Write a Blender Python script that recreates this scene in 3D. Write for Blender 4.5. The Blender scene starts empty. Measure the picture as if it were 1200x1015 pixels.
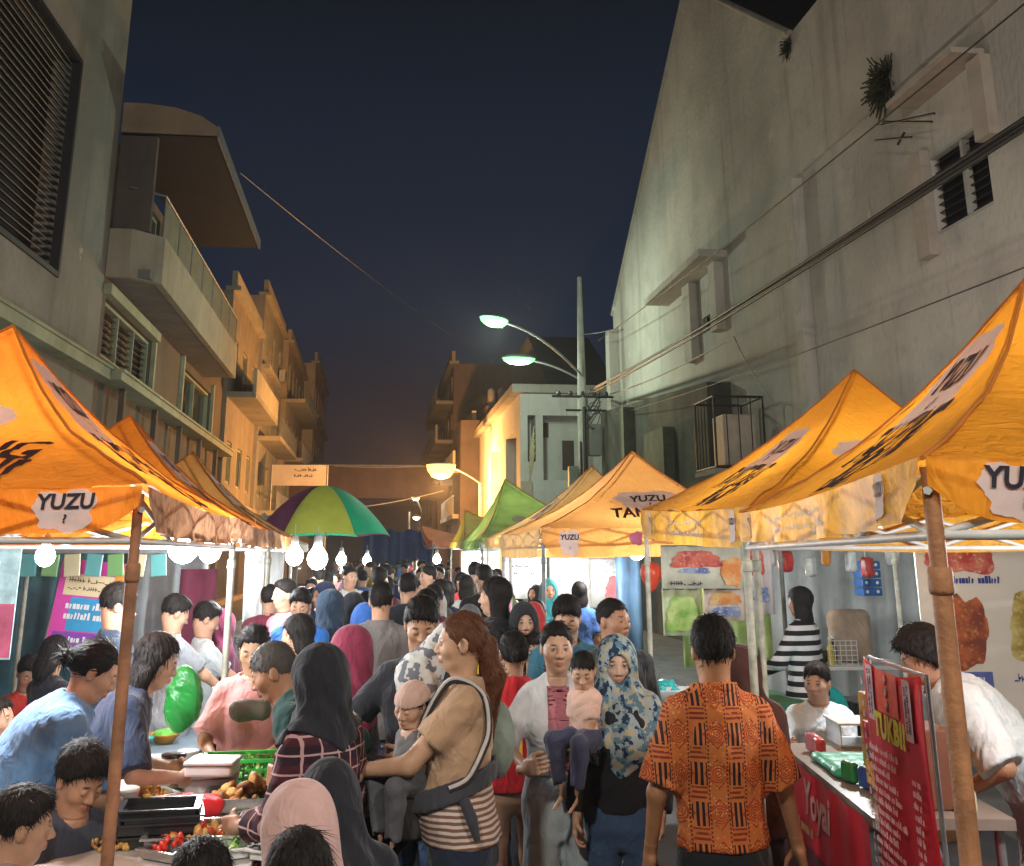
GRNW = 560; ORGW = 4300; BKL = 1500; BKR = 1600; BULB = 85
EXPO = 0.33
HAZE = .0012
import bpy, bmesh, math, random
import numpy as np
from mathutils import Vector, Matrix, Euler
from mathutils.bvhtree import BVHTree
R = math.radians
rnd = random.Random(7)
S = bpy.context.scene
COL = S.collection
# ------------------------------------------------------------------ measured camera
F = 1230.0; CX, CY = 582.0, 317.0; H = 1.87
PT = math.atan(333/1230); YW = R(6.45)
_fx, _fy = math.sin(YW), math.cos(YW); _c, _s = math.cos(PT), math.sin(PT)
FW = Vector((_fx*_c, _fy*_c, _s)); UP = Vector((-_fx*_s, -_fy*_s, _c)); RT = Vector((_fy, -_fx, 0))
def ray(px, py): return FW + RT*((px-CX)/F) + UP*(-(py-CY)/F)
def aty(px, py, Y):
    d = ray(px, py); return Vector((0, 0, H)) + d*(Y/d.y)
def atx(px, py, X):
    d = ray(px, py); return Vector((0, 0, H)) + d*(X/d.x)
def atz(px, py, z):
    d = ray(px, py); return Vector((0, 0, H)) + d*((z-H)/d.z)
cd = bpy.data.cameras.new('camera'); cam = bpy.data.objects.new('camera', cd); COL.objects.link(cam)
cam.location = (0, 0, H); cam.rotation_euler = (math.pi/2+PT, 0, -YW)
cd.sensor_width = 36; cd.lens = 36*F/1200; cd.shift_x = 18/1200; cd.shift_y = -190.5/1200
cd.clip_end = 2000; cd.clip_start = .05
S.camera = cam
# ------------------------------------------------------------------ object helpers
def tag(o, label=None, cat=None, group=None, kind=None):
    if label: o['label'] = label
    if cat: o['category'] = cat
    if group: o['group'] = group
    if kind: o['kind'] = kind
    return o
def thing(name, label, cat, loc=(0, 0, 0), rotz=0, group=None):
    o = bpy.data.objects.new(name, None); COL.objects.link(o)
    o.empty_display_size = .1; o.location = loc; o.rotation_euler = (0, 0, rotz)
    return tag(o, label, cat, group)
def obj(name, me, mat, parent=None):
    o = bpy.data.objects.new(name, me); COL.objects.link(o)
    if mat is not None:
        for m in (mat if isinstance(mat, (list, tuple)) else [mat]): me.materials.append(m)
    if parent is not None: o.parent = parent
    return o
def npmesh(name, V, Q, smooth=True, n=4):
    V = np.asarray(V, dtype=np.float32); Q = np.asarray(Q, dtype=np.int32)
    me = bpy.data.meshes.new(name)
    me.vertices.add(len(V)); me.vertices.foreach_set('co', V.ravel())
    me.loops.add(Q.size); me.loops.foreach_set('vertex_index', Q.ravel())
    me.polygons.add(len(Q)); me.polygons.foreach_set('loop_start', np.arange(len(Q), dtype=np.int32)*n)
    if smooth: me.polygons.foreach_set('use_smooth', np.ones(len(Q), dtype=bool))
    me.update(calc_edges=True)
    return me
class MB:
    def __init__(s): s.v = []; s.f = []; s.sm = []; s.g = []
    def add(s, vs, fs, smooth=False, mx=None):
        b = len(s.v); s.g.append((b, len(s.f), len(vs), len(fs)))
        for v in vs:
            v = Vector(v)
            if mx is not None: v = mx @ v
            s.v.append(v[:])
        for f in fs: s.f.append([i+b for i in f]); s.sm.append(smooth)
        return s
    def box(s, x0, x1, y0, y1, z0, z1, mx=None):
        vs = [(x, y, z) for z in (z0, z1) for y in (y0, y1) for x in (x0, x1)]
        return s.add(vs, [(0, 2, 3, 1), (4, 5, 7, 6), (0, 1, 5, 4), (2, 6, 7, 3), (0, 4, 6, 2), (1, 3, 7, 5)], mx=mx)
    def obox(s, c, size, rot=(0, 0, 0)):
        m = Matrix.Translation(c) @ Euler(rot).to_matrix().to_4x4(); a, b, d = [q/2 for q in size]
        return s.box(-a, a, -b, b, -d, d, mx=m)
    def tube(s, pts, r, n=8, caps=True):
        pts = [Vector(p) for p in pts]; rings = []
        rr = r if isinstance(r, (list, tuple)) else [r]*len(pts)
        prev = None; vs = []
        for i, p in enumerate(pts):
            d = (pts[min(i+1, len(pts)-1)]-pts[max(i-1, 0)]).normalized()
            if prev is None: u = d.cross(Vector((0, 0, 1)) if abs(d.z) < .9 else Vector((1, 0, 0))).normalized()
            else: u = (prev-d*prev.dot(d)).normalized()
            prev = u; w = d.cross(u)
            for k in range(n):
                a = 2*math.pi*k/n; vs.append(p+(u*math.cos(a)+w*math.sin(a))*rr[i])
        fs = [(i*n+k, i*n+(k+1) % n, (i+1)*n+(k+1) % n, (i+1)*n+k) for i in range(len(pts)-1) for k in range(n)]
        s.add(vs, fs, smooth=True)
        if caps:
            s.add(vs[:n], [tuple(reversed(range(n)))]); s.add(vs[-n:], [tuple(range(n))])
        return s
    def lathe(s, prof, n=20, mx=None, cap=True):
        vs = []; m = len(prof)
        for (r, z) in prof:
            for k in range(n):
                a = 2*math.pi*k/n; vs.append((r*math.cos(a), r*math.sin(a), z))
        fs = [(i*n+k, i*n+(k+1) % n, (i+1)*n+(k+1) % n, (i+1)*n+k) for i in range(m-1) for k in range(n)]
        if cap: fs += [tuple(reversed(range(n))), tuple(range((m-1)*n, m*n))]
        return s.add(vs, fs, smooth=True, mx=mx)
    def prism(s, poly, h, mx=None):   # poly in local xy, extruded +z by h
        n = len(poly); vs = [(x, y, 0) for x, y in poly]+[(x, y, h) for x, y in poly]
        fs = [tuple(reversed(range(n))), tuple(range(n, 2*n))]+[(k, (k+1) % n, n+(k+1) % n, n+k) for k in range(n)]
        return s.add(vs, fs, mx=mx)
    def mesh(s, name, bevel=0):
        me = bpy.data.meshes.new(name); me.from_pydata(s.v, [], s.f)
        me.polygons.foreach_set('use_smooth', s.sm); me.update()
        if bevel:
            bm = bmesh.new(); bm.from_mesh(me)
            ed = [e for e in bm.edges if len(e.link_faces) == 2 and e.calc_face_angle(0) > .6]
            bmesh.ops.bevel(bm, geom=ed, offset=bevel, segments=2, affect='EDGES', profile=.6, clamp_overlap=True)
            bm.to_mesh(me); bm.free()
        return me
    def build(s, name, mat, parent=None, bevel=0): return obj(name, s.mesh(name, bevel), mat, parent)
def build_each(mb, name, mat, parent=None, bevel=0):
    for (v0, f0, nv, nf) in mb.g:
        q = MB(); q.v = mb.v[v0:v0+nv]; q.f = [[i-v0 for i in f] for f in mb.f[f0:f0+nf]]; q.sm = mb.sm[f0:f0+nf]; q.build(name, mat, parent, bevel)
def setloc(o, loc, rotz=0): o.location = loc; o.rotation_euler = (0, 0, rotz); return o
def copy_tree(o, parent=None, mats=None):
    c = o.copy(); COL.objects.link(c)
    if parent is not None: c.parent = parent; c.matrix_parent_inverse = o.matrix_parent_inverse
    if mats and o.name.split('.')[0] in mats:
        c.material_slots[0].link = 'OBJECT'; c.material_slots[0].material = mats[o.name.split('.')[0]]
    for ch in KIDS(o): copy_tree(ch, c, mats)
    return c
def KIDS(o): return [q for q in o.children]
# ------------------------------------------------------------------ materials
_mc = {}
def lin(c): return tuple(c)+(1,)
def M(name, c, rough=.7, var=.18, sc=3., bump=0., bs=60., metal=0., trans=0., emis=0., wrk=0., spec=.4, c2=None, stain=0., sheen=0., coat=0., alpha=1., attr=None):
    key = (name, tuple(c), rough, trans, emis)
    if key in _mc: return _mc[key]
    m = bpy.data.materials.new(name); m.use_nodes = True; nt = m.node_tree; N = nt.nodes; L = nt.links
    p = N['Principled BSDF']; out = N['Material Output']
    p.inputs['Roughness'].default_value = rough; p.inputs['Metallic'].default_value = metal
    p.inputs['Specular IOR Level'].default_value = spec
    if sheen: p.inputs['Sheen Weight'].default_value = sheen
    if coat: p.inputs['Coat Weight'].default_value = coat
    tc = N.new('ShaderNodeTexCoord'); no = N.new('ShaderNodeTexNoise'); no.inputs['Scale'].default_value = sc
    no.inputs['Detail'].default_value = 6; no.inputs['Roughness'].default_value = .6
    L.new(tc.outputs['Object'], no.inputs['Vector'])
    mx = N.new('ShaderNodeMix'); mx.data_type = 'RGBA'
    a = c2 if c2 else tuple(max(0, q*(1-var)) for q in c); b = c if c2 else tuple(min(1, q*(1+var)) for q in c)
    mx.inputs[6].default_value = lin(a); mx.inputs[7].default_value = lin(b)
    mr = N.new('ShaderNodeMapRange'); mr.inputs[1].default_value = .3; mr.inputs[2].default_value = .7
    L.new(no.outputs['Fac'], mr.inputs[0]); L.new(mr.outputs[0], mx.inputs[0]); last = mx.outputs[2]
    if stain:
        mp = N.new('ShaderNodeMapping'); mp.inputs['Scale'].default_value = (1.3, 1.3, .16); L.new(tc.outputs['Object'], mp.inputs[0])
        n2 = N.new('ShaderNodeTexNoise'); n2.inputs['Scale'].default_value = 1.6; n2.inputs['Detail'].default_value = 9; n2.inputs['Roughness'].default_value = .72
        L.new(mp.outputs[0], n2.inputs['Vector'])
        m2 = N.new('ShaderNodeMapRange'); m2.inputs[1].default_value = .5; m2.inputs[2].default_value = .72; m2.inputs[4].default_value = stain
        L.new(n2.outputs['Fac'], m2.inputs[0])
        x2 = N.new('ShaderNodeMix'); x2.data_type = 'RGBA'; L.new(m2.outputs[0], x2.inputs[0]); L.new(last, x2.inputs[6])
        x2.inputs[7].default_value = lin([q*.35 for q in c]); last = x2.outputs[2]
    if attr:
        at = N.new('ShaderNodeAttribute'); at.attribute_name = attr
        x3 = N.new('ShaderNodeMix'); x3.data_type = 'RGBA'; x3.blend_type = 'MULTIPLY'; x3.inputs[0].default_value = 1
        L.new(last, x3.inputs[6]); L.new(at.outputs['Color'], x3.inputs[7]); last = x3.outputs[2]
    L.new(last, p.inputs['Base Color'])
    if bump:
        nb = N.new('ShaderNodeTexNoise'); nb.inputs['Scale'].default_value = bs; nb.inputs['Detail'].default_value = 4
        L.new(tc.outputs['Object'], nb.inputs['Vector'])
        bp = N.new('ShaderNodeBump'); bp.inputs['Strength'].default_value = bump; bp.inputs['Distance'].default_value = .01
        L.new(nb.outputs['Fac'], bp.inputs['Height']); L.new(bp.outputs[0], p.inputs['Normal'])
    if wrk:
        mp2 = N.new('ShaderNodeMapping'); mp2.inputs['Scale'].default_value = (1, 1, .45); mp2.inputs['Rotation'].default_value = (.5, .4, .3); L.new(tc.outputs['Object'], mp2.inputs[0])
        n5 = N.new('ShaderNodeTexNoise'); n5.inputs['Scale'].default_value = 13; n5.inputs['Detail'].default_value = 3; n5.inputs['Distortion'].default_value = .8; L.new(mp2.outputs[0], n5.inputs['Vector'])
        b2 = N.new('ShaderNodeBump'); b2.inputs['Strength'].default_value = wrk; b2.inputs['Distance'].default_value = .05; L.new(n5.outputs['Fac'], b2.inputs['Height'])
        if bump: L.new(bp.outputs[0], b2.inputs['Normal'])
        L.new(b2.outputs[0], p.inputs['Normal'])
    if emis:
        L.new(last, p.inputs['Emission Color']); p.inputs['Emission Strength'].default_value = emis
    if trans:
        t = N.new('ShaderNodeBsdfTranslucent'); L.new(last, t.inputs[0]); ms = N.new('ShaderNodeMixShader'); ms.inputs[0].default_value = trans
        L.new(p.outputs[0], ms.inputs[1]); L.new(t.outputs[0], ms.inputs[2]); L.new(ms.outputs[0], out.inputs[0])
    if alpha < 1: p.inputs['Alpha'].default_value = alpha
    _mc[key] = m
    return m
class NT:
    """small node-graph writer for pattern materials"""
    def __init__(s, name, rough=.8, coord='Object', sheen=0):
        s.m = bpy.data.materials.new(name); s.m.use_nodes = True; s.nt = s.m.node_tree; s.N = s.nt.nodes; s.L = s.nt.links
        s.p = s.N['Principled BSDF']; s.p.inputs['Roughness'].default_value = rough; s.p.inputs['Specular IOR Level'].default_value = .25
        tc = s.N.new('ShaderNodeTexCoord'); sp = s.N.new('ShaderNodeSeparateXYZ'); s.vec = tc.outputs[coord]; s.L.new(s.vec, sp.inputs[0])
        s.x, s.y, s.z = sp.outputs
    def _in(s, sock, v):
        if isinstance(v, (int, float)): sock.default_value = v
        elif isinstance(v, (tuple, list)): sock.default_value = lin(v) if len(v) == 3 and sock.type == 'RGBA' else v
        else: s.L.new(v, sock)
    def f(s, op, a, b=0., c=0.):
        n = s.N.new('ShaderNodeMath'); n.operation = op
        s._in(n.inputs[0], a); s._in(n.inputs[1], b); s._in(n.inputs[2], c); return n.outputs[0]
    def mix(s, f, a, b):
        n = s.N.new('ShaderNodeMix'); n.data_type = 'RGBA'; s._in(n.inputs[0], f); s._in(n.inputs[6], a); s._in(n.inputs[7], b); return n.outputs[2]
    def noise(s, sc, det=3., scale=(1, 1, 1), vec=None):
        mp = s.N.new('ShaderNodeMapping'); mp.inputs['Scale'].default_value = scale; s.L.new(vec or s.vec, mp.inputs[0])
        n = s.N.new('ShaderNodeTexNoise'); n.inputs['Scale'].default_value = sc; n.inputs['Detail'].default_value = det; s.L.new(mp.outputs[0], n.inputs['Vector']); return n.outputs['Fac']
    def vor(s, sc, feat='F1', scale=(1, 1, 1), out='Distance'):
        mp = s.N.new('ShaderNodeMapping'); mp.inputs['Scale'].default_value = scale; s.L.new(s.vec, mp.inputs[0])
        n = s.N.new('ShaderNodeTexVoronoi'); n.feature = feat; n.inputs['Scale'].default_value = sc; s.L.new(mp.outputs[0], n.inputs['Vector']); return n.outputs[out]
    def tri(s, a, per):   # triangle wave 0..1 with period per
        q = s.f('DIVIDE', a, per); q = s.f('FRACT', q); q = s.f('SUBTRACT', q, .5); q = s.f('ABSOLUTE', q); return s.f('MULTIPLY', q, 2.)
    def lt(s, a, b): return s.f('LESS_THAN', a, b)
    def gt(s, a, b): return s.f('GREATER_THAN', a, b)
    def AND(s, a, b): return s.f('MULTIPLY', a, b)
    def OR(s, a, b): return s.f('MAXIMUM', a, b)
    def done(s, col, bump=.25, bs=90., emis=0, trans=0):
        s._in(s.p.inputs['Base Color'], col)
        if bump:
            h = s.noise(13., 3., (1, 1, .5)); b0 = s.N.new('ShaderNodeBump'); b0.inputs['Strength'].default_value = .45; b0.inputs['Distance'].default_value = .04; s.L.new(h, b0.inputs['Height']); h = s.noise(bs, 3.); b = s.N.new('ShaderNodeBump'); s.L.new(b0.outputs[0], b.inputs['Normal']); b.inputs['Strength'].default_value = bump; b.inputs['Distance'].default_value = .004
            s.L.new(h, b.inputs['Height']); s.L.new(b.outputs[0], s.p.inputs['Normal'])
        if emis: s._in(s.p.inputs['Emission Color'], col); s.p.inputs['Emission Strength'].default_value = emis
        if trans:
            t = s.N.new('ShaderNodeBsdfTranslucent'); s._in(t.inputs[0], col); ms = s.N.new('ShaderNodeMixShader'); ms.inputs[0].default_value = trans
            s.L.new(s.p.outputs[0], ms.inputs[1]); s.L.new(t.outputs[0], ms.inputs[2]); s.L.new(ms.outputs[0], s.N['Material Output'].inputs[0])
        return s.m
# ------------------------------------------------------------------ lettering
def text_mesh(txt, size=1., bold=.0, shear=0., extrude=0., align='CENTER', space=1.):
    cu = bpy.data.curves.new('t', 'FONT'); cu.body = txt; cu.size = size; cu.offset = bold; cu.shear = shear; cu.extrude = extrude
    cu.align_x = align; cu.align_y = 'CENTER'; cu.resolution_u = 3; cu.space_character = space
    o = bpy.data.objects.new('t', cu); COL.objects.link(o)
    dg = bpy.context.evaluated_depsgraph_get(); me = bpy.data.meshes.new_from_object(o.evaluated_get(dg))
    bpy.data.objects.remove(o); bpy.data.curves.remove(cu); me.materials.clear()
    return me
def subdiv_long(me, L):
    bm = bmesh.new(); bm.from_mesh(me)
    for _ in range(4):
        ed = [e for e in bm.edges if e.calc_length() > L]
        if not ed: break
        bmesh.ops.subdivide_edges(bm, edges=ed, cuts=1)
        bmesh.ops.triangulate(bm, faces=bm.faces[:])
    bm.to_mesh(me); bm.free(); return me
def scribble(seed, w, h, lines, dens=.85, ragged=.4, align=0, heavy=False):
    """rows of small illegible word-like marks, as a flat mesh in xy"""
    r = random.Random(seed); mb = MB(); lh = h/lines
    for i in range(lines):
        y = h/2-(i+.5)*lh; x = -w/2; end = w/2-(r.random()*ragged*w)
        if align == 1: x = w/2-(end+w/2); end = w/2
        while x < end:
            wl = r.uniform(2, 5)*lh*.5; e = min(end, x+wl)
            while x < e:
                cw = lh*r.uniform(.22, .36); hh = lh*r.choice([.5, .5, .7]); k = r.random()
                if heavy: mb.add([(x, y-lh*.26, 0), (x+cw*.92, y-lh*.26, 0), (x+cw*.92, y-lh*.26+hh, 0), (x, y-lh*.26+hh, 0)] if k < .6 else [(x, y-lh*.26, 0), (x+cw*.5, y-lh*.26, 0), (x+cw*.8, y-lh*.26+hh*.8, 0), (x+cw*.2, y-lh*.26+hh, 0)], [(0, 1, 2, 3)]); x += cw*1.08; continue
                if k < .65: mb.add([(x, y-lh*.2, 0), (x+cw*.35, y-lh*.2, 0), (x+cw*.35, y-lh*.2+hh, 0), (x, y-lh*.2+hh, 0)], [(0, 1, 2, 3)])
                mb.add([(x, y-lh*.2+hh*.3, 0), (x+cw, y-lh*.2+hh*.3, 0), (x+cw, y-lh*.2+hh*.55, 0), (x, y-lh*.2+hh*.55, 0)], [(0, 1, 2, 3)]) if k < .75 else \
                    mb.add([(x, y-lh*.2, 0), (x+cw, y-lh*.2, 0), (x+cw, y-lh*.08, 0), (x, y-lh*.08, 0)], [(0, 1, 2, 3)])
                x += cw*1.15
            x += lh*.3
    return mb.mesh('text')
def place_flat(me, origin, ux, uy, off=.0):
    """map a flat mesh (xy) into the plane origin + x*ux + y*uy"""
    ux = Vector(ux); uy = Vector(uy); n = ux.normalized().cross(uy.normalized()); o = Vector(origin)
    for v in me.vertices:
        c = v.co.copy(); v.co = o+ux*c.x+uy*c.y+n*(off+c.z)
    me.update(); return me
def joinmesh(meshes, name='mesh'):
    bm = bmesh.new()
    for me in meshes: bm.from_mesh(me)
    out = bpy.data.meshes.new(name); bm.to_mesh(out); bm.free(); return out
def decal(me, target, origin, ux, uy, dirv, off=.004):
    """project flat lettering onto a mesh object (local coordinates)"""
    tm = target.data; bvh = BVHTree.FromPolygons([v.co for v in tm.vertices], [p.vertices for p in tm.polygons])
    subdiv_long(me, .02); o = Vector(origin); ux = Vector(ux); uy = Vector(uy); d = Vector(dirv).normalized(); bad = []
    for v in me.vertices:
        p = o+ux*v.co.x+uy*v.co.y; hit = bvh.ray_cast(p-d*.6, d)
        if hit[0] is None: v.co = p; bad.append(v.index)
        else: v.co = hit[0]-d*off
    me.update(); return me
# ------------------------------------------------------------------ signed-distance bodies
def surface_nets(D, lo, h):
    S_ = D < 0
    nx, ny, nz = D.shape
    c = np.zeros((nx-1, ny-1, nz-1), dtype=np.int8)
    for i in (0, 1):
        for j in (0, 1):
            for k in (0, 1): c += S_[i:nx-1+i, j:ny-1+j, k:nz-1+k]
    act = (c > 0) & (c < 8); ids = np.argwhere(act)
    if len(ids) == 0: return np.zeros((0, 3)), np.zeros((0, 4), dtype=int)
    idx = np.full(act.shape, -1, dtype=np.int64); idx[act] = np.arange(len(ids))
    co = [(i, j, k) for i in (0, 1) for j in (0, 1) for k in (0, 1)]
    val = [D[ids[:, 0]+a, ids[:, 1]+b, ids[:, 2]+d] for a, b, d in co]
    P = np.zeros((len(ids), 3)); n = np.zeros(len(ids))
    for a in range(8):
        for b in range(a+1, 8):
            if sum(abs(co[a][q]-co[b][q]) for q in range(3)) != 1: continue
            m = (val[a] < 0) != (val[b] < 0); va = val[a][m]; vb = val[b][m]; t = va/(va-vb)
            P[m] += np.array(co[a])+t[:, None]*(np.array(co[b])-np.array(co[a])); n[m] += 1
    V = lo+(ids+P/n[:, None])*h
    Q = []
    def quads(e0, e1, o1, o2, ax):
        d = e0 != e1; ii = np.argwhere(d)
        ii = ii[(ii[:, o1] > 0) & (ii[:, o2] > 0)]
        ii = ii[(ii[:, o1] < act.shape[o1]) & (ii[:, o2] < act.shape[o2])]
        if len(ii) == 0: return
        def g(a, b):
            q = ii.copy(); q[:, o1] -= a; q[:, o2] -= b; return idx[q[:, 0], q[:, 1], q[:, 2]]
        q = np.stack([g(1, 1), g(0, 1), g(0, 0), g(1, 0)], 1)
        inside = e0[ii[:, 0], ii[:, 1], ii[:, 2]]
        if ax: inside = ~inside
        q[~inside] = q[~inside][:, ::-1]; Q.append(q)
    quads(S_[:-1], S_[1:], 1, 2, 0); quads(S_[:, :-1], S_[:, 1:], 0, 2, 1); quads(S_[:, :, :-1], S_[:, :, 1:], 0, 1, 0)
    Q = np.concatenate(Q); Q = Q[(Q >= 0).all(1)]
    return V, Q
def sdf_mesh(f, lo, hi, h):
    lo = np.array(lo, float); hi = np.array(hi, float)
    nb = np.maximum(1, np.ceil((hi-lo)/(4*h)).astype(int))
    g = [lo[a]+(np.arange(nb[a])+.5)*4*h for a in range(3)]
    X, Y, Z = np.meshgrid(*g, indexing='ij'); C = f(X.ravel(), Y.ravel(), Z.ravel()).reshape(nb)
    near = np.abs(C) < 4.6*h*1.25
    n = nb*4+1
    D = np.full(n, 9.0)
    D[:-1, :-1, :-1] = np.repeat(np.repeat(np.repeat(C, 4, 0), 4, 1), 4, 2)
    A = np.zeros(n, dtype=bool); A0 = np.repeat(np.repeat(np.repeat(near, 4, 0), 4, 1), 4, 2)
    for i in (0, 1):
        for j in (0, 1):
            for k in (0, 1): A[i:n[0]-1+i, j:n[1]-1+j, k:n[2]-1+k] |= A0
    I = np.argwhere(A); P = lo+I*h
    if len(P): D[A] = f(P[:, 0], P[:, 1], P[:, 2])
    return surface_nets(D, lo, h)
def su(a, b, k):    # smooth union
    q = np.maximum(k-np.abs(a-b), 0)/k; return np.minimum(a, b)-q*q*k*.25
def cone(x, y, z, a, b, r1, r2):
    ax, ay, az = a; bx, by, bz = b; dx, dy, dz = bx-ax, by-ay, bz-az; L = dx*dx+dy*dy+dz*dz+1e-9
    px, py, pz = x-ax, y-ay, z-az; t = np.clip((px*dx+py*dy+pz*dz)/L, 0, 1)
    return np.sqrt((px-t*dx)**2+(py-t*dy)**2+(pz-t*dz)**2)-(r1+(r2-r1)*t)
def ell(x, y, z, c, r):
    q = np.sqrt(((x-c[0])/r[0])**2+((y-c[1])/r[1])**2+((z-c[2])/r[2])**2)
    g = np.sqrt(((x-c[0])/r[0]**2)**2+((y-c[1])/r[1]**2)**2+((z-c[2])/r[2]**2)**2)+1e-6
    return q*(q-1)/g
def sph(x, y, z, c, r): return np.sqrt((x-c[0])**2+(y-c[1])**2+(z-c[2])**2)-r
_ns = [(np.array([rnd.gauss(0, 1) for _ in range(3)]), rnd.uniform(0, 6.28)) for _ in range(8)]
def wob(x, y, z, f, n=5):
    s = 0
    for i in range(n):
        d, p = _ns[i]; w = f*(1+.35*i); s = s+np.sin((d[0]*x+d[1]*y+d[2]*z)*w+p+1.5*np.sin((d[2]*x+d[0]*z-d[1]*y)*w*.6))
    return s/n
class Pose: pass
def strands(V, Q, p, n, L, wd, seed, long_=False, to=None):
    """loose locks lying on the hair surface, so that the outline is not a smooth shell"""
    g = np.random.RandomState(seed); k = g.randint(0, len(Q), n); c = V[Q[k]].mean(1)
    a, b, d = V[Q[k][:, 0]], V[Q[k][:, 1]], V[Q[k][:, 2]]; N = np.cross(b-a, d-a); N /= (np.linalg.norm(N, axis=1)[:, None]+1e-9)
    crown = hpt(p, (0, -.035, .10)); T = c-crown; T[:, 2] -= (.12 if long_ else .03)+np.abs(g.randn(n))*.02; T += g.randn(n, 3)*.025
    if to is not None: T = hpt(p, to)-c+g.randn(n, 3)*.012; T /= (np.linalg.norm(T, axis=1)[:, None]+1e-9)
    T -= N*(T*N).sum(1)[:, None]; T /= (np.linalg.norm(T, axis=1)[:, None]+1e-9); W = np.cross(N, T)
    ln = L*(.5+g.rand(n))[:, None]; w = wd*(.6+.8*g.rand(n))[:, None]; lift = (.0008+.0032*g.rand(n)**2)[:, None]
    p0 = c-N*.003; p1 = c+T*ln*.5+N*lift*.9; p2 = c+T*ln+N*(lift*(.2+1.3*g.rand(n)[:, None]))-N*.001
    vs = np.stack([p0-W*w, p0+W*w, p1-W*w*.9, p1+W*w*.9, p2-W*w*.15, p2+W*w*.15], 1).reshape(-1, 3); o = len(V)+np.arange(n)[:, None]*6
    q = np.concatenate([o+np.array([0, 1, 3, 2]), o+np.array([2, 3, 5, 4])]); return np.concatenate([V, vs]), np.concatenate([Q, q])
def mk_pose(h=1.65, sex='m', w=1., lean=0., side=0., head=(0, 0, 0), L=None, R_=None, legs='stand', hs=1., belly=0., step=.0, sitz=.45, shrug=0., ht=None):
    """joints in local space: x right, y forward, z up"""
    w = w*.95; p = Pose(); k = h/1.65; p.k = k; p.h = h; p.sex = sex; p.w = w; p.belly = belly; f = sex == 'f'
    p.hs = hs*(.90+.06*k if hs == 1 else .96); p.v = [rnd.uniform(-1, 1) for _ in range(5)]
    hz = .855*k
    if legs == 'sit': hz = sitz+.09
    p.hip = np.array([0, 0, hz]); T = Matrix.Rotation(R(-lean), 3, 'X') @ Matrix.Rotation(R(side), 3, 'Y')
    p.T = np.array(T)                      # torso frame -> local
    def tw(v): return p.hip+p.T @ np.array(v, float)
    p.tw = tw
    sw = (.136 if f else .158)*w*k
    p.sh = {s: tw((sw*q, -.004, .475*k+shrug)) for s, q in (('L', -1), ('R', 1))}
    p.neck = tw((0, -.005, .555*k))
    # head centre: the neck continues the torso but eases back upright
    nd = Vector(p.T @ np.array([0, .12, 1.])); nd = (nd+Vector((0, 0, .6))).normalized()
    p.hc = p.neck+np.array(nd)*(.145*p.hs+.03*(k-1))
    p.Hm = np.array(Matrix.Rotation(R(head[0]), 3, 'Z') @ Matrix.Rotation(R(head[1]), 3, 'X') @ Matrix.Rotation(R(head[2]), 3, 'Y'))
    ua, fa = .275*k, .235*k
    p.el = {}; p.wr = {}; p.hd = {}
    for s, q, a in (('L', -1, L), ('R', 1, R_)):
        S0 = p.sh[s]
        if a is None: a = dict(h=(q*.235*w, .05, .80), e=(q*.6, -1, 0)) if legs != 'sit' else dict(h=(q*.16, .36, .60), e=(q, -1, -.6))
        hp = np.array(a['h'], float)*[k, k, k]
        if a.get('rel'): hp = np.array(a['h'], float)*k+S0
        d = hp-S0; D = np.linalg.norm(d); mxr = (ua+fa)*.995
        if D > mxr: hp = S0+d/D*mxr; d = hp-S0; D = mxr
        D = max(D, .12*k); aa = (ua*ua-fa*fa+D*D)/(2*D); hh = math.sqrt(max(ua*ua-aa*aa, 0)); dn = d/np.linalg.norm(d)
        e = np.array(a.get('e', (q, -1, -.3)), float); e = e-dn*np.dot(e, dn); e = e/(np.linalg.norm(e)+1e-6)
        p.el[s] = S0+dn*aa+e*hh; p.wr[s] = hp
        fd = (hp-p.el[s]); fd /= np.linalg.norm(fd); g = a.get('dir'); hd = np.array(g, float) if g is not None else fd
        p.hd[s] = (hd/np.linalg.norm(hd), np.array(a.get('n', (-q, .1, 0)), float), a.get('curl', .55), q)
    p.hipj = {}; p.kn = {}; p.an = {}; p.ft = {}
    p.legs = legs; hw = (.080 if f else .076)*k*w**.5
    for s, q in (('L', -1), ('R', 1)):
        p.hipj[s] = p.hip+np.array([q*hw, 0, -.02*k])
        if legs == 'sit':
            p.kn[s] = p.hipj[s]+np.array([q*.05, .40*k, .0]); p.an[s] = np.array([q*.13*k, p.kn[s][1]-.02, .08]); p.ft[s] = np.array([0, 1, 0])
        else:
            st = step*q; p.kn[s] = np.array([q*.095*k, .02+st*.55, .47*k]); p.an[s] = np.array([q*.10*k, -.02+st, .08*k+(.04 if st < 0 else 0)]); p.ft[s] = np.array([q*.2, 1, 0])
    return p
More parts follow.
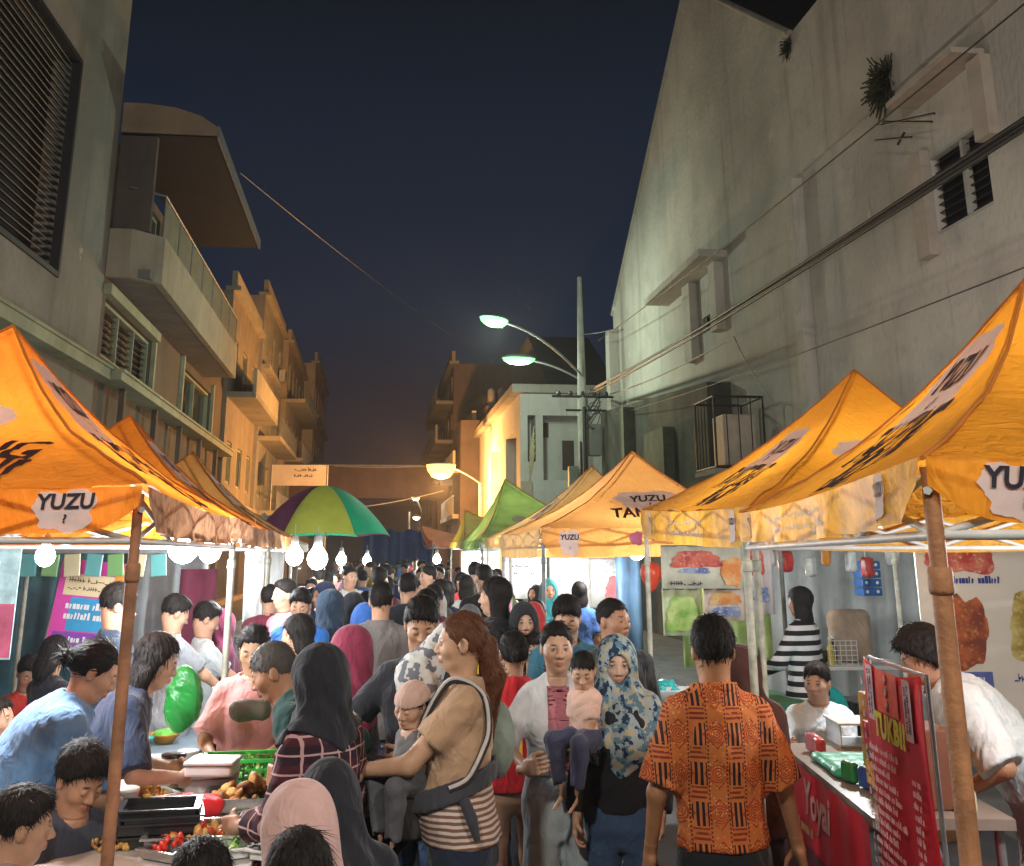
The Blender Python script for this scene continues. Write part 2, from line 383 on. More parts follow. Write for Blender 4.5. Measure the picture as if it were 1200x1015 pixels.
def torso(p, x, y, z, e=0., bust=True):
    k, w, f = p.k, p.w, p.sex == 'f'
    X = x-p.hip[0]; Y = y-p.hip[1]; Z = z-p.hip[2]; T = p.T
    a = T[0, 0]*X+T[1, 0]*Y+T[2, 0]*Z; b = T[0, 1]*X+T[1, 1]*Y+T[2, 1]*Z; c = (T[0, 2]*X+T[1, 2]*Y+T[2, 2]*Z)/k
    zz = [-.13, -.08, 0, .10, .20, .32, .42, .49, .525, .56]
    rx = [.09, .15, .170, .158, .140 if f else .150, .150 if f else .165, .160 if f else .180, .150 if f else .168, .095, .055] if f else [.08, .14, .155, .150, .145, .158, .175, .165, .10, .058]
    ry = [.08, .115, .118, .105, .095, .108, .108, .085, .065, .052]
    yc = [0, -.012, -.012, .0, .004, .01, .004, -.006, -.01, -.012]
    wx = w; wy = w
    RX = np.interp(c, zz, rx)*k*wx+e; RY = np.interp(c, zz, ry)*k*wy+e; YC = np.interp(c, zz, yc)*k
    if p.belly: bb = np.exp(-((c-.14)/.13)**2)*p.belly; RY = RY+bb*.5; YC = YC+bb*.5; RX = RX+bb*.4
    q = np.sqrt((a/RX)**2+((b-YC)/RY)**2); d = (q-1)*np.minimum(RX, RY)*.95
    ct = (.565*k+e*.6); cb = -.15*k-e
    ck = c*k; d = su_max(d, ck-ct, .03); d = su_max(d, cb-ck, .03)
    if f and bust:
        for s in (-1, 1):
            d = su(d, np.sqrt((a-s*.068*k*w)**2+((b-.075*k*w)*1.1)**2+(ck-.335*k)**2)-.062*k*w-e, .06)
    return d, a, b, ck
def su_max(a, b, k): return -su(-a, -b, k)
def arms(p, x, y, z, e=0., e2=None, full=True, side='LR'):
    k = p.k*p.w**.6; d = None
    for s in side:
        u = cone(x, y, z, p.sh[s], p.el[s], .048*k+e, .037*k+e)
        u = su(u, cone(x, y, z, p.neck+p.T @ np.array([0, -.012, -.02*k]), p.sh[s]+p.T @ np.array([0, -.005, .004]), .036*k+e, .040*k+e), .04)
        if full: u = su(u, cone(x, y, z, p.el[s], p.wr[s], .038*k+(e if e2 is None else e2), .0255*k+(e if e2 is None else e2)), .02)
        d = u if d is None else np.minimum(d, u)
    return d
def legs_(p, x, y, z, e=0., e2=None):
    k = p.k*p.w**.7; d = None; e2 = e if e2 is None else e2
    for s in 'LR':
        u = cone(x, y, z, p.hipj[s], p.kn[s], .082*k+e, .052*k+e2*.8)
        m = p.kn[s]*.7+p.an[s]*.3+np.array([0, -.012, 0]); u = su(u, cone(x, y, z, p.kn[s], m, .05*k+e2*.8, .05*k+e2), .03)
        u = su(u, cone(x, y, z, m, p.an[s], .05*k+e2, .034*k+e2), .03)
        d = u if d is None else np.minimum(d, u)
    return d
def headloc(p, x, y, z):
    m = p.Hm; X = (x-p.hc[0]); Y = (y-p.hc[1]); Z = (z-p.hc[2]); s = 1/p.hs
    return (m[0, 0]*X+m[1, 0]*Y+m[2, 0]*Z)*s, (m[0, 1]*X+m[1, 1]*Y+m[2, 1]*Z)*s, (m[0, 2]*X+m[1, 2]*Y+m[2, 2]*Z)*s
def hpt(p, v): return p.hc+p.Hm @ (np.array(v, float)*p.hs)
def cran(a, b, c, e=0.): return ell(a, b, c, (0, -.012, .026), (.073+e, .092+e, .086+e))
def head_sdf(p, x, y, z, eyes='open'):
    a, b, c = headloc(p, x, y, z); A = np.abs(a)
    v_ = p.v; d = cran(a, b, c)
    d = su(d, ell(a, b, c, (0, .024, -.03), (.059*(1+.06*v_[0]), .064, .082*(1+.04*v_[1]))), .035)
    d = su(d, cone(A, b, c, (0, .055+.004*v_[2], -.092-.004*v_[1]), (.03, .03, -.075), .017, .022), .03)
    d = su(d, sph(A, b, c, (.038, .052, -.022+.004*v_[3]), .027+.002*v_[0]), .025)
    d = su(d, cone(A, b, c, (0, .076, .021), (.034, .068, .020), .011, .010), .018)
    d = -su(-d, sph(A, b, c, (.031, .098, .003), .0165), .012)
    d = su(d, cone(a, b, c, (0, .083, .012), (0, .104+.004*v_[4], -.026), .0075+.001*v_[3], .0115+.0015*v_[2]), .012)
    d = su(d, sph(A, b, c, (.012, .094, -.031), .0085), .008)
    d = np.minimum(d, sph(A, b, c, (.031, .0775, .003), .0128 if eyes == 'open' else .014))
    d = su(d, cone(A, b, c, (0, .0895, -.054), (.021, .080, -.057), .0075, .004), .007)
    d = su(d, cone(A, b, c, (0, .0875, -.066), (.017, .079, -.064), .0085, .004), .007)
    d = su(d, ell(A, b, c, (.075, -.008, -.006), (.009, .019, .031)), .008)
    n0 = p.Hm.T @ (p.neck-p.hc)/p.hs
    d = su(d, cone(a, b, c, (0, -.02, -.05), tuple(n0), .049 if p.sex == 'f' else .056, .052 if p.sex == 'f' else .06), .03)
    return d*p.hs
def head_color(p, V, skin, eyes='open', brow=(.03, .02, .015), lip=None):
    a, b, c = headloc(p, V[:, 0], V[:, 1], V[:, 2]); A = np.abs(a)
    C = np.ones((len(V), 4))*[1, 1, 1, 1]
    def put(m, col, s=1.):
        m = np.clip(m, 0, 1)[:, None]*s; C[:, :3] = C[:, :3]*(1-m)+(np.array(col)/np.array(skin))*m
    def el(cc, r, soft=.35): return (1-ell_n(A, b, c, cc, r))/soft
    put(el((.0, .088, -.060), (.024, .02, .0115)), lip or (skin[0]*.85, skin[1]*.42, skin[2]*.42), .75)
    put(el((.0, .097, -.0605), (.021, .015, .0016)), (skin[0]*.25, skin[1]*.12, skin[2]*.12), .8)
    put(el((.031, .085, .0235), (.0185, .02, .0052), .35), brow, 1.)
    put(el((.012, .10, -.038), (.006, .012, .004)), (.05, .02, .015), .7)
    put(el((.045, .06, -.025), (.022, .03, .018), 1.), (skin[0]*1.05, skin[1]*.78, skin[2]*.75), .35)
    if eyes == 'open':
        put(el((.031, .088, .0025), (.0145, .016, .0058), .25), (.42, .38, .35))
        put(el((.031, .09, .0025), (.0064, .02, .0062), .3), (.02, .012, .01))
        put(el((.031, .088, .0085), (.0165, .018, .0026), .4), (.02, .012, .01))
    else:
        put(el((.031, .09, -.0045), (.0155, .018, .0022), .4), (.03, .015, .012))
    return C
def ell_n(x, y, z, c, r): return np.sqrt(((x-c[0])/r[0])**2+((y-c[1])/r[1])**2+((z-c[2])/r[2])**2)
def hand_sdf(p, s):
    hd, n, curl, q = p.hd[s]; k = p.k if p.k > .7 else p.k*1.1; w0 = p.wr[s]
    n = n-hd*np.dot(n, hd); n = n/(np.linalg.norm(n)+1e-6)      # palm faces along n
    wv = np.cross(hd, n)*q                                          # towards the thumb? fixed below
    B = np.stack([wv, n, hd], 0)
    segs = []
    for i, (off, ln, r) in enumerate([(.030, .068, .0082), (.010, .076, .0086), (-.010, .070, .0082), (-.029, .056, .0072)]):
        base = np.array([off, 0, .085]); c1 = curl*(.8+.12*i); pts = [base]; ang = 0
        for j, fr in enumerate((.46, .30, .24)):
            ang += c1*(.75 if j == 0 else 1.)
            pts.append(pts[-1]+ln*fr*np.array([off*.25 if j == 0 else 0, math.sin(ang), math.cos(ang)]))
        for j in range(3): segs.append((pts[j], pts[j+1], r*(1-.1*j), r*(1-.1*(j+1))))
    t = [np.array([.022, .004, .025]), np.array([.046, .016, .052]), np.array([.052, .030+.02*curl, .078]), np.array([.046, .044+.02*curl, .098])]
    segs += [(t[0], t[1], .014, .0115), (t[1], t[2], .0115, .0095), (t[2], t[3], .0095, .0075)]
    def f(x, y, z):
        X = np.stack([x-w0[0], y-w0[1], z-w0[2]], 0); l = (B @ X)/k; a, b, c = l
        # palm: rounded box
        qx = np.abs(a)-.030; qy = np.abs(b)-.003; qz = np.abs(c-.047)-.036
        d = np.sqrt(np.maximum(qx, 0)**2+np.maximum(qy, 0)**2+np.maximum(qz, 0)**2)+np.minimum(np.maximum(qx, np.maximum(qy, qz)), 0)-.0115
        d = su(d, cone(a, b, c, (0, 0, -.04), (0, 0, .02), .026, .023), .02)
        for (u, v, r1, r2) in segs: d = su(d, cone(a, b, c, u, v, r1, r2), .005)
        return d*k
    pts = np.array([w0+B.T @ (v*k) for sg in segs for v in sg[:2]]+[w0, w0-hd*.04*k]); m = .03
    return f, pts.min(0)-m, pts.max(0)+m
SKIN = {}
def skin_mat(c):
    if c in SKIN: return SKIN[c]
    m = M('skin', c, .5, .14, 16, bump=.12, bs=160, spec=.42, attr='Col'); SKIN[c] = m
    p = m.node_tree.nodes['Principled BSDF']; p.inputs['Subsurface Weight'].default_value = .12; p.inputs['Subsurface Radius'].default_value = (.012, .005, .003); p.inputs['Subsurface Scale'].default_value = 1
    return m
def body_mesh(p, q, skin, eyes='open', hands='LR', lip=None):
    """one mesh: head and hands fine, the rest coarser"""
    P = []; hl = hpt(p, (0, 0, 0))
    hr = np.array([.13, .135, .155])*p.hs
    r = max(hr)*1.02
    f = lambda x, y, z: head_sdf(p, x, y, z, eyes)
    nk = p.neck; ax = (p.hc-nk)/np.linalg.norm(p.hc-nk)
    cut = lambda x, y, z: (x-nk[0])*ax[0]+(y-nk[1])*ax[1]+(z-nk[2])*ax[2]-.012*p.hs   # >0 above the cut
    V, Q = sdf_mesh(lambda x, y, z: np.maximum(f(x, y, z), -cut(x, y, z)), hl-r*1.15, hl+r*1.1, q*.55)
    C = head_color(p, V, skin, eyes, lip=lip); P.append((V, Q, C))
    def bf(x, y, z):
        d, _, _, _ = torso(p, x, y, z, 0.)
        a = arms(p, x, y, z); d = su(d, a, .035); d = su(d, legs_(p, x, y, z), .03)
        d = su(d, cone(x, y, z, nk-ax*.03, p.hc, (.052 if p.sex == 'f' else .06)*p.hs, .05*p.hs), .03)
        for s in 'LR':
            A = p.an[s]; F_ = p.ft[s]/np.linalg.norm(p.ft[s]); g = A[2]-.025*p.k
            d = su(d, cone(x, y, z, A+[0, 0, -g*.45], A+F_*.15*p.k+[0, 0, -g], .032*p.k, .026*p.k), .02)
        return np.maximum(d, cut(x, y, z)-.003)
    pts = np.array([p.hip, p.neck]+[v for g in (p.sh, p.el, p.wr, p.kn, p.an) for v in g.values()]+[p.an[s]+p.ft[s]/np.linalg.norm(p.ft[s])*.2 for s in 'LR'])
    lo = pts.min(0)-.14; hi = pts.max(0)+.1; lo[1] -= .05; hi[1] += .08; lo[0] -= .06; hi[0] += .06; lo[2] = min(lo[2], -.02)
    V, Q = sdf_mesh(bf, lo, hi, q*1.5); P.append((V, Q, np.ones((len(V), 4))))
    for s in hands:
        hf, a, b = hand_sdf(p, s); V, Q = sdf_mesh(hf, a, b, min(q*.62, .0072)); P.append((V, Q, np.ones((len(V), 4))))
    n = 0; VV = []; QQ = []; CC = []
    for V, Q, C in P: VV.append(V); QQ.append(Q+n); CC.append(C); n += len(V)
    V = np.concatenate(VV); me = npmesh('body', V, np.concatenate(QQ)); C = np.concatenate(CC).astype(np.float32)
    at = me.color_attributes.new('Col', 'FLOAT_COLOR', 'POINT'); at.data.foreach_set('color', C.ravel())
    return me
def bounds(p, m=.2):
    pts = np.array([p.hip, p.neck]+[v for g in (p.sh, p.el, p.wr, p.kn, p.an) for v in g.values()]); return pts.min(0)-m, pts.max(0)+m
# ---- clothing
def m_shirt(p, q, ease=.016, sleeve=.75, hem=-.12, neckr=.075, flare=0., wr=.006, vneck=0., straps=False, tight=False):
    lo, hi = bounds(p, .2); k = p.k
    def f(x, y, z):
        d, a, b, c = torso(p, x, y, z, ease)
        if hem < -.02:    # skirt of the shirt below the waist
            rx = (.166*p.w*k+.012*np.clip(-c*12, 0, 1)+ease+np.clip(-c, 0, 1)*flare*.5); ry = (.126*p.w*k+ease+np.clip(-c, 0, 1)*flare*.5)+p.belly*.5
            e = (np.sqrt((a/rx)**2+((b+.008-p.belly*.3)/ry)**2)-1)*ry
            e = su_max(e, c-.10*k, .12); e = np.maximum(e, hem*k*1.6-c-.1); d = su(d, e, .05)
            if p.legs != 'sit': d = su(d, np.maximum(legs_(p, x, y, z, ease+.008), c+.02), .06)
        if sleeve > 0:
            for s in 'LR':
                S0, E, W = p.sh[s], p.el[s], p.wr[s]; kk = k*p.w**.6
                if sleeve <= 1:
                    en = S0+(E-S0)*sleeve; u = cone(x, y, z, S0, E, .050*kk+ease*.8, .040*kk+ease*1.6)
                    ax = (E-S0)/np.linalg.norm(E-S0)
                else:
                    en = E+(W-E)*(sleeve-1); u = cone(x, y, z, S0, E, .050*kk+ease*.8, .041*kk+ease*.9)
                    u = su(u, cone(x, y, z, E, W, .041*kk+ease*.9, .029*kk+ease*.9), .03); ax = (W-E)/np.linalg.norm(W-E)
                cp = (x-en[0])*ax[0]+(y-en[1])*ax[1]+(z-en[2])*ax[2]
                if sleeve > 1:   # only cut near the wrist end
                    near = np.sqrt((x-W[0])**2+(y-W[1])**2+(z-W[2])**2) < .3*k
                    cp = np.where(near, cp, -1)
                u = np.maximum(u, cp)
                d = su(d, cone(x, y, z, p.neck+p.T @ np.array([0, -.012, -.02*k]), S0+p.T @ np.array([0, -.005, .004]), .036*kk+ease*.8, .040*kk+ease*.8), .04); d = su(d, u, .03)
        d = np.maximum(d, hem*k-c)
        n = p.neck; up = p.T @ np.array([0, 0, 1.]); fw = p.T @ np.array([0, 1., 0])
        cc = n+up*.03*k+fw*(.01+vneck*.3); d = np.maximum(d, -(cone(x, y, z, cc, cc+up*.2, neckr*k, neckr*k)))
        if vneck: d = np.maximum(d, -cone(x, y, z, n+fw*.09, n+fw*.13-up*vneck, .05, .012))
        if wr: d = d+wr*wob(x*1.0, y, z*1.7, 15)+wr*.55*wob(z, x*1.3, y, 31)
        return d
    return sdf_mesh(f, lo, hi, q)
def m_pants(p, q, ease=.018, ankle=.12, top=.04, wr=.005, loose=0.):
    lo, hi = bounds(p, .16); k = p.k
    def f(x, y, z):
        d = legs_(p, x, y, z, ease, ease+loose)
        t, a, b, c = torso(p, x, y, z, ease*.9); t = np.maximum(t, c-top*k); d = su(d, t, .05)
        for s in 'LR':
            A = p.an[s]; K = p.kn[s]; ax = (A-K)/np.linalg.norm(A-K); cut = (x-A[0])*ax[0]+(y-A[1])*ax[1]+(z-A[2])*ax[2]+(ankle-.1)
            near = np.abs(x-A[0]) < .1
            d = np.maximum(d, np.where(near & (z < K[2]), cut, -1))
        if wr: d = d+wr*wob(x, y, z*1.6, 16)+wr*.5*wob(x, z, y, 34)
        return d
    lo[2] = -.01
    return sdf_mesh(f, lo, hi, q)
def m_skirt(p, q, length=.55, flare=.16, ease=.02):
    lo, hi = bounds(p, .25); k = p.k
    def f(x, y, z):
        c = p.hip[2]-z; t = np.clip(c/(length*k), 0, 1); r = .15*p.w*k+ease+t*flare
        ang = np.arctan2(y, x); r = r+.01*t*np.sin(ang*9+2*np.sin(ang*2))
        d = np.sqrt(x**2+((y-t*p.kn['L'][1]*.5)*1.25)**2)-r; d = np.maximum(d, -.08*k-c); d = np.maximum(d, c-length*k)
        return d*.9
    lo[2] = -.01
    return sdf_mesh(f, lo, hi, q)
def m_shoes(p, q, s):
    A = p.an[s]; F_ = p.ft[s]/np.linalg.norm(p.ft[s]); k = p.k; z0 = A[2]-.085*k
    def f(x, y, z):
        d = cone(x, y, z, A+[0, 0, -.045*k]-F_*.03, A+F_*.06*k+[0, 0, -.05*k], .040*k, .042*k)
        d = su(d, cone(x, y, z, A+F_*.06*k+[0, 0, -.055*k], A+F_*.155*k+[0, 0, -.06*k], .042*k, .036*k), .03)
        d = np.maximum(d, (z0+.0)-z); d = np.maximum(d, z-(A[2]+.005)); return d
    return sdf_mesh(f, A-.24*k-.02, A+.26*k, q)
def m_hair(p, q, style='short', L=.3, vol=0.):
    def f(x, y, z):
        a, b, c = headloc(p, x, y, z); A = np.abs(a)
        n = .0045*wob(a*3, b*1.0, c*.8, 48)+.0028*wob(a*4, b, c*.8, 105)
        if style == 'curly': n = .009*wob(a, b, c, 55)+.005*wob(b, c, a, 120)
        th = {'short': .008, 'buzz': .004, 'long': .011, 'pony': .008, 'bun': .008, 'curly': .026, 'bob': .013}[style]+vol
        if style == 'short': th = th+.008*np.clip((c-.01)/.08, 0, 1)
        d = cran(a, b-.0, c-.006, th)
        top = .076 if style in ('short', 'curly', 'buzz') else .080
        # keep above the hairline in front, down to the nape behind
        line = np.where(b > .02, top-(.09-b)*.95, np.where(b > -.02, -.028+(b+.02)*1.0, -.03-(-.02-b)*1.1))
        line = np.maximum(line, -.085 if style != 'buzz' else -.06)
        if style in ('long', 'bob', 'pony', 'bun'): line = np.where((A > .055) & (b < .05), line-.02, line)
        line = line+.006*wob(a*2, b, 0, 90)+.005*np.sin(a*160+2*np.sin(a*70))
        d = su_max(d, (line-c)*.7, .022 if style != 'buzz' else .008)
        if style == 'short': d = su(d, cone(a, b, c, (-.03, .055, .092), (.035, .05, .09), .022, .018), .03)
        if style in ('long', 'bob'):
            ln = L
            s1 = cone(A, b, c, (.058, .0, .03), (.062, -.02, -ln*.8), .028, .026); s1 = su(s1, ell(a, b, c, (0, -.05, -.04-ln*.35), (.082, .05, .06+ln*.45)), .04)
            d = su(d, s1, .02)
        if style == 'pony':
            d = su(d, sph(a, b, c, (0, -.105, .0), .026), .02)
            d = su(d, cone(a, b, c, (0, -.12, -.01), (0, -.135, -.14), .026, .034), .03)
            d = su(d, cone(a, b, c, (0, -.135, -.14), (.01, -.07, -.16-L), .036, .016), .03); d = su(d, cone(a, b, c, (.0, -.10, -.04), (.035, -.08, -.12-L*.7), .03, .014), .03)
        if style == 'bun': d = su(d, ell(a, b, c, (0, -.118, .005), (.042, .036, .040)), .015)
        d = np.maximum(d, -(ell(a, b, c, (0, .115, -.03), (.067, .072, .104)))) if style != 'curly' else np.maximum(d, -(ell(a, b, c, (0, .12, -.045), (.062, .065, .09))))
        return (d+n)*p.hs
    c = p.hc; m = np.array([.15, .2, .17])*p.hs; lo = c-m; hi = c+m
    if style in ('long', 'bob', 'pony'): lo = lo-[.05, .08, L+.1]
    if style == 'curly': lo -= .04; hi += .04
    if abs(p.Hm[2, 1]) > .3: lo -= .1; hi += .1
    return sdf_mesh(f, lo, hi, q)
def m_hijab(p, q, drape=.22, loose=.0):
    nk = p.neck; up = p.T @ np.array([0, 0, 1.])
    def f(x, y, z):
        a, b, c = headloc(p, x, y, z)
        d = cran(a, b, c, .016+loose); d = su(d, ell(a, b, c, (0, .016, -.035), (.071+loose, .072, .088)), .04)
        d = su(d, ell(a, b, c, (0, -.04, -.05), (.07, .06, .08)), .05); d = d*p.hs
        t, ta, tb, tc = torso(p, x, y, z, .03)
        g = cone(x, y, z, p.hc-up*.03, nk-up*.02, .085*p.hs, .105*p.k); d = su(d, g, .05)
        ar = arms(p, x, y, z, .028, full=False); t = su(t, ar, .04)
        cutz = (.53-drape-.10*np.clip(1-np.abs(ta)/.16, 0, 1))*p.k; cutz = np.where(tb < 0, cutz+.05, cutz)
        t = np.maximum(t, cutz-tc); d = su(d, t, .05)
        op = ell(a, b, c, (0, .125, -.012), (.057, .092, .078)); d = np.maximum(d, -op*p.hs)
        fold = np.sin((np.arctan2(tb+.02, ta)*7)+tc*18+2.5*np.sin(tc*11))
        d = d+.0045*fold*np.clip((p.hc[2]+.02-z)*8, 0, 1)+.004*wob(x, y, z, 17)
        return d
    c = (p.hc+nk)/2; lo = np.minimum(p.hc, nk)-[.27, .24, .36]; hi = np.maximum(p.hc, nk)+[.27, .24, .15]
    return sdf_mesh(f, lo, hi, q)
def m_cap(p, q, brim=True, beanie=False):
    def f(x, y, z):
        a, b, c = headloc(p, x, y, z)
        d = cran(a, b, c, .020); d = np.maximum(d, (.035 if not beanie else .036)-c-b*.15)
        if beanie: d = d+.002*np.sin(a*300)
        if brim and not beanie:
            e = np.sqrt((a/.078)**2+((b-.075)/.085)**2)-1; e = np.maximum(e*.07, np.abs(c-.036+(b-.08)*.25+a*a*4)-.005); e = np.maximum(e, .04-b); d = su(d, e, .01)
        return d*p.hs
    m = np.array([.14, .2, .16])*p.hs; return sdf_mesh(f, p.hc-m, p.hc+m, q)
def m_vol(f, lo, hi, q): return sdf_mesh(f, lo, hi, q)
def hair_mat(name, c, rough=.62):
    n = NT(name, rough); v = n.noise(1., 4., (260, 45, 38)); v2 = n.noise(5., 2.)
    b = n.N.new('ShaderNodeBump'); b.inputs['Strength'].default_value = .55; b.inputs['Distance'].default_value = .006; n.L.new(v, b.inputs['Height']); n.L.new(b.outputs[0], n.p.inputs['Normal'])
    n._in(n.p.inputs['Base Color'], n.mix(v, n.mix(v2, tuple(q*.5 for q in c), c), tuple(min(1, q*1.3) for q in c))); n.p.inputs['Specular IOR Level'].default_value = .14
    return n.m
HAIR = hair_mat('black hair', (.013, .010, .009))
HAIRB = hair_mat('brown hair', (.10, .038, .018), .5)
HAIRG = hair_mat('greying hair', (.07, .063, .058), .55)
SK1 = (.46, .255, .165); SK2 = (.36, .185, .11); SK3 = (.55, .34, .24); SK4 = (.25, .12, .07)
def cloth(c, name='cloth', **k): return M(name, c, .85, .12, 5, bump=.12, bs=320, spec=.2, sheen=.15, wrk=.5, **k)
def person(label, pose, loc, face, q=.011, skin=SK1, group=None, hair=('short', {}), hairmat=None, shirt=None, shirtmat=None, pants=None, pantsmat=None,
           skirt=None, hijab=None, cap=None, capmat=None, shoes=(.03, .03, .035), eyes='open', hands='LR', cat='person', lip=None, feet=True):
    p = pose; t = thing('person', label, cat, loc, R(face), group); t['pose_ref'] = 0; del t['pose_ref']
    body = obj('body', body_mesh(p, q, skin, eyes, hands, lip), skin_mat(skin), t)
    parts = {'body': body}
    if hijab: parts['headscarf'] = obj('headscarf', npmesh('headscarf', *m_hijab(p, q*.8, **hijab[0])), hijab[1], t)
    elif hair:
        hv, hq = m_hair(p, q*.6, hair[0], **hair[1])
        if q < .0125: hv, hq = strands(hv, hq, p, 1500 if q < .009 else 600, (.018 if hair[0] in ('buzz',) else .032 if hair[0] in ('short', 'curly') else .05)*p.hs, .0016 if q < .009 else .002, int(abs(loc[0])*977+abs(loc[1])*131) % 9999, hair[0] in ('long', 'bob'), {'bun': (0, -.12, .0), 'pony': (0, -.13, -.12)}.get(hair[0]))
        parts['hair'] = obj('hair', npmesh('hair', hv, hq), hairmat or HAIR, t)
    if shirtmat: parts['shirt'] = obj('shirt', npmesh('shirt', *m_shirt(p, q, **(shirt or {}))), shirtmat, t)
    if skirt: parts['skirt'] = obj('skirt', npmesh('skirt', *m_skirt(p, q, **skirt[0])), skirt[1], t)
    if pantsmat: parts['trousers'] = obj('trousers', npmesh('trousers', *m_pants(p, q*1.15, **(pants or {}))), pantsmat, t)
    if cap: parts['cap'] = obj('cap', npmesh('cap', *m_cap(p, q*.7, **cap)), capmat, t)
    if feet and shoes:
        for s in 'LR': obj('shoe', npmesh('shoe', *m_shoes(p, q, s)), M('shoe rubber', shoes, .5), t)
    t_parts[t.name] = parts
    return t
t_parts = {}
def where(px, py, d, dz=0.):
    """ground position and head-top height of something seen at (px,py) at distance d along the street"""
    v = aty(px, py, d); return v
# ------------------------------------------------------------------ world, setting
w = bpy.data.worlds.new('World'); S.world = w; w.use_nodes = True; nt = w.node_tree
bg = nt.nodes['Background']; tc = nt.nodes.new('ShaderNodeTexCoord'); sp = nt.nodes.new('ShaderNodeSeparateXYZ'); cr = nt.nodes.new('ShaderNodeValToRGB')
nt.links.new(tc.outputs['Generated'], sp.inputs[0]); nt.links.new(sp.outputs['Z'], cr.inputs[0]); nt.links.new(cr.outputs[0], bg.inputs[0])
el = cr.color_ramp.elements; el[0].position = 0; el[0].color = (.026, .012, .010, 1); el[1].position = .75; el[1].color = (.0026, .0040, .0062, 1)
for ps, c in ((.06, (.016, .0095, .012)), (.13, (.0095, .0100, .019)), (.22, (.0078, .0145, .031)), (.36, (.0062, .0122, .025)), (.52, (.0042, .0072, .0125))):
    e = el.new(ps); e.color = lin(c)
bg.inputs[1].default_value = .9; cr.color_ramp.interpolation = 'EASE'
def point(name, loc, W, col, r=.06, parent=None):
    l = bpy.data.lights.new(name, 'POINT'); l.energy = W; l.color = col; l.shadow_soft_size = r
    o = bpy.data.objects.new(name, l); COL.objects.link(o); o.location = loc
    if parent: o.parent = parent
    return o
asph = M('asphalt', (.055, .055, .058), .62, .35, 2.2, bump=.5, bs=45, stain=.35)
g = MB(); g.box(-400, 400, -60, 900, -.3, -.012); tag(g.build('ground', M('earth', (.06, .055, .05), .9, .3, .5)), kind='structure')
nx = 24; g = MB()
g.box(-3.6, 4.4, -12, 200, -.3, -.008+.008); tag(g.build('street', asph), kind='structure')
pav = M('pavement', (.16, .155, .15), .8, .3, 4, bump=.3, bs=30)
g = MB(); g.box(-9, -3.62, -12, 200, -.3, .12); g.box(4.42, 12, -12, 200, -.3, .12); tag(g.build('pavement', pav), kind='structure')
def wallmat(name, c, dk, streak=.5, low=None):
    n = NT(name, .92); big_ = n.noise(.28, 5.); mid = n.noise(1.3, 8.); fine = n.noise(9., 6.); st = n.noise(1.5, 9., (1.6, 1.6, .10)); st2 = n.noise(3.5, 9., (1.2, 1.2, .16))
    def sm(v, a, b):
        q = n.N.new('ShaderNodeMapRange'); q.interpolation_type = 'SMOOTHSTEP'; q.inputs[1].default_value = a; q.inputs[2].default_value = b; n.L.new(v, q.inputs[0]); return q.outputs[0]
    a = n.mix(sm(big_, .38, .62), tuple(x*.82 for x in c), tuple(min(1, x*1.12) for x in c)); a = n.mix(n.f('MULTIPLY', sm(mid, .45, .7), .35), a, tuple(x*.62 for x in c))
    a = n.mix(n.f('MULTIPLY', sm(st, .54, .74), streak), a, dk); a = n.mix(n.f('MULTIPLY', sm(st2, .60, .68), streak*.6), a, dk); a = n.mix(n.f('MULTIPLY', sm(fine, .5, .7), .18), a, tuple(x*.5 for x in c))
    chip = n.AND(n.gt(n.noise(2.3, 7., (1, 1, .5)), .70), n.gt(n.noise(11., 4.), .42)); a = n.mix(n.f('MULTIPLY', chip, .55), a, (.62, .62, .58))
    return n.done(a, .3, 16)
conc = wallmat('weathered render', (.33, .305, .265), (.13, .12, .10), .35)
def boolcut(me, boxes):
    o = bpy.data.objects.new('a', me); COL.objects.link(o); mb = MB()
    for b in boxes: mb.box(*b)
    c = bpy.data.objects.new('b', mb.mesh('c')); COL.objects.link(c)
    md = o.modifiers.new('m', 'BOOLEAN'); md.object = c; md.operation = 'DIFFERENCE'; md.solver = 'EXACT'
    dg = bpy.context.evaluated_depsgraph_get(); r = bpy.data.meshes.new_from_object(o.evaluated_get(dg))
    bpy.data.objects.remove(o); bpy.data.objects.remove(c); return r
glass_dark = M('dark window glass', (.018, .02, .024), .12, .3, 3, spec=.6)
def window(parent, x, y0, y1, z0, z1, mat, out=1, kind='pane', depth=.12, louvre=False, dark=None, bars=1):
    """a window set in a wall plane x, seen from +x side when out=1; parts: window > pane"""
    y0 += .02; y1 -= .02; z0 += .02; z1 -= .02
    f = MB(); t = .07; xa, xb = sorted((x-out*depth, x+out*.02))
    f.box(xa, xb, y0-.01, y0+t, z0, z1); f.box(xa, xb, y1-t, y1+.01, z0, z1); f.box(xa, xb, y0+t, y1-t, z0, z0+t); f.box(xa, xb, y0+t, y1-t, z1-t, z1)
    for i in range(bars):
        ym = y0+(y1-y0)*(i+1)/(bars+1); f.box(xa+.005, xb-.005, ym-.03, ym+.03, z0+t, z1-t)
    wn = f.build('window', mat, parent)
    p = MB(); xm = x-out*depth*.8
    if louvre:
        n = max(3, int((z1-z0)/.16))
        for i in range(n):
            zc = z0+t+(z1-z0-2*t)*(i+.5)/n; p.obox((xm+out*.03, (y0+y1)/2, zc), (.10, y1-y0-2*t, .012), (0, R(38)*out, 0))
        p.box(min(xm-out*.12, xm-out*.10), max(xm-out*.12, xm-out*.10), y0+t, y1-t, z0+t, z1-t)
        p.build('shutter', dark or M('shutter grey', (.035, .033, .036), .6, .3, 6), wn)
    else:
        p.box(min(xm, xm-out*.01), max(xm, xm-out*.01), y0+t, y1-t, z0+t, z1-t); p.build('pane', glass_dark, wn)
    return wn
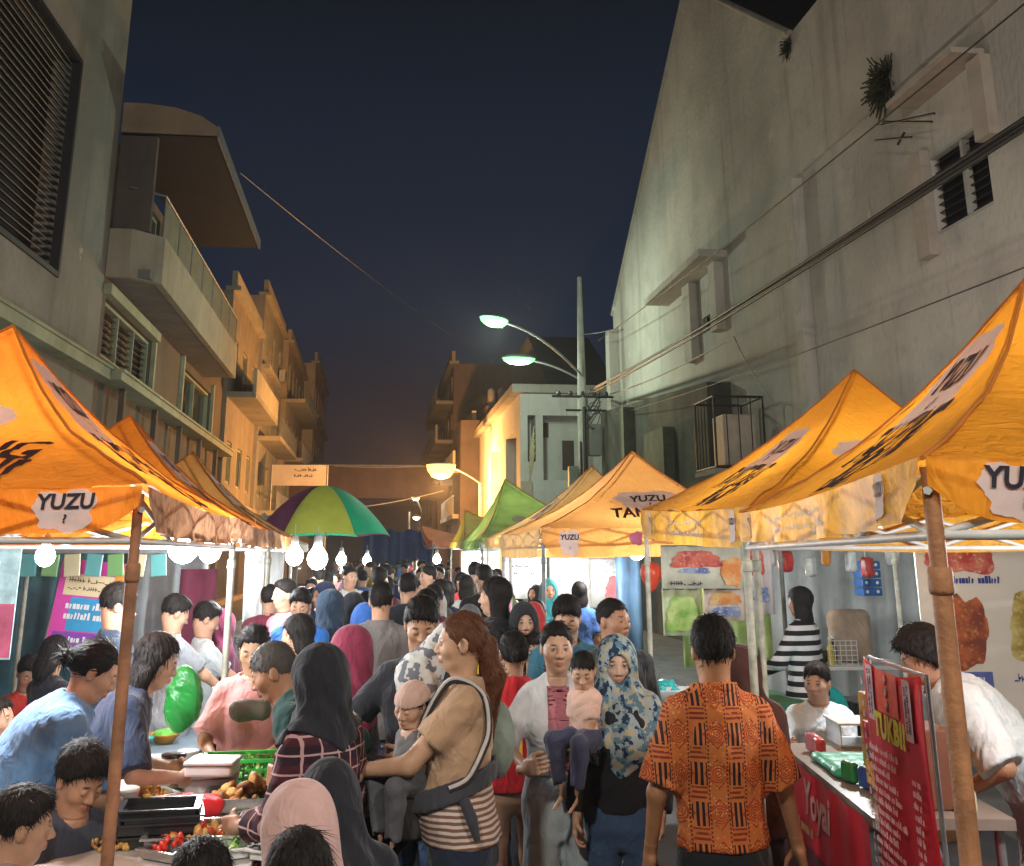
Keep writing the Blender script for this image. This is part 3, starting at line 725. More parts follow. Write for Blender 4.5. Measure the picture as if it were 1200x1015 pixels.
# ------------------------------------------------------------------ left side
concd = M('brown render', (.15, .115, .09), .9, .25, .8, bump=.25, bs=20, stain=.5)
cream = M('cream render', (.40, .36, .28), .9, .18, .8, bump=.2, bs=22, stain=.4)
white_r = M('white render', (.5, .5, .47), .85, .15, .8, bump=.2, bs=22, stain=.4)
trim = M('pale green trim', (.36, .38, .26), .75, .2, 2, stain=.3)
metal = M('grey metal', (.25, .26, .27), .45, .2, 6, metal=.5, bump=.1)
blackm = M('black iron', (.02, .02, .022), .5, .3, 6)
# --- building A: blank wall with the big louvre
A0 = Vector((-5.5, 21., 0)); angA = R(-2.1)
def onA(px, py):
    d = ray(px, py); n = Vector((math.cos(angA), math.sin(angA), 0)); o = Vector((0, 0, H))
    P = o+d*((A0-o).dot(n)/d.dot(n)); u = Vector((-math.sin(angA), math.cos(angA), 0)); return (P-A0).dot(u), P.z
bA = thing('concrete_building', 'tall blank grey building with a huge dark louvre at far left', 'building', A0, angA)
yr, zb = onA(67, 326); yt, zt = onA(95, 71); yl, zl = onA(110, 431)
yr = (yr+yt)/2
LV = (yr-7.5, yr, zb, zt+.0)
bm_ = MB(); bm_.box(-9, 0, -24, 0, 0, 17.5)
obj('wall', boolcut(bm_.mesh('w'), [(-.6, .2, LV[0], LV[1], LV[2], LV[3]), (-.7, .2, -20, -12.2, .3, 3.2), (-.7, .2, -10.8, -6.2, .3, 3.2), (-.7, .2, -4.9, -1, .3, 3.2)]), conc, bA)
fr = MB(); t = .09
fr.box(-.10, .04, LV[0], LV[1], LV[2], LV[2]+t); fr.box(-.10, .04, LV[0], LV[1], LV[3]-t, LV[3])
for yy in (LV[0], LV[0]+2.1, LV[1]-t): fr.box(-.12, .045, yy, yy+t, LV[2]+t, LV[3]-t)
lv = fr.build('louvre_frame', M('dark iron', (.03, .03, .035), .55), bA)
sl_ = MB(); n = int((LV[3]-LV[2])/.135)
for i in range(n): sl_.obox((-.16, (LV[0]+LV[1])/2, LV[2]+.1+(LV[3]-LV[2]-.2)*i/(n-1)), (.12, LV[1]-LV[0], .018), (0, R(40), 0))
sl_.build('slats', M('louvre slats', (.085, .08, .085), .6, .3, 3), lv)
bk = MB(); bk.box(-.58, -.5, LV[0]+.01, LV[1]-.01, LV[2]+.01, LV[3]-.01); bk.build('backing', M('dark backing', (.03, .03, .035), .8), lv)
c = MB(); c.box(.0, .32, -23, -.02, zl-.22, zl-.02); c.box(.0, .36, -23, -.01, zl-.02, zl+.03); c.build('canopy', trim, bA)
sh = M('roller shutter', (.06, .058, .06), .5, .25, 3, metal=.3)
for (a, b) in ((-20, -12.2), (-10.8, -6.2), (-4.9, -1)):
    m = MB(); k = int(2.9/.09)
    for i in range(k): m.box(-.34-.02*(i % 2), -.3, a+.02, b-.02, .3+2.9*i/k, .3+2.9*(i+1)/k-.004)
    m.build('shutter', sh, bA)
# --- building B: balcony house
X = -5.5
bB = thing('balcony_house', 'cream house with a glazed upper balcony under a wide curved canopy', 'building', (X, 21, 0))
def L_(v): return (v.x-X, v.y-21, v.z)
xb = 1.0
e0 = L_(atx(162, 303, X+xb)); e1 = L_(atx(276, 441, X+xb)); zpb = (e0[2]+e1[2])/2; ye = e1[1]
zpt = L_(atx(172, 245, X+xb))[2]; zrail = L_(atx(177, 192, X+xb))[2]; zled = 5.33
roofz = aty(220, 166, 21.5).z; rx1 = aty(256, 160, 21.3).x-X; yre = atz(309, 290, roofz).y-21
W1 = L_(atx(124, 336, X)); W1b = L_(atx(173, 462, X)); W2 = L_(atx(214, 420, X)); W2b = L_(atx(243, 520, X))
w1 = (-.1, .2, W1[1]+.1, W1b[1]+.0, zled+.35, W1[2]-.2); w2 = (-.1, .2, W2[1], W2b[1], zled+.2, W2[2]-.2)
print('B', w1, w2, 'bal', zpb, zpt, zrail, ye, 'roof', roofz, rx1, yre)
LB = max(ye+3, 17.)
bw = MB(); bw.box(-8, 0, .01, LB, 0, roofz-.3)
hol = [(-.5, .2, w1[2], w1[3], w1[4], w1[5]), (-.5, .2, w2[2], w2[3], w2[4], w2[5]), (-.6, .2, 1, 5, .3, 3.6), (-.6, .2, 6, 11, .3, 3.6), (-.6, .2, 12, 16.5, .3, 3.6)]
for a, b in ((1.6, 4.6), (6, 8.2), (10, 12.5)): hol.append((-.5, .2, a, b, zpt-.6, zpt+1.6))
obj('wall', boolcut(bw.mesh('w'), hol), concd, bB)
window(bB, -.1, w1[2], w1[3], w1[4], w1[5], trim, louvre=True, bars=2); window(bB, -.1, w2[2], w2[3], w2[4], w2[5], trim, bars=1)
for a, b in ((1.6, 4.6), (6, 8.2), (10, 12.5)): window(bB, -.1, a, b, zpt-.6, zpt+1.6, trim, bars=1)
for a, b in ((1, 5), (6, 11), (12, 16.5)):
    m = MB(); k = 34
    for i in range(k): m.box(-.4-.02*(i % 2), -.36, a+.01, b-.01, .3+3.3*i/k, .3+3.3*(i+1)/k-.004)
    m.build('shutter', sh, bB)
hd = MB(); hd.box(.0, .16, w1[2]-.25, w1[3]+.2, w1[5]+.02, w1[5]+.24); hd.box(.0, .1, w1[3]+.0, w1[3]+.17, zled+.1, w1[5]); hd.box(0, .1, w2[2]-.2, w2[2]-.01, zled+.1, w2[5]+.3); hd.box(0, .1, w2[3]+.01, w2[3]+.2, zled+.1, w2[5]+.3)
build_each(hd, 'window_surround', trim, bB)
# parapet with chamfered near corner, slab below
pa = MB(); poly = [(.01, .0), (.45, .0), (xb, .55), (xb, ye), (xb-.14, ye), (xb-.14, .62), (.4, .14), (.01, .14)]
pa.prism([(a, b) for a, b in poly], zpt-zpb, mx=Matrix.Translation((0, 0, zpb))); pa.build('parapet', cream, bB)
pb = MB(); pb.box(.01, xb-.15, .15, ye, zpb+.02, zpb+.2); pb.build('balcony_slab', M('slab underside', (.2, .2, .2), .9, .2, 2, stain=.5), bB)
ra = MB(); ra.tube([(xb-.07, .6, zrail), (xb-.07, ye, zrail)], .03, 8); ra.tube([(.3, .07, zrail), (xb-.07, .6, zrail)], .03, 8)
for i in range(8):
    yy = .62+(ye-.7)*i/7; ra.tube([(xb-.07, yy, zpt), (xb-.07, yy, zrail)], .022, 6)
rl = ra.build('railing', metal, bB)
gp = MB(); gp.box(xb-.085, xb-.075, .66, ye-.05, zpt+.01, zrail-.04); gp.build('panel', M('frosted panel', (.20, .20, .15), .6, .2, 2, stain=.3), rl)
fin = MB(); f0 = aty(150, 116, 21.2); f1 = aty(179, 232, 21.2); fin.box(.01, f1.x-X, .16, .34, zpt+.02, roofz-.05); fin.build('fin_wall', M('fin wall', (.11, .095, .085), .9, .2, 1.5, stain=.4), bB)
# curved canopy roof
rf = MB(); hgt = aty(205, 127, 21.3).z-roofz; prof = [(0.01, 0), (rx1, 0), (rx1, hgt*.30), (rx1*.82, hgt*.66), (rx1*.55, hgt*.9), (rx1*.25, hgt), (.01, hgt)]
mxr = Matrix.Translation((0, .1, roofz)) @ Matrix(((1, 0, 0, 0), (0, 0, 1, 0), (0, 1, 0, 0), (0, 0, 0, 1)))
rf.prism(prof, yre-.1, mx=mxr); rf.build('canopy_roof', M('canopy render', (.30, .23, .16), .85, .2, 1.5, stain=.3), bB)
so_ = MB(); so_.box(.02, rx1-.02, .13, yre-.02, roofz-.035, roofz-.003); so_.build('soffit', M('soffit shade colour', (.014, .012, .018), .8, .3, 2), bB)  # thin sheet, its near-black colour stands in for shade under the canopy
fa = MB(); fa.box(rx1+.0025, rx1+.05, .1, yre, roofz-.06, roofz+hgt*.32); fa.build('fascia', metal, bB)
# ledge over the shopfronts
le = MB(); le.box(.0, .5, .02, LB, zled-.16, zled-.0); le.box(.0, .55, .02, LB, zled, zled+.05); le.build('ledge', trim, bB)
lp = MB()
for i in range(5): lp.box(.2, .32, 1.2+i*3.3, 1.36+i*3.3, 3.7, zled-.17)
build_each(lp, 'ledge_post', concd, bB)
# --- further townhouses on the left
def townhouse(name, label, X, y0, y1, h, mat, floors, out=1, seed=1, wm=None, balcony=True, group=None, depth=8, ac=0, parapet=True, winw=1.3, top=None):
    r = random.Random(seed); wm = wm or trim; b = thing(name, label, 'building', (X, y0, 0), 0, group); L = y1-y0
    o = out; g0 = 3.6; fh = (h-g0)/floors; holes = []; wins = []
    for f in range(floors):
        z = g0+f*fh; n = max(1, int(L/2.6)); 
        for i in range(n):
            c = L*(i+.5)/n; ww = winw*r.uniform(.8, 1.15); wins.append((c-ww/2, c+ww/2, z+.75, z+min(fh-.45, 2.25)))
    nb = max(1, int(L/5)); shops = [(L*i/nb+.35, L*(i+1)/nb-.35, .3, 3.) for i in range(nb)]
    for (a, c, d, e) in wins+shops: holes.append((-.4, .4, a, c, d, e))
    m = MB(); m.box(*(sorted((0, -o*depth))), .01, L-.01, 0, h)
    obj('wall', boolcut(m.mesh('w'), holes), mat, b)
    for i, (a, c, d, e) in enumerate(wins): window(b, -.06*o, a, c, d, e, wm, out=o, louvre=r.random() < .3, bars=r.choice([0, 1, 1, 2]))
    for (a, c, d, e) in shops:
        m = MB()
        for i in range(20): m.box(*sorted((-o*(.3+.02*(i % 2)), -o*.26)), a+.01, c-.01, d+(e-d)*i/20, d+(e-d)*(i+1)/20-.004)
        m.build('shutter', sh, b)
    for f in range(floors):
        z = g0+f*fh; m = MB(); dd = 1.0 if (balcony and r.random() < .75) else .35
        m.box(*sorted((o*.005, o*dd)), .15, L-.15, z-.1, z+.1); m.build('floor_slab', cream if r.random() < .5 else conc, b)
        if dd > .5:
            m = MB(); sty = r.random()
            if sty < .5: m.box(*sorted((o*(dd-.12), o*dd)), .15, L-.15, z+.102, z+.95); m.build('balcony_wall', mat if r.random() < .5 else cream, b)
            else:
                m.tube([(o*(dd-.05), .2, z+.95), (o*(dd-.05), L-.2, z+.95)], .03, 6)
                for i in range(int(L/.35)): m.tube([(o*(dd-.05), .2+i*.35, z+.1), (o*(dd-.05), .2+i*.35, z+.95)], .014, 4)
                m.build('railing', metal, b)
    if parapet:
        m = MB(); m.box(*sorted((o*.25, -o*.3)), .02, L-.02, h, h+.16); m.box(*sorted((o*.1, -o*.1)), .1, L-.1, h+.16, h+.75); m.build('parapet', cream, b)
    for i in range(ac):
        ac_unit(b, o*.35, L*r.uniform(.15, .85), g0+r.randint(0, floors-1)*fh+r.uniform(.2, .6), o)
    return b
def ac_unit(parent, x, y, z, o, name='air_conditioner'):
    m = MB(); m.box(*sorted((x-o*.3, x+o*.02)), y-.42, y+.42, z, z+.58); a = m.build(name, M('ac white', (.42, .42, .39), .5, .15, 4, stain=.35), parent, bevel=.02)
    m = MB(); m.lathe([(.2, 0), (.22, .012), (.2, .02)], 20, mx=Matrix.Translation((x+o*.03, y-.1, z+.29)) @ Euler((0, R(90)*o, 0)).to_matrix().to_4x4()); m.build('fan_grille', M('grille', (.05, .05, .05), .5), a)
    return a
pk = M('peach render', (.27, .225, .18), .9, .2, 1, stain=.45); gy = M('grey render', (.30, .28, .25), .9, .2, 1, stain=.5); tn = M('tan render', (.34, .28, .21), .9, .2, 1, stain=.45)
yB = 21+LB
townhouse('townhouse', 'peach townhouse with an air conditioner box just past the balcony house', -5.35, yB, yB+9, 11.2, pk, 2, seed=3, ac=3)
townhouse('townhouse', 'grey three storey townhouse left, next past the peach one', -5.2, yB+9, yB+19, 13.2, gy, 3, seed=5, ac=1)
townhouse('townhouse', 'tan townhouse left with orange lit railings above the white banner', -4.9, yB+19, yB+32, 13.0, tn, 3, seed=8, ac=1)
townhouse('townhouse', 'narrow cream townhouse, the farthest one down the left side', -4.2, yB+32, yB+47, 14.2, cream, 3, seed=12)
# ------------------------------------------------------------------ right side: big gabled wall
GX = 7.0
big = wallmat('big wall render', (.49, .46, .41), (.17, .155, .13), .34)
pro = [(-10, 0), (30.5, 0), (30.5, 8.9), (21.7, 14.97), (16.06, 10.7), (-10, 10.65)]
def yz_prism(mb, pr, x0, x1):
    n = len(pr); vs = [(x0, a, b) for a, b in pr]+[(x1, a, b) for a, b in pr]
    return mb.add(vs, [tuple(range(n)), tuple(reversed(range(n, 2*n)))]+[(k, n+k, n+(k+1) % n, (k+1) % n) for k in range(n)])
bG = thing('gabled_building', 'huge pale grey blank wall with steep gable on the right of the street', 'building', (GX, 0, 0))
wa = atx(1100, 275, GX); wb = atx(1152, 155, GX); wc = atx(1165, 240, GX)
Wy0, Wy1, Wz0, Wz1 = wc.y, wa.y, (wa.z+wc.z)/2, wb.z+.15
v0 = atx(824, 392, GX); v1 = atx(841, 367, GX)
m = MB(); yz_prism(m, pro, 0, 9)
obj('wall', boolcut(m.mesh('w'), [(-.1, .5, Wy0, Wy1, Wz0, Wz1), (-.1, .5, v1.y, v0.y, v0.z, v1.z+.1)]), big, bG)
up = MB(); yz_prism(up, [(-9.9, 8.06), (16.02, 8.06), (16.02, 10.60), (-9.9, 10.58)], -.07, -.002); up.build('upper_band', big, bG)
wn = MB(); wn.box(.0, .1, Wy0, Wy1, Wz0, Wz0+.04); wn.box(.0, .1, Wy0, Wy1, Wz1-.04, Wz1); ym = Wy0+(Wy1-Wy0)*.42; wn.box(.0, .1, ym-.03, ym+.03, Wz0+.05, Wz1-.05)
wn = wn.build('window', M('pale frame', (.4, .38, .33), .7), bG)
m = MB()
for i in range(9): m.obox((.075, (Wy0+Wy1)/2, Wz0+.1+(Wz1-Wz0-.2)*i/8), (.07, Wy1-Wy0-.02, .012), (0, R(-35), 0))
m.box(.12, .15, Wy0+.01, Wy1-.01, Wz0+.01, Wz1-.01); m.build('shutter', M('black shutter', (.009, .008, .01), .6, .3, 8), wn)
su_ = MB(); peach = M('peach surround', (.42, .36, .30), .9, .15, 2, stain=.3)
su_.box(-.14, -.002, Wy1+.005, Wy1+.32, Wz0-.25, Wz1+.1); su_.box(-.14, -.002, Wy0-.3, Wy0-.005, Wz1-.3, Wz1+.7); build_each(su_, 'window_surround', peach, bG)
ho = MB(); hz_ = Wz1+.75; ho.box(-.42, -.002, Wy0-.2, Wy1+.2, hz_, hz_+.07); ho.build('window_hood', peach, bG)
w2_ = MB(); w2_.box(.1, .16, v1.y, v0.y, v0.z, v1.z+.1)
for i in range(3): yy = v1.y+(v0.y-v1.y)*(i+.5)/3; w2_.box(.03, .09, yy-.02, yy+.02, v0.z, v1.z+.1)
w2_.build('window', M('black grid', (.02, .02, .02), .5), bG)
ho = MB(); ho.box(-.6, -.002, v1.y-.8, v0.y+2.6, v1.z+1.0, v1.z+1.15); ho.box(-.2, -.003, v1.y-.5, v1.y-.1, v0.z-.2, v1.z+.99); ho.box(-.2, -.003, v0.y+.25, v0.y+.8, v0.z-.5, v1.z+.99); build_each(ho, 'window_hood', big, bG)
pi = MB(); pi.box(-.28, -.002, 29.9, 30.4, 0, 8.3); pi.box(-.2, -.003, 16.0, 16.3, 0, 8.0); build_each(pi, 'pilaster', big, bG)
rp = MB(); yz_prism(rp, [(16.1, 10.76), (21.66, 15.02), (21.62, 15.12), (16.0, 10.82)], .05, 8.9); rp.build('roof', M('dark roof tin', (.02, .02, .022), .6, .3, 2), bG)
rp = MB(); yz_prism(rp, [(21.74, 15.02), (30.6, 8.93), (30.7, 9.0), (21.74, 15.12)], .05, 8.9); rp.build('roof', M('dark roof tin', (.02, .02, .022), .6, .3, 2), bG)
cp = MB()
for (a, b) in (((30.55, 8.9), (21.7, 15.0)), ((21.7, 15.0), (16.06, 10.73))): cp.tube([(0, a[0], a[1]), (0, b[0], b[1])], .07, 6)
cp.build('coping', conc, bG)
# mouldy lower annex, cage with cooling unit
mould = M('mouldy render', (.07, .068, .055), .95, .5, 1.2, bump=.4, bs=14, stain=.6)
an = thing('annex', 'dark mouldy low annex wall at the foot of the gabled wall', 'building', (6.5, 20.2, 0))
m = MB(); yz_prism(m, [(0, 0), (10.1, 0), (10.1, 5.9), (0, 5.2)], 0, .49); m.build('wall', mould, an)
m = MB(); m.box(-.25, -.002, 2.5, 4.2, 3.4, 4.6); m.box(-.3, -.002, 6, 6.3, .0, 5.5); m.build('ledge', M('mossy patch', (.09, .11, .08), .9, .3, 3), an)
cg = thing('cooling_cage', 'black bar cage holding a pale cooling unit beside the mouldy wall', 'cage', (5.9, 18.0, 3.35))
m = MB()
for a in (0, 1.05):
    for b in (0, 1.7): m.tube([(a, b, 0), (a, b, 1.5)], .025, 6)
for z in (0, 1.5):
    for a in (0, 1.05): m.tube([(a, 0, z), (a, 1.7, z)], .03, 6)
    for b in (0, 1.7): m.tube([(0, b, z), (1.05, b, z)], .03, 6)
for i in range(1, 6): m.tube([(0, 1.7*i/6, 0), (0, 1.7*i/6, 1.5)], .012, 4)
for i in range(1, 4): m.tube([(1.05*i/4, 0, 0), (1.05*i/4, 0, 1.5)], .012, 4)
m.tube([(1.05, .1, 0), (1.15, .1, 0)], .04, 6); m.build('cage', blackm, cg)
m = MB(); m.box(.25, .95, .25, 1.2, .05, 1.15); m.build('cooling_unit', M('unit cream', (.42, .36, .29), .6, .15, 4, stain=.3), cg, bevel=.03)
m = MB(); m.box(-.05, 1.1, -.05, 1.75, -.14, -.035); m.build('shelf', conc, cg); cg.scale = (.85, .66, .82)
# plants growing on the wall
leafm = M('dry weeds', (.035, .04, .02), .9, .5, 20)
def weed(px, py, size, label, seed):
    P = atx(px, py, GX-.02); r = random.Random(seed); m = MB()
    for i in range(340):
        a = r.uniform(0, 6.28); el_ = r.uniform(-1.2, 1.1); L = size*r.uniform(.3, .9)*.8
        d = Vector((-abs(math.cos(el_))*r.uniform(.2, .7), math.sin(a)*.8, math.sin(el_)-.15)).normalized(); q = Vector((r.uniform(-.05, 0), r.uniform(-.1, .1), r.uniform(-.12, .1)))*size*2
        s = d.cross(Vector((1, .3, .2))).normalized()*.006*size*3; e = q+d*L+Vector((0, 0, -L*.6*r.random()))
        m.add([q-s*.5, q+s*.5, e+s*2, e-s], [(0, 1, 2, 3)])
    o = m.build('weed', leafm); o.location = P; tag(o, label, 'plant')
weed(1040, 92, .55, 'large dark weed tuft growing from the gabled wall, right one', 3); weed(927, 52, .3, 'small dark weed hanging in the valley of the gabled wall', 4)
rb = MB()
for (a, b) in (((1033, 147), (1095, 133)), ((1038, 143), (1092, 143)), ((1026, 165), (1068, 161)), ((1060, 155), (1052, 170))):
    p0 = atx(*a, GX-.25); p1 = atx(*b, GX-.3); rb.tube([p0-Vector((GX, 0, 0)), p1-Vector((GX, 0, 0))], .018, 5)
rb.build('bracket', blackm, bG)
# ------------------------------------------------------------------ far right houses
wh = thing('corner_house', 'white corner house with lit upper porch and slanted stair rails', 'building', (4.75, 35, 0))
zt_ = aty(660, 462, 35).z; xr = aty(726, 500, 35).x-4.75
bw = MB(); bw.box(0, xr, 0, 14, 0, zt_)
zc0, zc1 = aty(650, 552, 35).z, aty(650, 487, 35).z; x0w = aty(633, 520, 35).x-4.75; x1w = aty(695, 520, 35).x-4.75
obj('wall', boolcut(bw.mesh('w'), [(.25, x0w-.15, -.2, .9, zc0+.3, zc1), (x0w+.1, x1w, -.2, .9, zc0-.3, zc1), (-.3, .5, 1, 4, 4, 6), (-.3, .5, 6, 9, 4, 6)]), white_r, wh)
m = MB(); m.box(-.3, xr+.2, -.3, 14, zt_, zt_+.28); m.build('roof_slab', conc, wh)
m = MB(); m.box(.5, 1.1, .86, .89, zc0+1.2, zc0+1.7); m.box(x0w+.9, x0w+1.3, .86, .89, zc0+.1, zc0+1.1); build_each(m, 'vent', M('vent dark', (.05, .03, .025), .6), wh)
m = MB()
for i in range(5): m.tube([(.3, -.05-.02*i, zc0-.3+i*.22), (x0w-.2, -.05, zc0+.6+i*.22)], .025, 5)
m.build('stair_rail', M('stair rail cream', (.5, .42, .25), .6), wh)
m = MB(); m.box(.02, x0w-.3, -.16, -.01, zc0-1.6, zc0-.35); m.build('porch_wall', cream, wh)
m = MB(); yz_prism(m, [(0, zt_+.3), (14, zt_+.3), (9, zt_+3.), (5, zt_+3.)], 1, xr); m.build('roof', M('dark roof', (.05, .05, .055), .7, .3, 2), wh)
townhouse('townhouse', 'yellow lit townhouse right behind the orange street lamp', 4.6, 50.2, 60, 7.8, tn, 2, out=-1, seed=31, wm=M('yellow frames', (.5, .42, .1), .6))
townhouse('townhouse', 'tall dark brown townhouse rising behind the orange lamp', 4.3, 60.2, 74, 12.6, M('brown dark render', (.16, .11, .09), .9, .2, 1, stain=.4), 4, out=-1, seed=33)
townhouse('townhouse', 'low brown townhouse at the far end of the right side', 3.9, 74.2, 92, 9.0, pk, 2, out=-1, seed=35)
bh = thing('gable_house', 'dark gabled house high behind the white corner house', 'building', (7.7, 52, 0))
m = MB(); m.box(0, 3.6, 0, 10, 0, 10.3); m.build('wall', M('dusky wall', (.10, .075, .065), .9, .3, 1), bh)
m = MB(); m.add([(-.2, -.3, 10.3), (3.8, -.3, 10.3), (1.7, -.3, 12.3), (-.2, 10.3, 10.3), (3.8, 10.3, 10.3), (1.7, 10.3, 12.3)], [(0, 1, 2), (3, 5, 4), (0, 2, 5, 3), (1, 4, 5, 2), (0, 3, 4, 1)]); m.build('roof', M('roof brown', (.06, .05, .05), .8, .3, 1), bh)
tw = thing('dark_block', 'dark flat roofed block with small water tanks beyond the lamps', 'building', (5.1, 49.5, 0))
m = MB(); m.box(0, 2.4, 0, 6, 0, 8.7); m.box(-1.2, -.01, 0, 5, 0, 8.0); m.build('wall', M('dusky wall', (.10, .075, .065), .9, .3, 1), tw)
for i in range(4): m = MB(); m.lathe([(.17, 0), (.19, .05), (.19, .8), (.05, .95)], 12, mx=Matrix.Translation((.3+i*.5, .5, 8.7))); m.build('water_tank', M('tank grey', (.2, .2, .2), .5), tw)
dm = MB(); dm.lathe([(1.3, 0), (1.15, .5), (.8, .9), (.1, 1.15)], 16, mx=Matrix.Translation((.4, 3, 8.7))); dm.build('dome', M('dark dome', (.04, .045, .04), .6), tw)
# pale wall between pole and big wall
m = MB(); m.box(0, 2.2, 0, .4, 0, 6.9); o = m.build('garden_wall', white_r); o.location = (7.35, 34.0, 0); tag(o, 'pale green white wall strip between utility pole and gabled building', 'wall')
# bridge / beam across the street end
br = thing('footbridge', 'dim brown footbridge spanning the far end of the street', 'bridge', (-6, 62, 0))
zq = aty(450, 546, 62).z; zq2 = aty(450, 584, 62).z
m = MB(); m.box(0, 10.2, 0, 2, zq2, zq); m.build('girder', M('bridge brown', (.13, .07, .05), .8, .25, 1, stain=.3), br)
m = MB()
for xx in (.2, 9.6): m.box(xx, xx+.5, .3, 1.7, 0, zq2-.002)
build_each(m, 'pillar', M('bridge brown', (.13, .07, .05), .8, .25, 1, stain=.3), br)
m = MB(); m.tube([(0, -.02, zq+.02), (10.2, -.02, zq+.02)], .06, 6); m.build('handrail', metal, br)
bn = thing('street_banner', 'white banner board with small dark lettering above the striped umbrella', 'banner', aty(351, 557, 48))
wbn = 62/1274*48; hbn = 24/1274*48
m = MB(); m.box(-wbn/2, wbn/2, 0, .06, -hbn/2, hbn/2); m.build('board', M('banner white', (.42, .38, .36), .8, .1, 2), bn)

tm = scribble(5, 1.3, .5, 2); place_flat(tm, (.42, -.012, .1), (1, 0, 0), (0, 0, 1)); obj('lettering', tm, blackm, bn)
m = MB(); m.tube([(-wbn/2-.05, .03, -hbn/2-5.2), (-wbn/2-.05, .03, hbn/2)], .05, 6); m.tube([(wbn/2+.05, .03, -hbn/2-5.2), (wbn/2+.05, .03, hbn/2)], .05, 6); m.build('posts', metal, bn)
endw = thing('end_building', 'dark building closing the view beyond the footbridge', 'building', (-14, 105, 0))
m = MB(); m.box(0, 40, 0, 8, 0, 6.5); m.build('wall', M('end wall', (.10, .075, .08), .9, .3, .6), endw)
bt = MB(); p0 = aty(425, 660, 34); p1 = aty(512, 622, 34)
for i in range(24):
    x = p0.x+(p1.x-p0.x)*i/24; x2 = p0.x+(p1.x-p0.x)*(i+1)/24; ya = .06*math.sin(i*1.9); yb = .06*math.sin((i+1)*1.9)
    bt.add([(x, ya, p0.z-.9), (x2, yb, p0.z-.9), (x2, yb, p1.z+.05*math.sin(i)), (x, ya, p1.z+.05*math.sin(i-1)), (x, ya+.01, p0.z-.9), (x2, yb+.01, p0.z-.9), (x2, yb+.01, p1.z+.05*math.sin(i)), (x, ya+.01, p1.z+.05*math.sin(i-1))], [(0, 1, 2, 3), (7, 6, 5, 4)])
o = bt.build('tarpaulin', M('blue tarpaulin', (.02, .045, .16), .5, .3, 3, trans=.3)); o.location = (0, 34, 0); tag(o, 'blue tarpaulin sheet hung across the far end of the market', 'tarpaulin')
# ------------------------------------------------------------------ utility pole, wires, street lamps
up_ = thing('utility_pole', 'tall concrete utility pole with cable boxes beside the gabled wall', 'pole', (aty(684, 560, 30).x, 30, 0))
pz = aty(681, 325, 30).z
m = MB(); m.tube([(0, 0, 0), (0, 0, pz*.6), (0, 0, pz)], [.17, .14, .07], 12); m.build('shaft', M('pole concrete', (.3, .3, .27), .85, .2, 3, stain=.3), up_)
m = MB(); m.tube([(-.9, -.1, 6.3), (.9, -.1, 6.3)], .04, 6); m.tube([(-.5, -.1, 5.9), (.7, -.1, 5.9)], .035, 6)
for i in range(5): m.lathe([(.05, 0), (.07, .04), (.04, .12)], 8, mx=Matrix.Translation((-.7+i*.35, -.1, 6.33)))
m.build('crossarm', blackm, up_)
m = MB(); m.box(.16, .5, -.2, .1, 4.6, 5.5); m.box(-.45, -.18, -.2, .05, 3.6, 4.3); build_each(m, 'junction_box', M('box grey', (.12, .13, .12), .6), up_, bevel=.02)
m = MB()
for i in range(7):
    a = rnd.uniform(0, 6.28); pts = [Vector((.2*math.cos(a+q)+.3, -.18+.1*math.sin(a+q*2), 5.6+.25*math.sin(q*1.3+a)+.1*i)) for q in [x*.7 for x in range(9)]]; m.tube(pts, .014, 4)
m.tube([(.02, -.17, 0), (.02, -.16, 6)], .05, 6); m.tube([(-.1, -.17, 0), (-.1, -.16, 5)], .03, 6); m.build('cable_coil', blackm, up_)
LAMP_G = (.82, 1., .78); LAMP_O = (1., .46, .13)
def street_lamp(label, base, head_px, head_y, W, col, emis, post=True, r=.16, arm0=None, group=None, glow=None, deep=1.):
    P = aty(*head_px, head_y); b = Vector(base); t = thing('street_lamp', label, 'street lamp', b, 0, group); P = P-b
    a0 = Vector(arm0)-b if arm0 is not None else Vector((0, 0, P.z-.3))
    m = MB(); pts = [a0]; 
    for i in range(1, 9):
        s = i/8; q = a0.lerp(P, s); q.z += .18*math.sin(math.pi*s)*(P-a0).length*.35; pts.append(q)
    m.tube(pts, .035, 8)
    if post: m.tube([(0, 0, 0), (0, 0, a0.z)], .07, 10)
    m.build('arm', metal, t)
    d = (pts[-1]-pts[-3]).normalized(); d.z = 0; d.normalize(); ang = math.atan2(d.y, d.x)
    mx = Matrix.Translation(P) @ Euler((0, 0, ang)).to_matrix().to_4x4() @ Matrix.Diagonal((1.9/deep**1.2, 1, 1, 1))
    m = MB(); m.lathe([(.02, .12), (r*.7, .10), (r*1.02, .03), (r*1.03, .0)], 20, mx=mx); m.build('lamp_housing', metal, t)
    m = MB(); m.lathe([(.01, -r*.75*deep), (r*.6, -r*.62*deep), (r*.92, -r*.3*deep), (r, -.004)], 20, mx=mx)
    e = M('lamp glow '+label[:8], glow or col, .4, 0, 1, emis=emis); m.build('lamp_glass', e, t)
    point('lamp_light', P+Vector((0, 0, -r*1.0*deep-.12)), W, col, .15, t)
    return t
pb_ = up_.location
street_lamp('greenish white street lamp, the higher of two on the utility pole', (pb_.x, pb_.y-.2, 0), (579, 374), 26.5, GRNW, LAMP_G, 2.6, glow=(.22, 1, .30), post=False, r=.27, arm0=aty(682, 440, 29.8))
street_lamp('smaller dimmer street lamp just below the bright greenish one', (pb_.x, pb_.y+1.5, 0), (608, 420), 31, GRNW*.3, (.85, 1, .8), 1.5, glow=(.26, .9, .34), post=False, r=.27, arm0=aty(684, 447, 31.2))
street_lamp('glowing orange street lamp on the far right side of street', (4.3, 44, 0), (517, 545), 43.5, ORGW, LAMP_O, 6, glow=(1, .42, .07), r=.52, deep=1.5, arm0=aty(562, 566, 44))
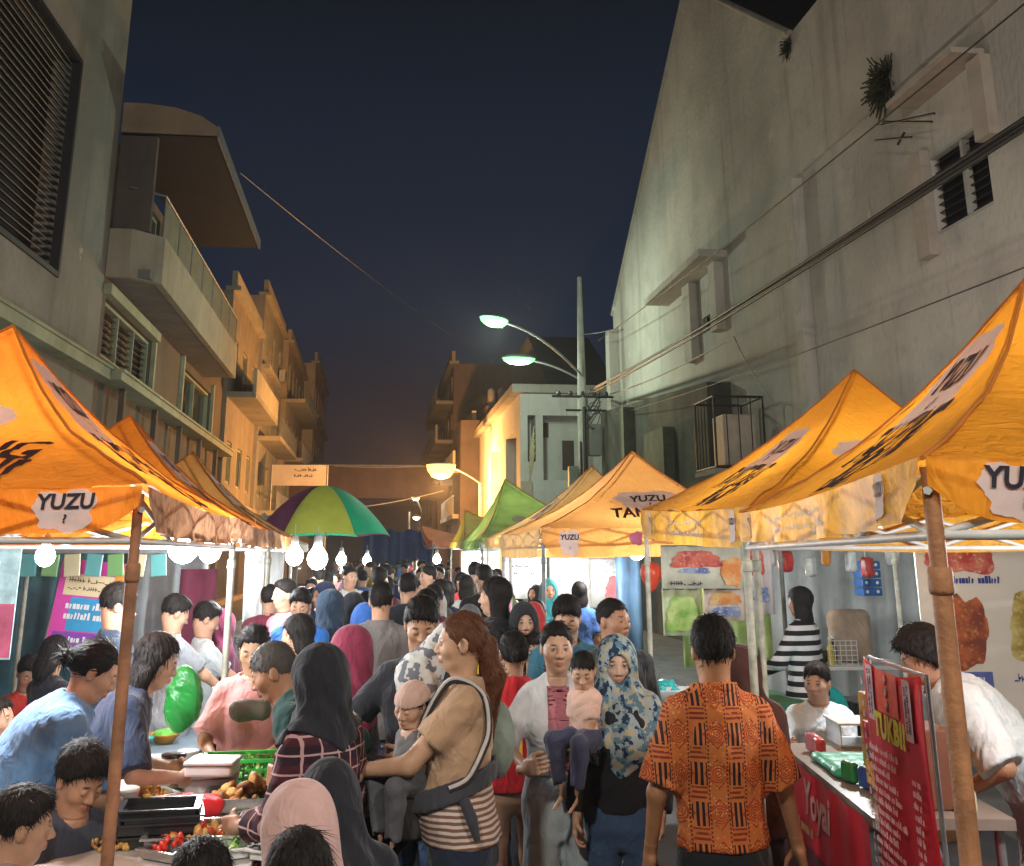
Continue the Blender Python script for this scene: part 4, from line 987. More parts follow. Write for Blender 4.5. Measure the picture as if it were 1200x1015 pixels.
street_lamp('small yellowish lamp hanging over the far end of the market', (1.9, 60, 0), (487, 583), 59, 120, (1, .8, .5), 2, glow=(1, .7, .3), r=.22, arm0=aty(494, 600, 60))
street_lamp('small white lamp lowest above the far end of the market', (1.85, 58, 0), (488, 606), 56, 60, (.95, .95, .9), 3, r=.2, arm0=aty(492, 616, 58))
# unseen lamps added behind the camera to brighten walls and people
def added_lamp(label, base, hx, hz, W, col):
    t = thing('street_lamp', label, 'street lamp', base); m = MB(); m.tube([(0, 0, 0), (0, 0, hz-.5), (hx*.3, 0, hz), (hx, 0, hz+.1)], .06, 8); m.build('post', metal, t)
    m = MB(); m.lathe([(.02, .14), (.2, .1), (.24, 0)], 16, mx=Matrix.Translation((hx, 0, hz+.05))); m.build('lamp_housing', metal, t)
    m = MB(); m.lathe([(.01, -.12), (.18, -.07), (.23, 0)], 16, mx=Matrix.Translation((hx, 0, hz+.045))); m.build('lamp_glass', M('lamp glow', col, .4, 0, 1, emis=20), t)
    point('lamp_light', (hx, 0, hz-.2), W, col, .25, t)
added_lamp('added warm white fill lamp, unseen, on the left behind the camera', (-4.2, -4, 0), 1.6, 7.5, BKL, (1, .94, .82))
added_lamp('added white fill lamp, unseen, on the right behind the camera', (5.4, -6, 0), -1.6, 7.5, BKR, (1, .96, .88))
def wire(name, pts, r, label, sag=.25, mat=None):
    m = MB()
    for a, b in pts:
        a = Vector(a); b = Vector(b); q = []
        for i in range(17):
            s = i/16; p = a.lerp(b, s); p.z -= sag*4*s*(1-s); q.append(p)
        m.tube(q, r, 5)
    tag(m.build(name, mat or blackm), label, 'cable')
P0 = aty(692, 458, 29.5)
wire('cable_bundle', [(P0, aty(1262, 98, 7.2)), (P0+Vector((0, 0, -.08)), aty(1262, 112, 7.2)), (P0+Vector((0, .1, .05)), aty(1262, 106, 7.3))], .022, 'thick bundle of black cables running along the gabled wall', .12)
wire('cable', [(aty(700, 400, 29.5), aty(1262, -46, 7.2))], .010, 'single thin dark wire crossing high over the gabled wall', .1)
wire('cable', [(aty(720, 486, 28), aty(1240, 298, 8))], .008, 'single thin wire low on the gabled wall above orange tent', .1)
wire('cable', [(aty(715, 462, 29), aty(860, 395, 17)), (aty(860, 395, 17), aty(905, 470, 16))], .016, 'loose pale cable end dangling from the cable bundle', .1, M('pale cable', (.35, .34, .3), .6))
wire('cable', [(aty(282, 203, 30), aty(578, 424, 60))], .016, 'thin wire across the night sky from the balcony house', .3, metal)
wire('cable', [(aty(608, 338, 45), aty(622, 362, 40))], .012, 'short wire seen above the two greenish street lamps', .1, metal)
wire('cable', [(aty(392, 546, 55), aty(520, 545, 55))], .03, 'pale wire strung level under the orange street lamp', .1, metal)
wire('cable', [(aty(400, 597, 50), aty(520, 575, 50))], .03, 'pale wire rising from umbrella towards the orange street lamp', .1, metal)
wire('cable', [(aty(684, 392, 30), aty(720, 386, 29))], .02, 'short wire tying the utility pole to the gabled wall', .02, metal)
# ------------------------------------------------------------------ market tents
PATCH = M('print lilac white', (.78, .66, .64), .8, .06, 12, trans=.25); INK = M('print ink', (.045, .012, .012), .7, .3, 60); INKB = M('print ink dark', (.02, .018, .03), .7, .3, 60)
rust = M('rusty pole', (.30, .13, .065), .65, .45, 9, bump=.3, bs=70, stain=.5); rustp = M('rusty orange pole', (.36, .16, .07), .6, .45, 7, bump=.35, bs=70, stain=.65)
galv = M('galvanised pole', (.32, .30, .24), .5, .35, 12, metal=.3, bump=.2, bs=60, stain=.4)
PGL = M('pale worn pole', (.40, .40, .33), .6, .4, 14, bump=.3, bs=50, stain=.5)
whitebar = M('white painted bar', (.55, .55, .53), .5, .15, 8)
def blob_patch(w, h, seed):
    r = random.Random(seed); n = 46; pts = []
    for i in range(n):
        a = 2*math.pi*i/n; e = 1+.10*math.sin(a*3+seed)+.06*math.sin(a*7+seed*2)+r.uniform(-.045, .045)
        c, s = math.cos(a), math.sin(a); q = (abs(c)**4+abs(s)**4)**-.25; pts.append((w/2*c*q*e*.92, h/2*s*q*e*.92))
    me = bpy.data.meshes.new('patch'); me.from_pydata([(x, y, 0) for x, y in pts], [], [list(range(n))])
    bm = bmesh.new(); bm.from_mesh(me); bmesh.ops.triangulate(bm, faces=bm.faces[:]); bm.to_mesh(me); bm.free(); return me
def narrow(me, k=.62):
    for v in me.vertices: v.co.x *= k
    return me
def remesh_grid(me, L):
    """cut a flat mesh by a grid so it can follow a curved sheet"""
    bm = bmesh.new(); bm.from_mesh(me)
    xs = [v.co.x for v in bm.verts]; ys = [v.co.y for v in bm.verts]
    for ax, vals in ((0, xs), (1, ys)):
        a, b = min(vals), max(vals); n = int((b-a)/L)+1
        for i in range(1, n):
            co = [0, 0, 0]; co[ax] = a+(b-a)*i/n; no = [0, 0, 0]; no[ax] = 1
            bmesh.ops.bisect_plane(bm, geom=bm.verts[:]+bm.edges[:]+bm.faces[:], plane_co=co, plane_no=no)
    bm.to_mesh(me); bm.free(); return me
def tent(label, c, peak, mat, valmat, writing, poles, drop=.13, sag=.13, polemat=None, group='market tents lining the street', inkmat=None, slack=.02, crumple=.017, truss=True, barm=None):
    """c: four eave corners in order, near-street, far-street, far-back, near-back; writing: list of (face, kind)"""
    base = sum((Vector(q) for q in c), Vector())/4; base.z = 0
    t = thing('market_tent', label, 'market tent', base, 0, group); C = [Vector(q)-base for q in c]; P = Vector(peak)-base
    faces = [(0, 1), (1, 2), (2, 3), (3, 0)]
    def surf(fi, s, v, off=0.):
        a, b = C[faces[fi][0]], C[faces[fi][1]]; e = a.lerp(b, s); e.z -= slack*math.sin(math.pi*s)
        p = e.lerp(P, v); p.z -= sag*math.sin(math.pi*v)*(.75+.25*v)
        q = p*1.0
        w_ = float(wob(q.x+base.x, q.y+base.y, q.z, 7.)); w2 = float(wob(q.y*1.7+base.y, q.x*.7, q.z*1.2, 19.))
        p.z += crumple*(w_*1.1+w2*.5)*(1-v*.6)
        if off:
            n = (b-a).cross(P-a).normalized()
            if n.z < 0: n = -n
            p += n*off
        return p
    m = MB()
    for fi in range(4):
        ns, nv = 30, 22; vs = [surf(fi, i/ns, j/nv) for j in range(nv+1) for i in range(ns+1)]
        m.add(vs, [(j*(ns+1)+i, j*(ns+1)+i+1, (j+1)*(ns+1)+i+1, (j+1)*(ns+1)+i) for j in range(nv) for i in range(ns)], smooth=True)
    me = m.mesh('canopy'); bm = bmesh.new(); bm.from_mesh(me); bmesh.ops.remove_doubles(bm, verts=bm.verts[:], dist=.002); bmesh.ops.recalc_face_normals(bm, faces=bm.faces[:]); bm.to_mesh(me); bm.free()
    can = obj('canopy', me, mat, t)
    se = MB()
    for k in range(4):
        se.tube([surf(k, 0, j/18, .004) for j in range(19)], .006, 5)
    se.build('seam', M('seam orange', (.45, .14, .02), .8), can)
    def val(fi, s, d, off=0.):
        a, b = C[faces[fi][0]], C[faces[fi][1]]; p = a.lerp(b, s); p.z -= slack*math.sin(math.pi*s); L = (b-a).length
        n = (b-a).cross(Vector((0, 0, 1))).normalized()
        if n.dot(p) < 0: n = -n
        dd = d*drop*(1-.55*max(0, 1-min(s, 1-s)*L/.16)**2)
        p.z -= dd; p += n*(.012+off+.022*d*math.sin(s*L*9+fi)+.012*d*math.sin(s*L*23+1)); return p
    for fi in range(4):
        m = MB(); ns, nv = 60, 5
        vs = [val(fi, i/ns, j/nv) for j in range(nv+1) for i in range(ns+1)]
        m.add(vs, [(j*(ns+1)+i, (j+1)*(ns+1)+i, (j+1)*(ns+1)+i+1, j*(ns+1)+i+1) for j in range(nv) for i in range(ns)], smooth=True)
        vm = valmat[fi] if isinstance(valmat, (list, tuple)) else valmat
        if vm is not None: m.build('valance', vm, t)
    def onface(me_, fi, u0, v0, off, kind='face'):
        a, b = C[faces[fi][0]], C[faces[fi][1]]; L = (b-a).length; mid = (a+b)/2; SL = (P-mid).length
        # reading direction: left to right as seen from outside
        out = mid.copy(); out.z = 0; rd = Vector((0, 0, 1)).cross(out).normalized(); sg = 1 if rd.dot(b-a) > 0 else -1
        for vtx in me_.vertices:
            x, y = vtx.co.x+u0, vtx.co.y+v0
            if kind == 'face':
                v = min(max(y/SL, 0), .97); s = .5+sg*x/(L*(1-v)); s = min(max(s, .0), 1.); vtx.co = surf(fi, s, v, off)
            else: vtx.co = val(fi, .5+sg*x/L, -y/drop, off)
        me_.update(); return me_
    ink = inkmat or INK
    for (fi, kind) in writing:
        if kind == 'roof':
            pm = remesh_grid(blob_patch(.62, .46, fi+3), .08); obj('print_patch', onface(pm, fi, 0, .80, .007), PATCH, t)
            tm = remesh_grid(narrow(text_mesh('YUZU', .21, .007, .15)), .06); obj('lettering', onface(tm, fi, 0, .83, .011), INKB, t)
            tm = remesh_grid(text_mesh('?', .09, .003, .1), .06); obj('lettering', onface(tm, fi, 0, .69, .011), INKB, t)
            tm = remesh_grid(narrow(text_mesh('TANTENG', .38, .012, .18), .46), .06); obj('lettering', onface(tm, fi, tshift, .47, .008), ink, t)
            tm = remesh_grid(narrow(text_mesh('MAU!', .40, .014, .18), .46), .06); obj('lettering', onface(tm, fi, tshift+.19, .20, .008), ink, t)
        if kind == 'roofpatch':
            pm = remesh_grid(blob_patch(.7, .5, fi+3), .08); obj('print_patch', onface(pm, fi, 0, .78, .007), PATCH, t)
            tm = remesh_grid(narrow(text_mesh('YUZU', .20, .006, .15)), .06); obj('lettering', onface(tm, fi, 0, .80, .011), INKB, t)
        if kind == 'val':
            pm = remesh_grid(blob_patch(.185, drop*.98, fi+9), .04); u = .52 if writing_u is None else writing_u
            obj('print_patch', onface(pm, fi, u, -drop*.5, .004, 'v'), PATCH, t)
            tm = remesh_grid(text_mesh('YUZU', .062, .002, .1), .03); obj('lettering', onface(tm, fi, u, -drop*.32, .008, 'v'), INKB, t)
            tm = remesh_grid(text_mesh('?', .034, .001, .1), .03); obj('lettering', onface(tm, fi, u, -drop*.70, .008, 'v'), INKB, t)
        if kind == 'valsmall':
            sc = remesh_grid(scribble(95, .42, .09, 2, ragged=.1), .04); obj('lettering', onface(sc, fi, .10, -drop*.33, .006, 'v'), INKB, t)
            sc = remesh_grid(blob_patch(.12, .12, 5), .04); obj('print_patch', onface(sc, fi, -.25, -drop*.36, .006, 'v'), M('rose print', (.45, .10, .18), .6, .3, 8), t)
        if kind == 'valtext':
            sc = remesh_grid(scribble(fi+21, .9, drop*.62, 2, ragged=.1), .04); obj('lettering', onface(sc, fi, 0, -drop*.5, .005, 'v'), M('print grey white', (.70, .68, .62), .7), t)
            for uu in (-1.1, 1.15):
                pm = remesh_grid(blob_patch(.15, drop*.92, fi+9), .04); obj('print_patch', onface(pm, fi, uu, -drop*.5, .004, 'v'), PATCH, t)
                tm = remesh_grid(text_mesh('YUZU', .045, .002, .1), .03); obj('lettering', onface(tm, fi, uu, -drop*.35, .008, 'v'), INKB, t)
    # frame
    pm_ = polemat or galv
    for k in poles:
        c_ = C[k]*1.0; inn = c_.copy(); inn.z = 0; c_ -= inn.normalized()*.03
        m = MB(); rr = .019 if isinstance(poles, list) else poles[k]; m.tube([(c_.x, c_.y, 0), (c_.x, c_.y, 1.82)], rr, 12); m.tube([(c_.x, c_.y, 1.821), (c_.x, c_.y, c_.z-.02)], rr*.86, 12)
        m.lathe([(rr*1.12, 0), (rr*1.25, .01), (rr*1.25, .045), (rr*1.12, .055)], 12, mx=Matrix.Translation((c_.x, c_.y, 1.79)))
        m.box(c_.x-rr*1.8, c_.x+rr*1.8, c_.y-rr*1.8, c_.y+rr*1.8, 0, .012); m.build('pole', (pm_[k] if isinstance(pm_, dict) else pm_), t)
    for fi in range(4):
        a, b = C[faces[fi][0]]*1., C[faces[fi][1]]*1.
        for q in (a, b): w_ = q.copy(); w_.z = 0; q -= w_.normalized()*.035
        m = MB(); dz = Vector((0, 0, -.16)); m.tube([a+dz, b+dz], .012, 6)
        k = 4
        for i in range(k):
            p = a.lerp(b, i/k)+dz; q = a.lerp(b, (i+1)/k)+dz; up = Vector((0, 0, .13))
            if truss: m.tube([p+up*(i % 2), q+up*((i+1) % 2)], .009, 5); m.tube([p+up*((i+1) % 2), q+up*(i % 2)], .009, 5)
        m.build('eave_truss', barm or whitebar, t)
    m = MB()
    for k in range(4):
        rp_ = []
        for j in range(9): q = C[k].lerp(P, j/8); q.z -= .07+(sag+.03)*math.sin(math.pi*j/8)+.06*j/8; rp_.append(q)
        m.tube(rp_, .010, 5)
    m.build('roof_rib', barm or whitebar, t)
    return t
writing_u = None; tshift = 0.
def cnv(name, c, trans=.5, **k): return M(name, c, .62, .16, 1.6, bump=.25, bs=26, trans=trans, spec=.3, wrk=.8, stain=.16, **k)
OR1 = cnv('orange canvas', (.82, .235, .022), .42); OR2 = cnv('amber canvas', (.86, .33, .025), .42); OR3 = cnv('faded orange canvas', (.70, .31, .08), .36)
GLD = M('gold satin', (.72, .36, .025), .45, .35, 9, bump=.5, bs=24, trans=.45); FRG = M('ragged brown fringe', (.42, .22, .12), .8, .5, 22, trans=.35)
GRNC = M('yellow green canvas', (.22, .31, .07), .6, .3, 3, trans=.45); BRN = cnv('tan canvas', (.52, .30, .10), .3); SAL = cnv('salmon canvas', (.85, .30, .16)); YEL = cnv('yellow canvas', (.9, .62, .06)); WHT = cnv('white canvas', (.7, .7, .68))
e = 2.07
print('tents')
writing_u = .76; tshift = .12
tent('near left orange tent with slogan roof and a hanging bulb', [(-.70, 3.35, e), (-.78, 6.32, e), (-2.75, 6.32, e), (-2.66, 3.35, e)], aty(15, 383, 4.85), OR1, [FRG, OR1, OR1, OR1], [(3, 'roof'), (0, 'roof'), (3, 'val')], {0: .0185, 1: .018, 2: .018, 3: .018}, polemat={0: rust, 1: galv, 2: galv, 3: galv})
writing_u = None; tshift = 0.
tent('second left orange tent, behind the near left one', [(-.80, 6.42, e), (-.88, 9.4, e), (-2.85, 9.4, e), (-2.75, 6.42, e)], aty(152, 487, 7.9), OR1, [FRG, OR1, OR1, None], [(0, 'roof')], {0: .019, 1: .019, 2: .019})
tent('third left orange tent, last before the striped umbrella', [(-.88, 9.5, e), (-.96, 13.1, e), (-2.9, 13.1, e), (-2.85, 9.5, e)], aty(226, 529, 11.2), OR3, [OR3, OR3, OR3, None], [(0, 'roof')], {0: .019, 1: .019})
r1a = Vector((1.15, 2.13, e)); r1b = Vector((1.74, 5.0, 2.06)); wv = Vector((.98, -.2, 0)).normalized()*1.75
pk1 = aty(1203, 328, 3.55)
writing_u = -.68
tent('near right amber tent with slogan roof, gold banner valance and thick rusty pole', [r1a, r1b, r1b+wv, r1a+wv], pk1, OR2, [GLD, GLD, OR2, OR2], [(0, 'roof'), (3, 'roofpatch'), (3, 'val'), (0, 'valtext')], {0: .0205, 1: .019, 2: .019, 3: .019}, polemat={0: rustp, 1: PGL, 2: galv, 3: galv}, drop=.13)
writing_u = None
tent('second right amber tent with gold banner valance, beside the gabled wall', [(1.84, 5.12, 2.10), (2.02, 8.0, 2.2), (4.0, 8.0, 2.16), (3.75, 5.12, 2.1)], aty(1001, 434, 6.6), OR2, [GLD, GLD, OR2, GLD], [(0, 'roof'), (3, 'roofpatch'), (0, 'valtext')], {0: .019, 1: .019, 2: .019, 3: .019}, drop=.2, polemat=PGL)
writing_u = -.84
tent('third right faded orange tent facing the street with lettered roof', [(1.44, 9.27, 2.09), (1.44, 12.2, 2.09), (3.6, 12.2, 2.1), (3.6, 9.27, 2.15)], aty(741, 529, 10.8), OR3, [BRN, OR3, OR3, OR3], [(3, 'roof'), (3, 'val'), (3, 'valsmall')], {0: .019, 1: .019, 3: .019}, drop=.24, polemat=M('grey pole', (.2, .2, .2), .5, .3, 9))
writing_u = None
tent('fourth right tan tent, behind the faded orange one', [(1.55, 12.4, 2.1), (1.6, 15.4, 2.1), (3.7, 15.4, 2.1), (3.7, 12.4, 2.1)], aty(694, 546, 14.0), BRN, [BRN, None, None, BRN], [(0, 'roofpatch')], {0: .019, 1: .019})
tent('fifth right green tent with yellow edges and a sharp peak', [(1.55, 15.7, 2.1), (1.6, 19.5, 2.1), (3.8, 19.5, 2.1), (3.8, 15.7, 2.1)], aty(592, 562, 17.5), GRNC, [GRNC, None, None, GRNC], [(3, 'roofpatch')], {0: .02, 1: .02}, inkmat=INK)
tent('yellow tent, sixth on the right, with curved up tip', [(1.75, 21, 2.15), (1.8, 25.5, 2.15), (4, 25.5, 2.15), (4, 21, 2.15)], aty(545, 598, 23.2), YEL, [YEL, None, None, WHT], [], {0: .02, 1: .02})
tent('small salmon tent at the far end on the right', [(1.5, 28, 2.2), (1.5, 32, 2.2), (4, 32, 2.2), (4, 28, 2.2)], aty(494, 616, 30), SAL, [SAL, None, None, SAL], [], {0: .02})
tent('white topped tent on the left past the umbrella', [(-1.5, 22, 2.1), (-1.55, 26, 2.1), (-3.5, 26, 2.1), (-3.5, 22, 2.1)], (-2.4, 24, 2.75), WHT, [WHT, None, None, WHT], [], {0: .02})
# stalls behind the photographer (their light reaches the street)
# ------------------------------------------------------------------ striped umbrella
ub = aty(380, 569, 18.5); u_ = thing('market_umbrella', 'big umbrella with green, yellow and purple panels over the left stalls', 'umbrella', (ub.x, 18.5, 0))
zr = aty(380, 628, 18.5).z; Ru = 1.14; hU = ub.z-zr
cols = [M('umbrella purple', (.13, .025, .07), .6, .15, 2, trans=.35), M('umbrella yellow', (.48, .50, .06), .6, .15, 2, trans=.4), M('umbrella green', (.01, .34, .16), .6, .15, 2, trans=.4)]
order = [2, 2, 2, 1, 0, 0, 1, 1]
order = {0: 0, 1: 2, 2: 1, 3: 0, 4: 1, 5: 2}
for k in range(6):
    m = MB(); n, q = 10, 10; vs = []
    for j in range(q+1):
        s = j/q; r = Ru*s
        for i in range(n+1):
            a = 2*math.pi*(k+i/n)/6; dip = 1-.045*math.sin(math.pi*i/n)*s; z = hU*(1-s**1.9)+.03*math.sin(math.pi*i/n)*s*s
            vs.append((r*dip*math.cos(a), r*dip*math.sin(a), zr+z))
    m.add(vs, [(j*(n+1)+i, (j+1)*(n+1)+i, (j+1)*(n+1)+i+1, j*(n+1)+i+1) for j in range(q) for i in range(n)], smooth=True)
    m.build('panel', cols[order[k]], u_)
m = MB(); m.tube([(0, 0, 0), (0, 0, zr+hU-.01)], .022, 8); m.build('pole', whitebar, u_)
m = MB()
for k in range(6):
    a = 2*math.pi*k/6; pts = []
    for j in range(9): s = j/8; pts.append((Ru*s*math.cos(a), Ru*s*math.sin(a), zr+hU*(1-s**1.9)-.012))
    m.tube(pts, .006, 4); m.tube([(0, 0, zr-.12), (Ru*.5*math.cos(a), Ru*.5*math.sin(a), zr+hU*(1-.5**1.9)-.02)], .005, 4)
m.build('ribs', metal, u_)
# ------------------------------------------------------------------ hanging bulbs
def bulb(loc, W, label, r=.042, cord=.12, col=(.90, .97, 1.), emis=26):
    t = thing('light_bulb', label, 'light bulb', loc, 0, 'bare bulbs hanging in the stalls'); L = loc
    m = MB(); m.lathe([(.003, -r*1.02), (r*.45, -r*.92), (r*.82, -r*.58), (r, -.05*r), (r*.88, r*.5), (r*.52, r*.98), (r*.36, r*1.35)], 20); m.build('glass', M('bulb glow', (.95, .98, 1.), .4, 0, 1, emis=emis), t)
    m = MB(); m.lathe([(r*.38, r*1.35), (r*.42, r*1.45), (r*.42, r*2.1), (r*.2, r*2.3)], 12); m.tube([(0, 0, r*2.2), (0, 0, r*2.2+cord)], .004, 5); m.build('socket', M('white socket', (.6, .6, .58), .5), t)
    point('bulb_light', (0, 0, -r-.05), W, col, .06, t); return t
zb_ = 1.86
bulb(aty(53, 652, 4.7), BULB*.8, 'bare bulb hanging at the left under the near left tent', .04)
bulb(aty(215, 641, 6.0), BULB*.6, 'large glaring bulb between the first and second left tents', .085)
bulb(aty(246, 646, 6.9), BULB*.5, 'glaring bulb just right of the largest left one', .07)
bulb(aty(297, 648, 8.4), BULB*.6, 'bulb hanging beside the pole under the second left tent', .06)
bulb(aty(345, 652, 11.2), BULB, 'bulb glowing left below the striped umbrella', .09)
bulb(aty(372, 655, 14), BULB, 'bright bulb right below the striped umbrella pole', .13)
bulb(aty(400, 656, 19), BULB, 'small far bulb past the umbrella on the left', .09)
bulb(aty(430, 657, 25), BULB, 'tiny far bulb left of the blue tarpaulin', .1)
bulb(aty(746, 645, 9.9), BULB, 'glaring bulb under the third right tent', .085)
bulb(aty(612, 655, 13.8), BULB, 'white bulb under the tan tent on the right', .07)
bulb(aty(560, 656, 18), BULB, 'white bulb under the green tent', .09)
bulb(aty(512, 656, 24), BULB, 'white bulb under the yellow tent', .09)
bulb((2.5, 11.3, 1.98), BULB*1.2, 'bulb added deep inside the third right tent to brighten it', .05)  # unseen bulb added to brighten the white panels
bulb((2.7, 14.4, 1.98), BULB*1.2, 'bulb added deep inside the tan right tent to brighten it', .05)  # extra bulb put in to light the panel behind it
bulb((2.7, 18.0, 1.98), BULB*1.2, 'bulb added deep inside the green tent to brighten it', .05)  # another added bulb, lights the panel under this tent
bulb((2.75, 3.6, 1.98), BULB*.8, 'bulb tucked high under the near right amber tent', .045)
bulb((2.9, 6.5, 2.0), BULB*.8, 'bulb tucked high under the second right amber tent', .045)
bulb((-1.9, 5.0, 2.0), BULB*.45, 'bulb deep inside the near left tent', .045)
bulb((4.9, 7.6, 2.15), BULB*.9, 'bulb under the white tarpaulin beside the grey wall', .045)
# ------------------------------------------------------------------ white tarpaulins
def sheet(name, pts, label, mat, cat='tarpaulin', sag=.08, n=14):
    a, b, c, d = [Vector(p) for p in pts]; m = MB(); vs = []
    for j in range(n+1):
        for i in range(n+1):
            s, t = i/n, j/n; p = a.lerp(b, s).lerp(d.lerp(c, s), t); p.z -= sag*math.sin(math.pi*s)*math.sin(math.pi*t)*2; p.z += .02*float(wob(p.x, p.y, 0, 8)); vs.append(p)
    m.add(vs, [(j*(n+1)+i, j*(n+1)+i+1, (j+1)*(n+1)+i+1, (j+1)*(n+1)+i) for j in range(n) for i in range(n)], smooth=True)
    o = m.build(name, mat); sm = o.modifiers.new('s', 'SOLIDIFY'); sm.thickness = .006; return tag(o, label, cat)
WT = M('white tarp', (.72, .72, .70), .6, .06, 3, trans=.35)
sheet('tarpaulin', [(2.95, 2.2, 2.10), (6.9, 2.2, 2.25), (6.9, 8.6, 2.12), (3.9, 8.6, 2.04)], 'white tarpaulin roof stretched from the near right tent to the wall', WT)
sheet('tarpaulin', [(-2.75, 3.0, 2.06), (-5.2, 3.0, 2.2), (-5.3, 11, 2.1), (-2.95, 11, 2.02)], 'white tarpaulin roof behind the near left tent', WT)
# ------------------------------------------------------------------ the people
def fit(px, py, d, face, solve='h', ex=0., **kw):
    """pose whose head top is seen at (px,py) from the camera at distance d; returns pose and ground position"""
    T = aty(px, py, d); hair = .012+ex
    lo, hi = (.5, 1.95) if solve == 'h' else (0, 80)
    for _ in range(18):
        mid = (lo+hi)/2; a = dict(kw); a['h' if solve == 'h' else 'lean'] = mid; p = mk_pose(**a); top = p.hc[2]+.112*p.hs+hair
        if solve == 'h':
            if top > T.z: hi = mid
            else: lo = mid
        else:
            if top < T.z: hi = mid
            else: lo = mid
    c, s = math.cos(R(face)), math.sin(R(face)); hx, hy = p.hc[0], p.hc[1]
    return p, (T.x-(c*hx-s*hy), T.y-(s*hx+c*hy), 0)
LOG = []
def put(label, px, py, d, face, q=.011, solve='h', pose=None, **kw):
    pose = dict(pose or {}); ex = .012 if 'hijab' in kw else (.012 if kw.get('cap') else 0)
    if (kw.get('hair') or (0,))[0] == 'curly': ex = .02
    p, loc = fit(px, py, d, face, solve, ex, **pose); LOG.append((label[:40], round(p.h, 2)))
    return person(label, p, loc, face, q=q, **kw)
ARM = lambda x, y, z, **k: dict(h=(x, y, z), **k)
JEAN = cloth((.05, .09, .18), 'denim'); JEANL = cloth((.42, .48, .52), 'pale denim'); BLK = cloth((.015, .015, .02), 'black cloth'); NAVY = cloth((.02, .028, .055), 'navy cloth')
DG = cloth((.045, .05, .06), 'dark grey cloth')
# ---- pattern cloths
n = NT('batik shirt'); bx = n.f('ADD', n.x, .1555); PR = .128
col = n.tri(bx, PR); row = n.tri(n.f('ADD', n.z, .02), PR); jit = n.f('MULTIPLY', n.f('SUBTRACT', n.noise(30., 3.), .5), .012)
cx = n.f('MULTIPLY', n.f('SUBTRACT', 1., col), PR/2); cz = n.f('MULTIPLY', n.f('SUBTRACT', 1., row), PR/2)
rr1 = n.f('ADD', n.f('SQRT', n.f('ADD', n.f('POWER', cx, 2.), n.f('POWER', cz, 2.))), jit)
rr2 = n.f('ADD', n.f('ADD', cx, cz), jit)
ros = n.AND(n.lt(rr1, .031), n.gt(n.f('SINE', n.f('MULTIPLY', rr1, 760.)), .1)); dia = n.AND(n.AND(n.gt(rr2, .043), n.lt(rr2, .050)), n.gt(n.noise(60.), .42))
inb = n.lt(col, .42); tooth = n.gt(n.tri(bx, .0183), .46)
bars = n.AND(n.AND(inb, tooth), n.AND(n.gt(n.f('ADD', row, n.f('MULTIPLY', jit, 12.)), .42), n.gt(n.noise(22., 2., (1, 1, .4)), .40)))
bars2 = n.AND(n.AND(inb, n.gt(n.tri(n.z, .016), .5)), n.AND(n.lt(row, .34), n.gt(n.noise(45.), .40)))
edge = n.AND(n.AND(n.gt(col, .46), n.lt(col, .55)), n.gt(n.tri(n.z, .013), .45)); dots = n.AND(n.lt(n.vor(75.), .22), n.gt(col, .5))
base = n.mix(n.noise(7., 4.), (.62, .20, .055), (.42, .11, .03)); c1 = n.mix(n.OR(ros, dia), base, (.34, .045, .015)); c1 = n.mix(dots, c1, (.70, .34, .14))
c1 = n.mix(edge, c1, (.12, .02, .015)); c1 = n.mix(bars2, c1, (.22, .03, .015)); c3 = n.mix(bars, c1, (.022, .012, .018)); BATIK = n.done(c3, .12, 300)
n = NT('plaid shirt'); pl = n.OR(n.gt(n.tri(n.f('ADD', n.x, n.f('MULTIPLY', n.y, .35)), .055), .88), n.gt(n.tri(n.z, .06), .89))
PLAID = n.done(n.mix(pl, n.mix(n.gt(n.tri(n.z, .12), .5), (.055, .010, .018), (.022, .008, .016)), (.42, .25, .24)), .12, 300)
n = NT('fine stripes'); STR = n.done(n.mix(n.gt(n.tri(n.f('ADD', n.z, n.f('MULTIPLY', n.noise(6.), .02)), .021), .5), (.60, .50, .45), (.20, .10, .07)), .1, 300)
n = NT('black white stripes'); BWS = n.done(n.mix(n.gt(n.tri(n.z, .075), .5), (.55, .56, .58), (.012, .012, .016)), .1, 300)
n = NT('floral scarf'); nz = n.noise(21., 3.); nz2 = n.noise(27., 3., (1, 1.3, .9)); c1 = n.mix(n.gt(nz, .50), (.10, .19, .25), (.30, .36, .38)); c1 = n.mix(n.gt(nz2, .57), c1, (.42, .36, .24)); c1 = n.mix(n.lt(nz2, .41), c1, (.018, .03, .06)); FLOR = n.done(c1, .12, 250)
n = NT('printed white cloth'); nz = n.noise(22., 2.); PRW = n.done(n.mix(n.gt(nz, .54), (.58, .57, .55), (.16, .17, .20)), .12, 250)
n = NT('red check cloth'); REDC = n.done(n.mix(n.OR(n.gt(n.tri(n.x, .05), .6), n.gt(n.tri(n.y, .05), .6)), (.6, .08, .05), (.6, .25, .18)), .1, 200)
Q = .0085
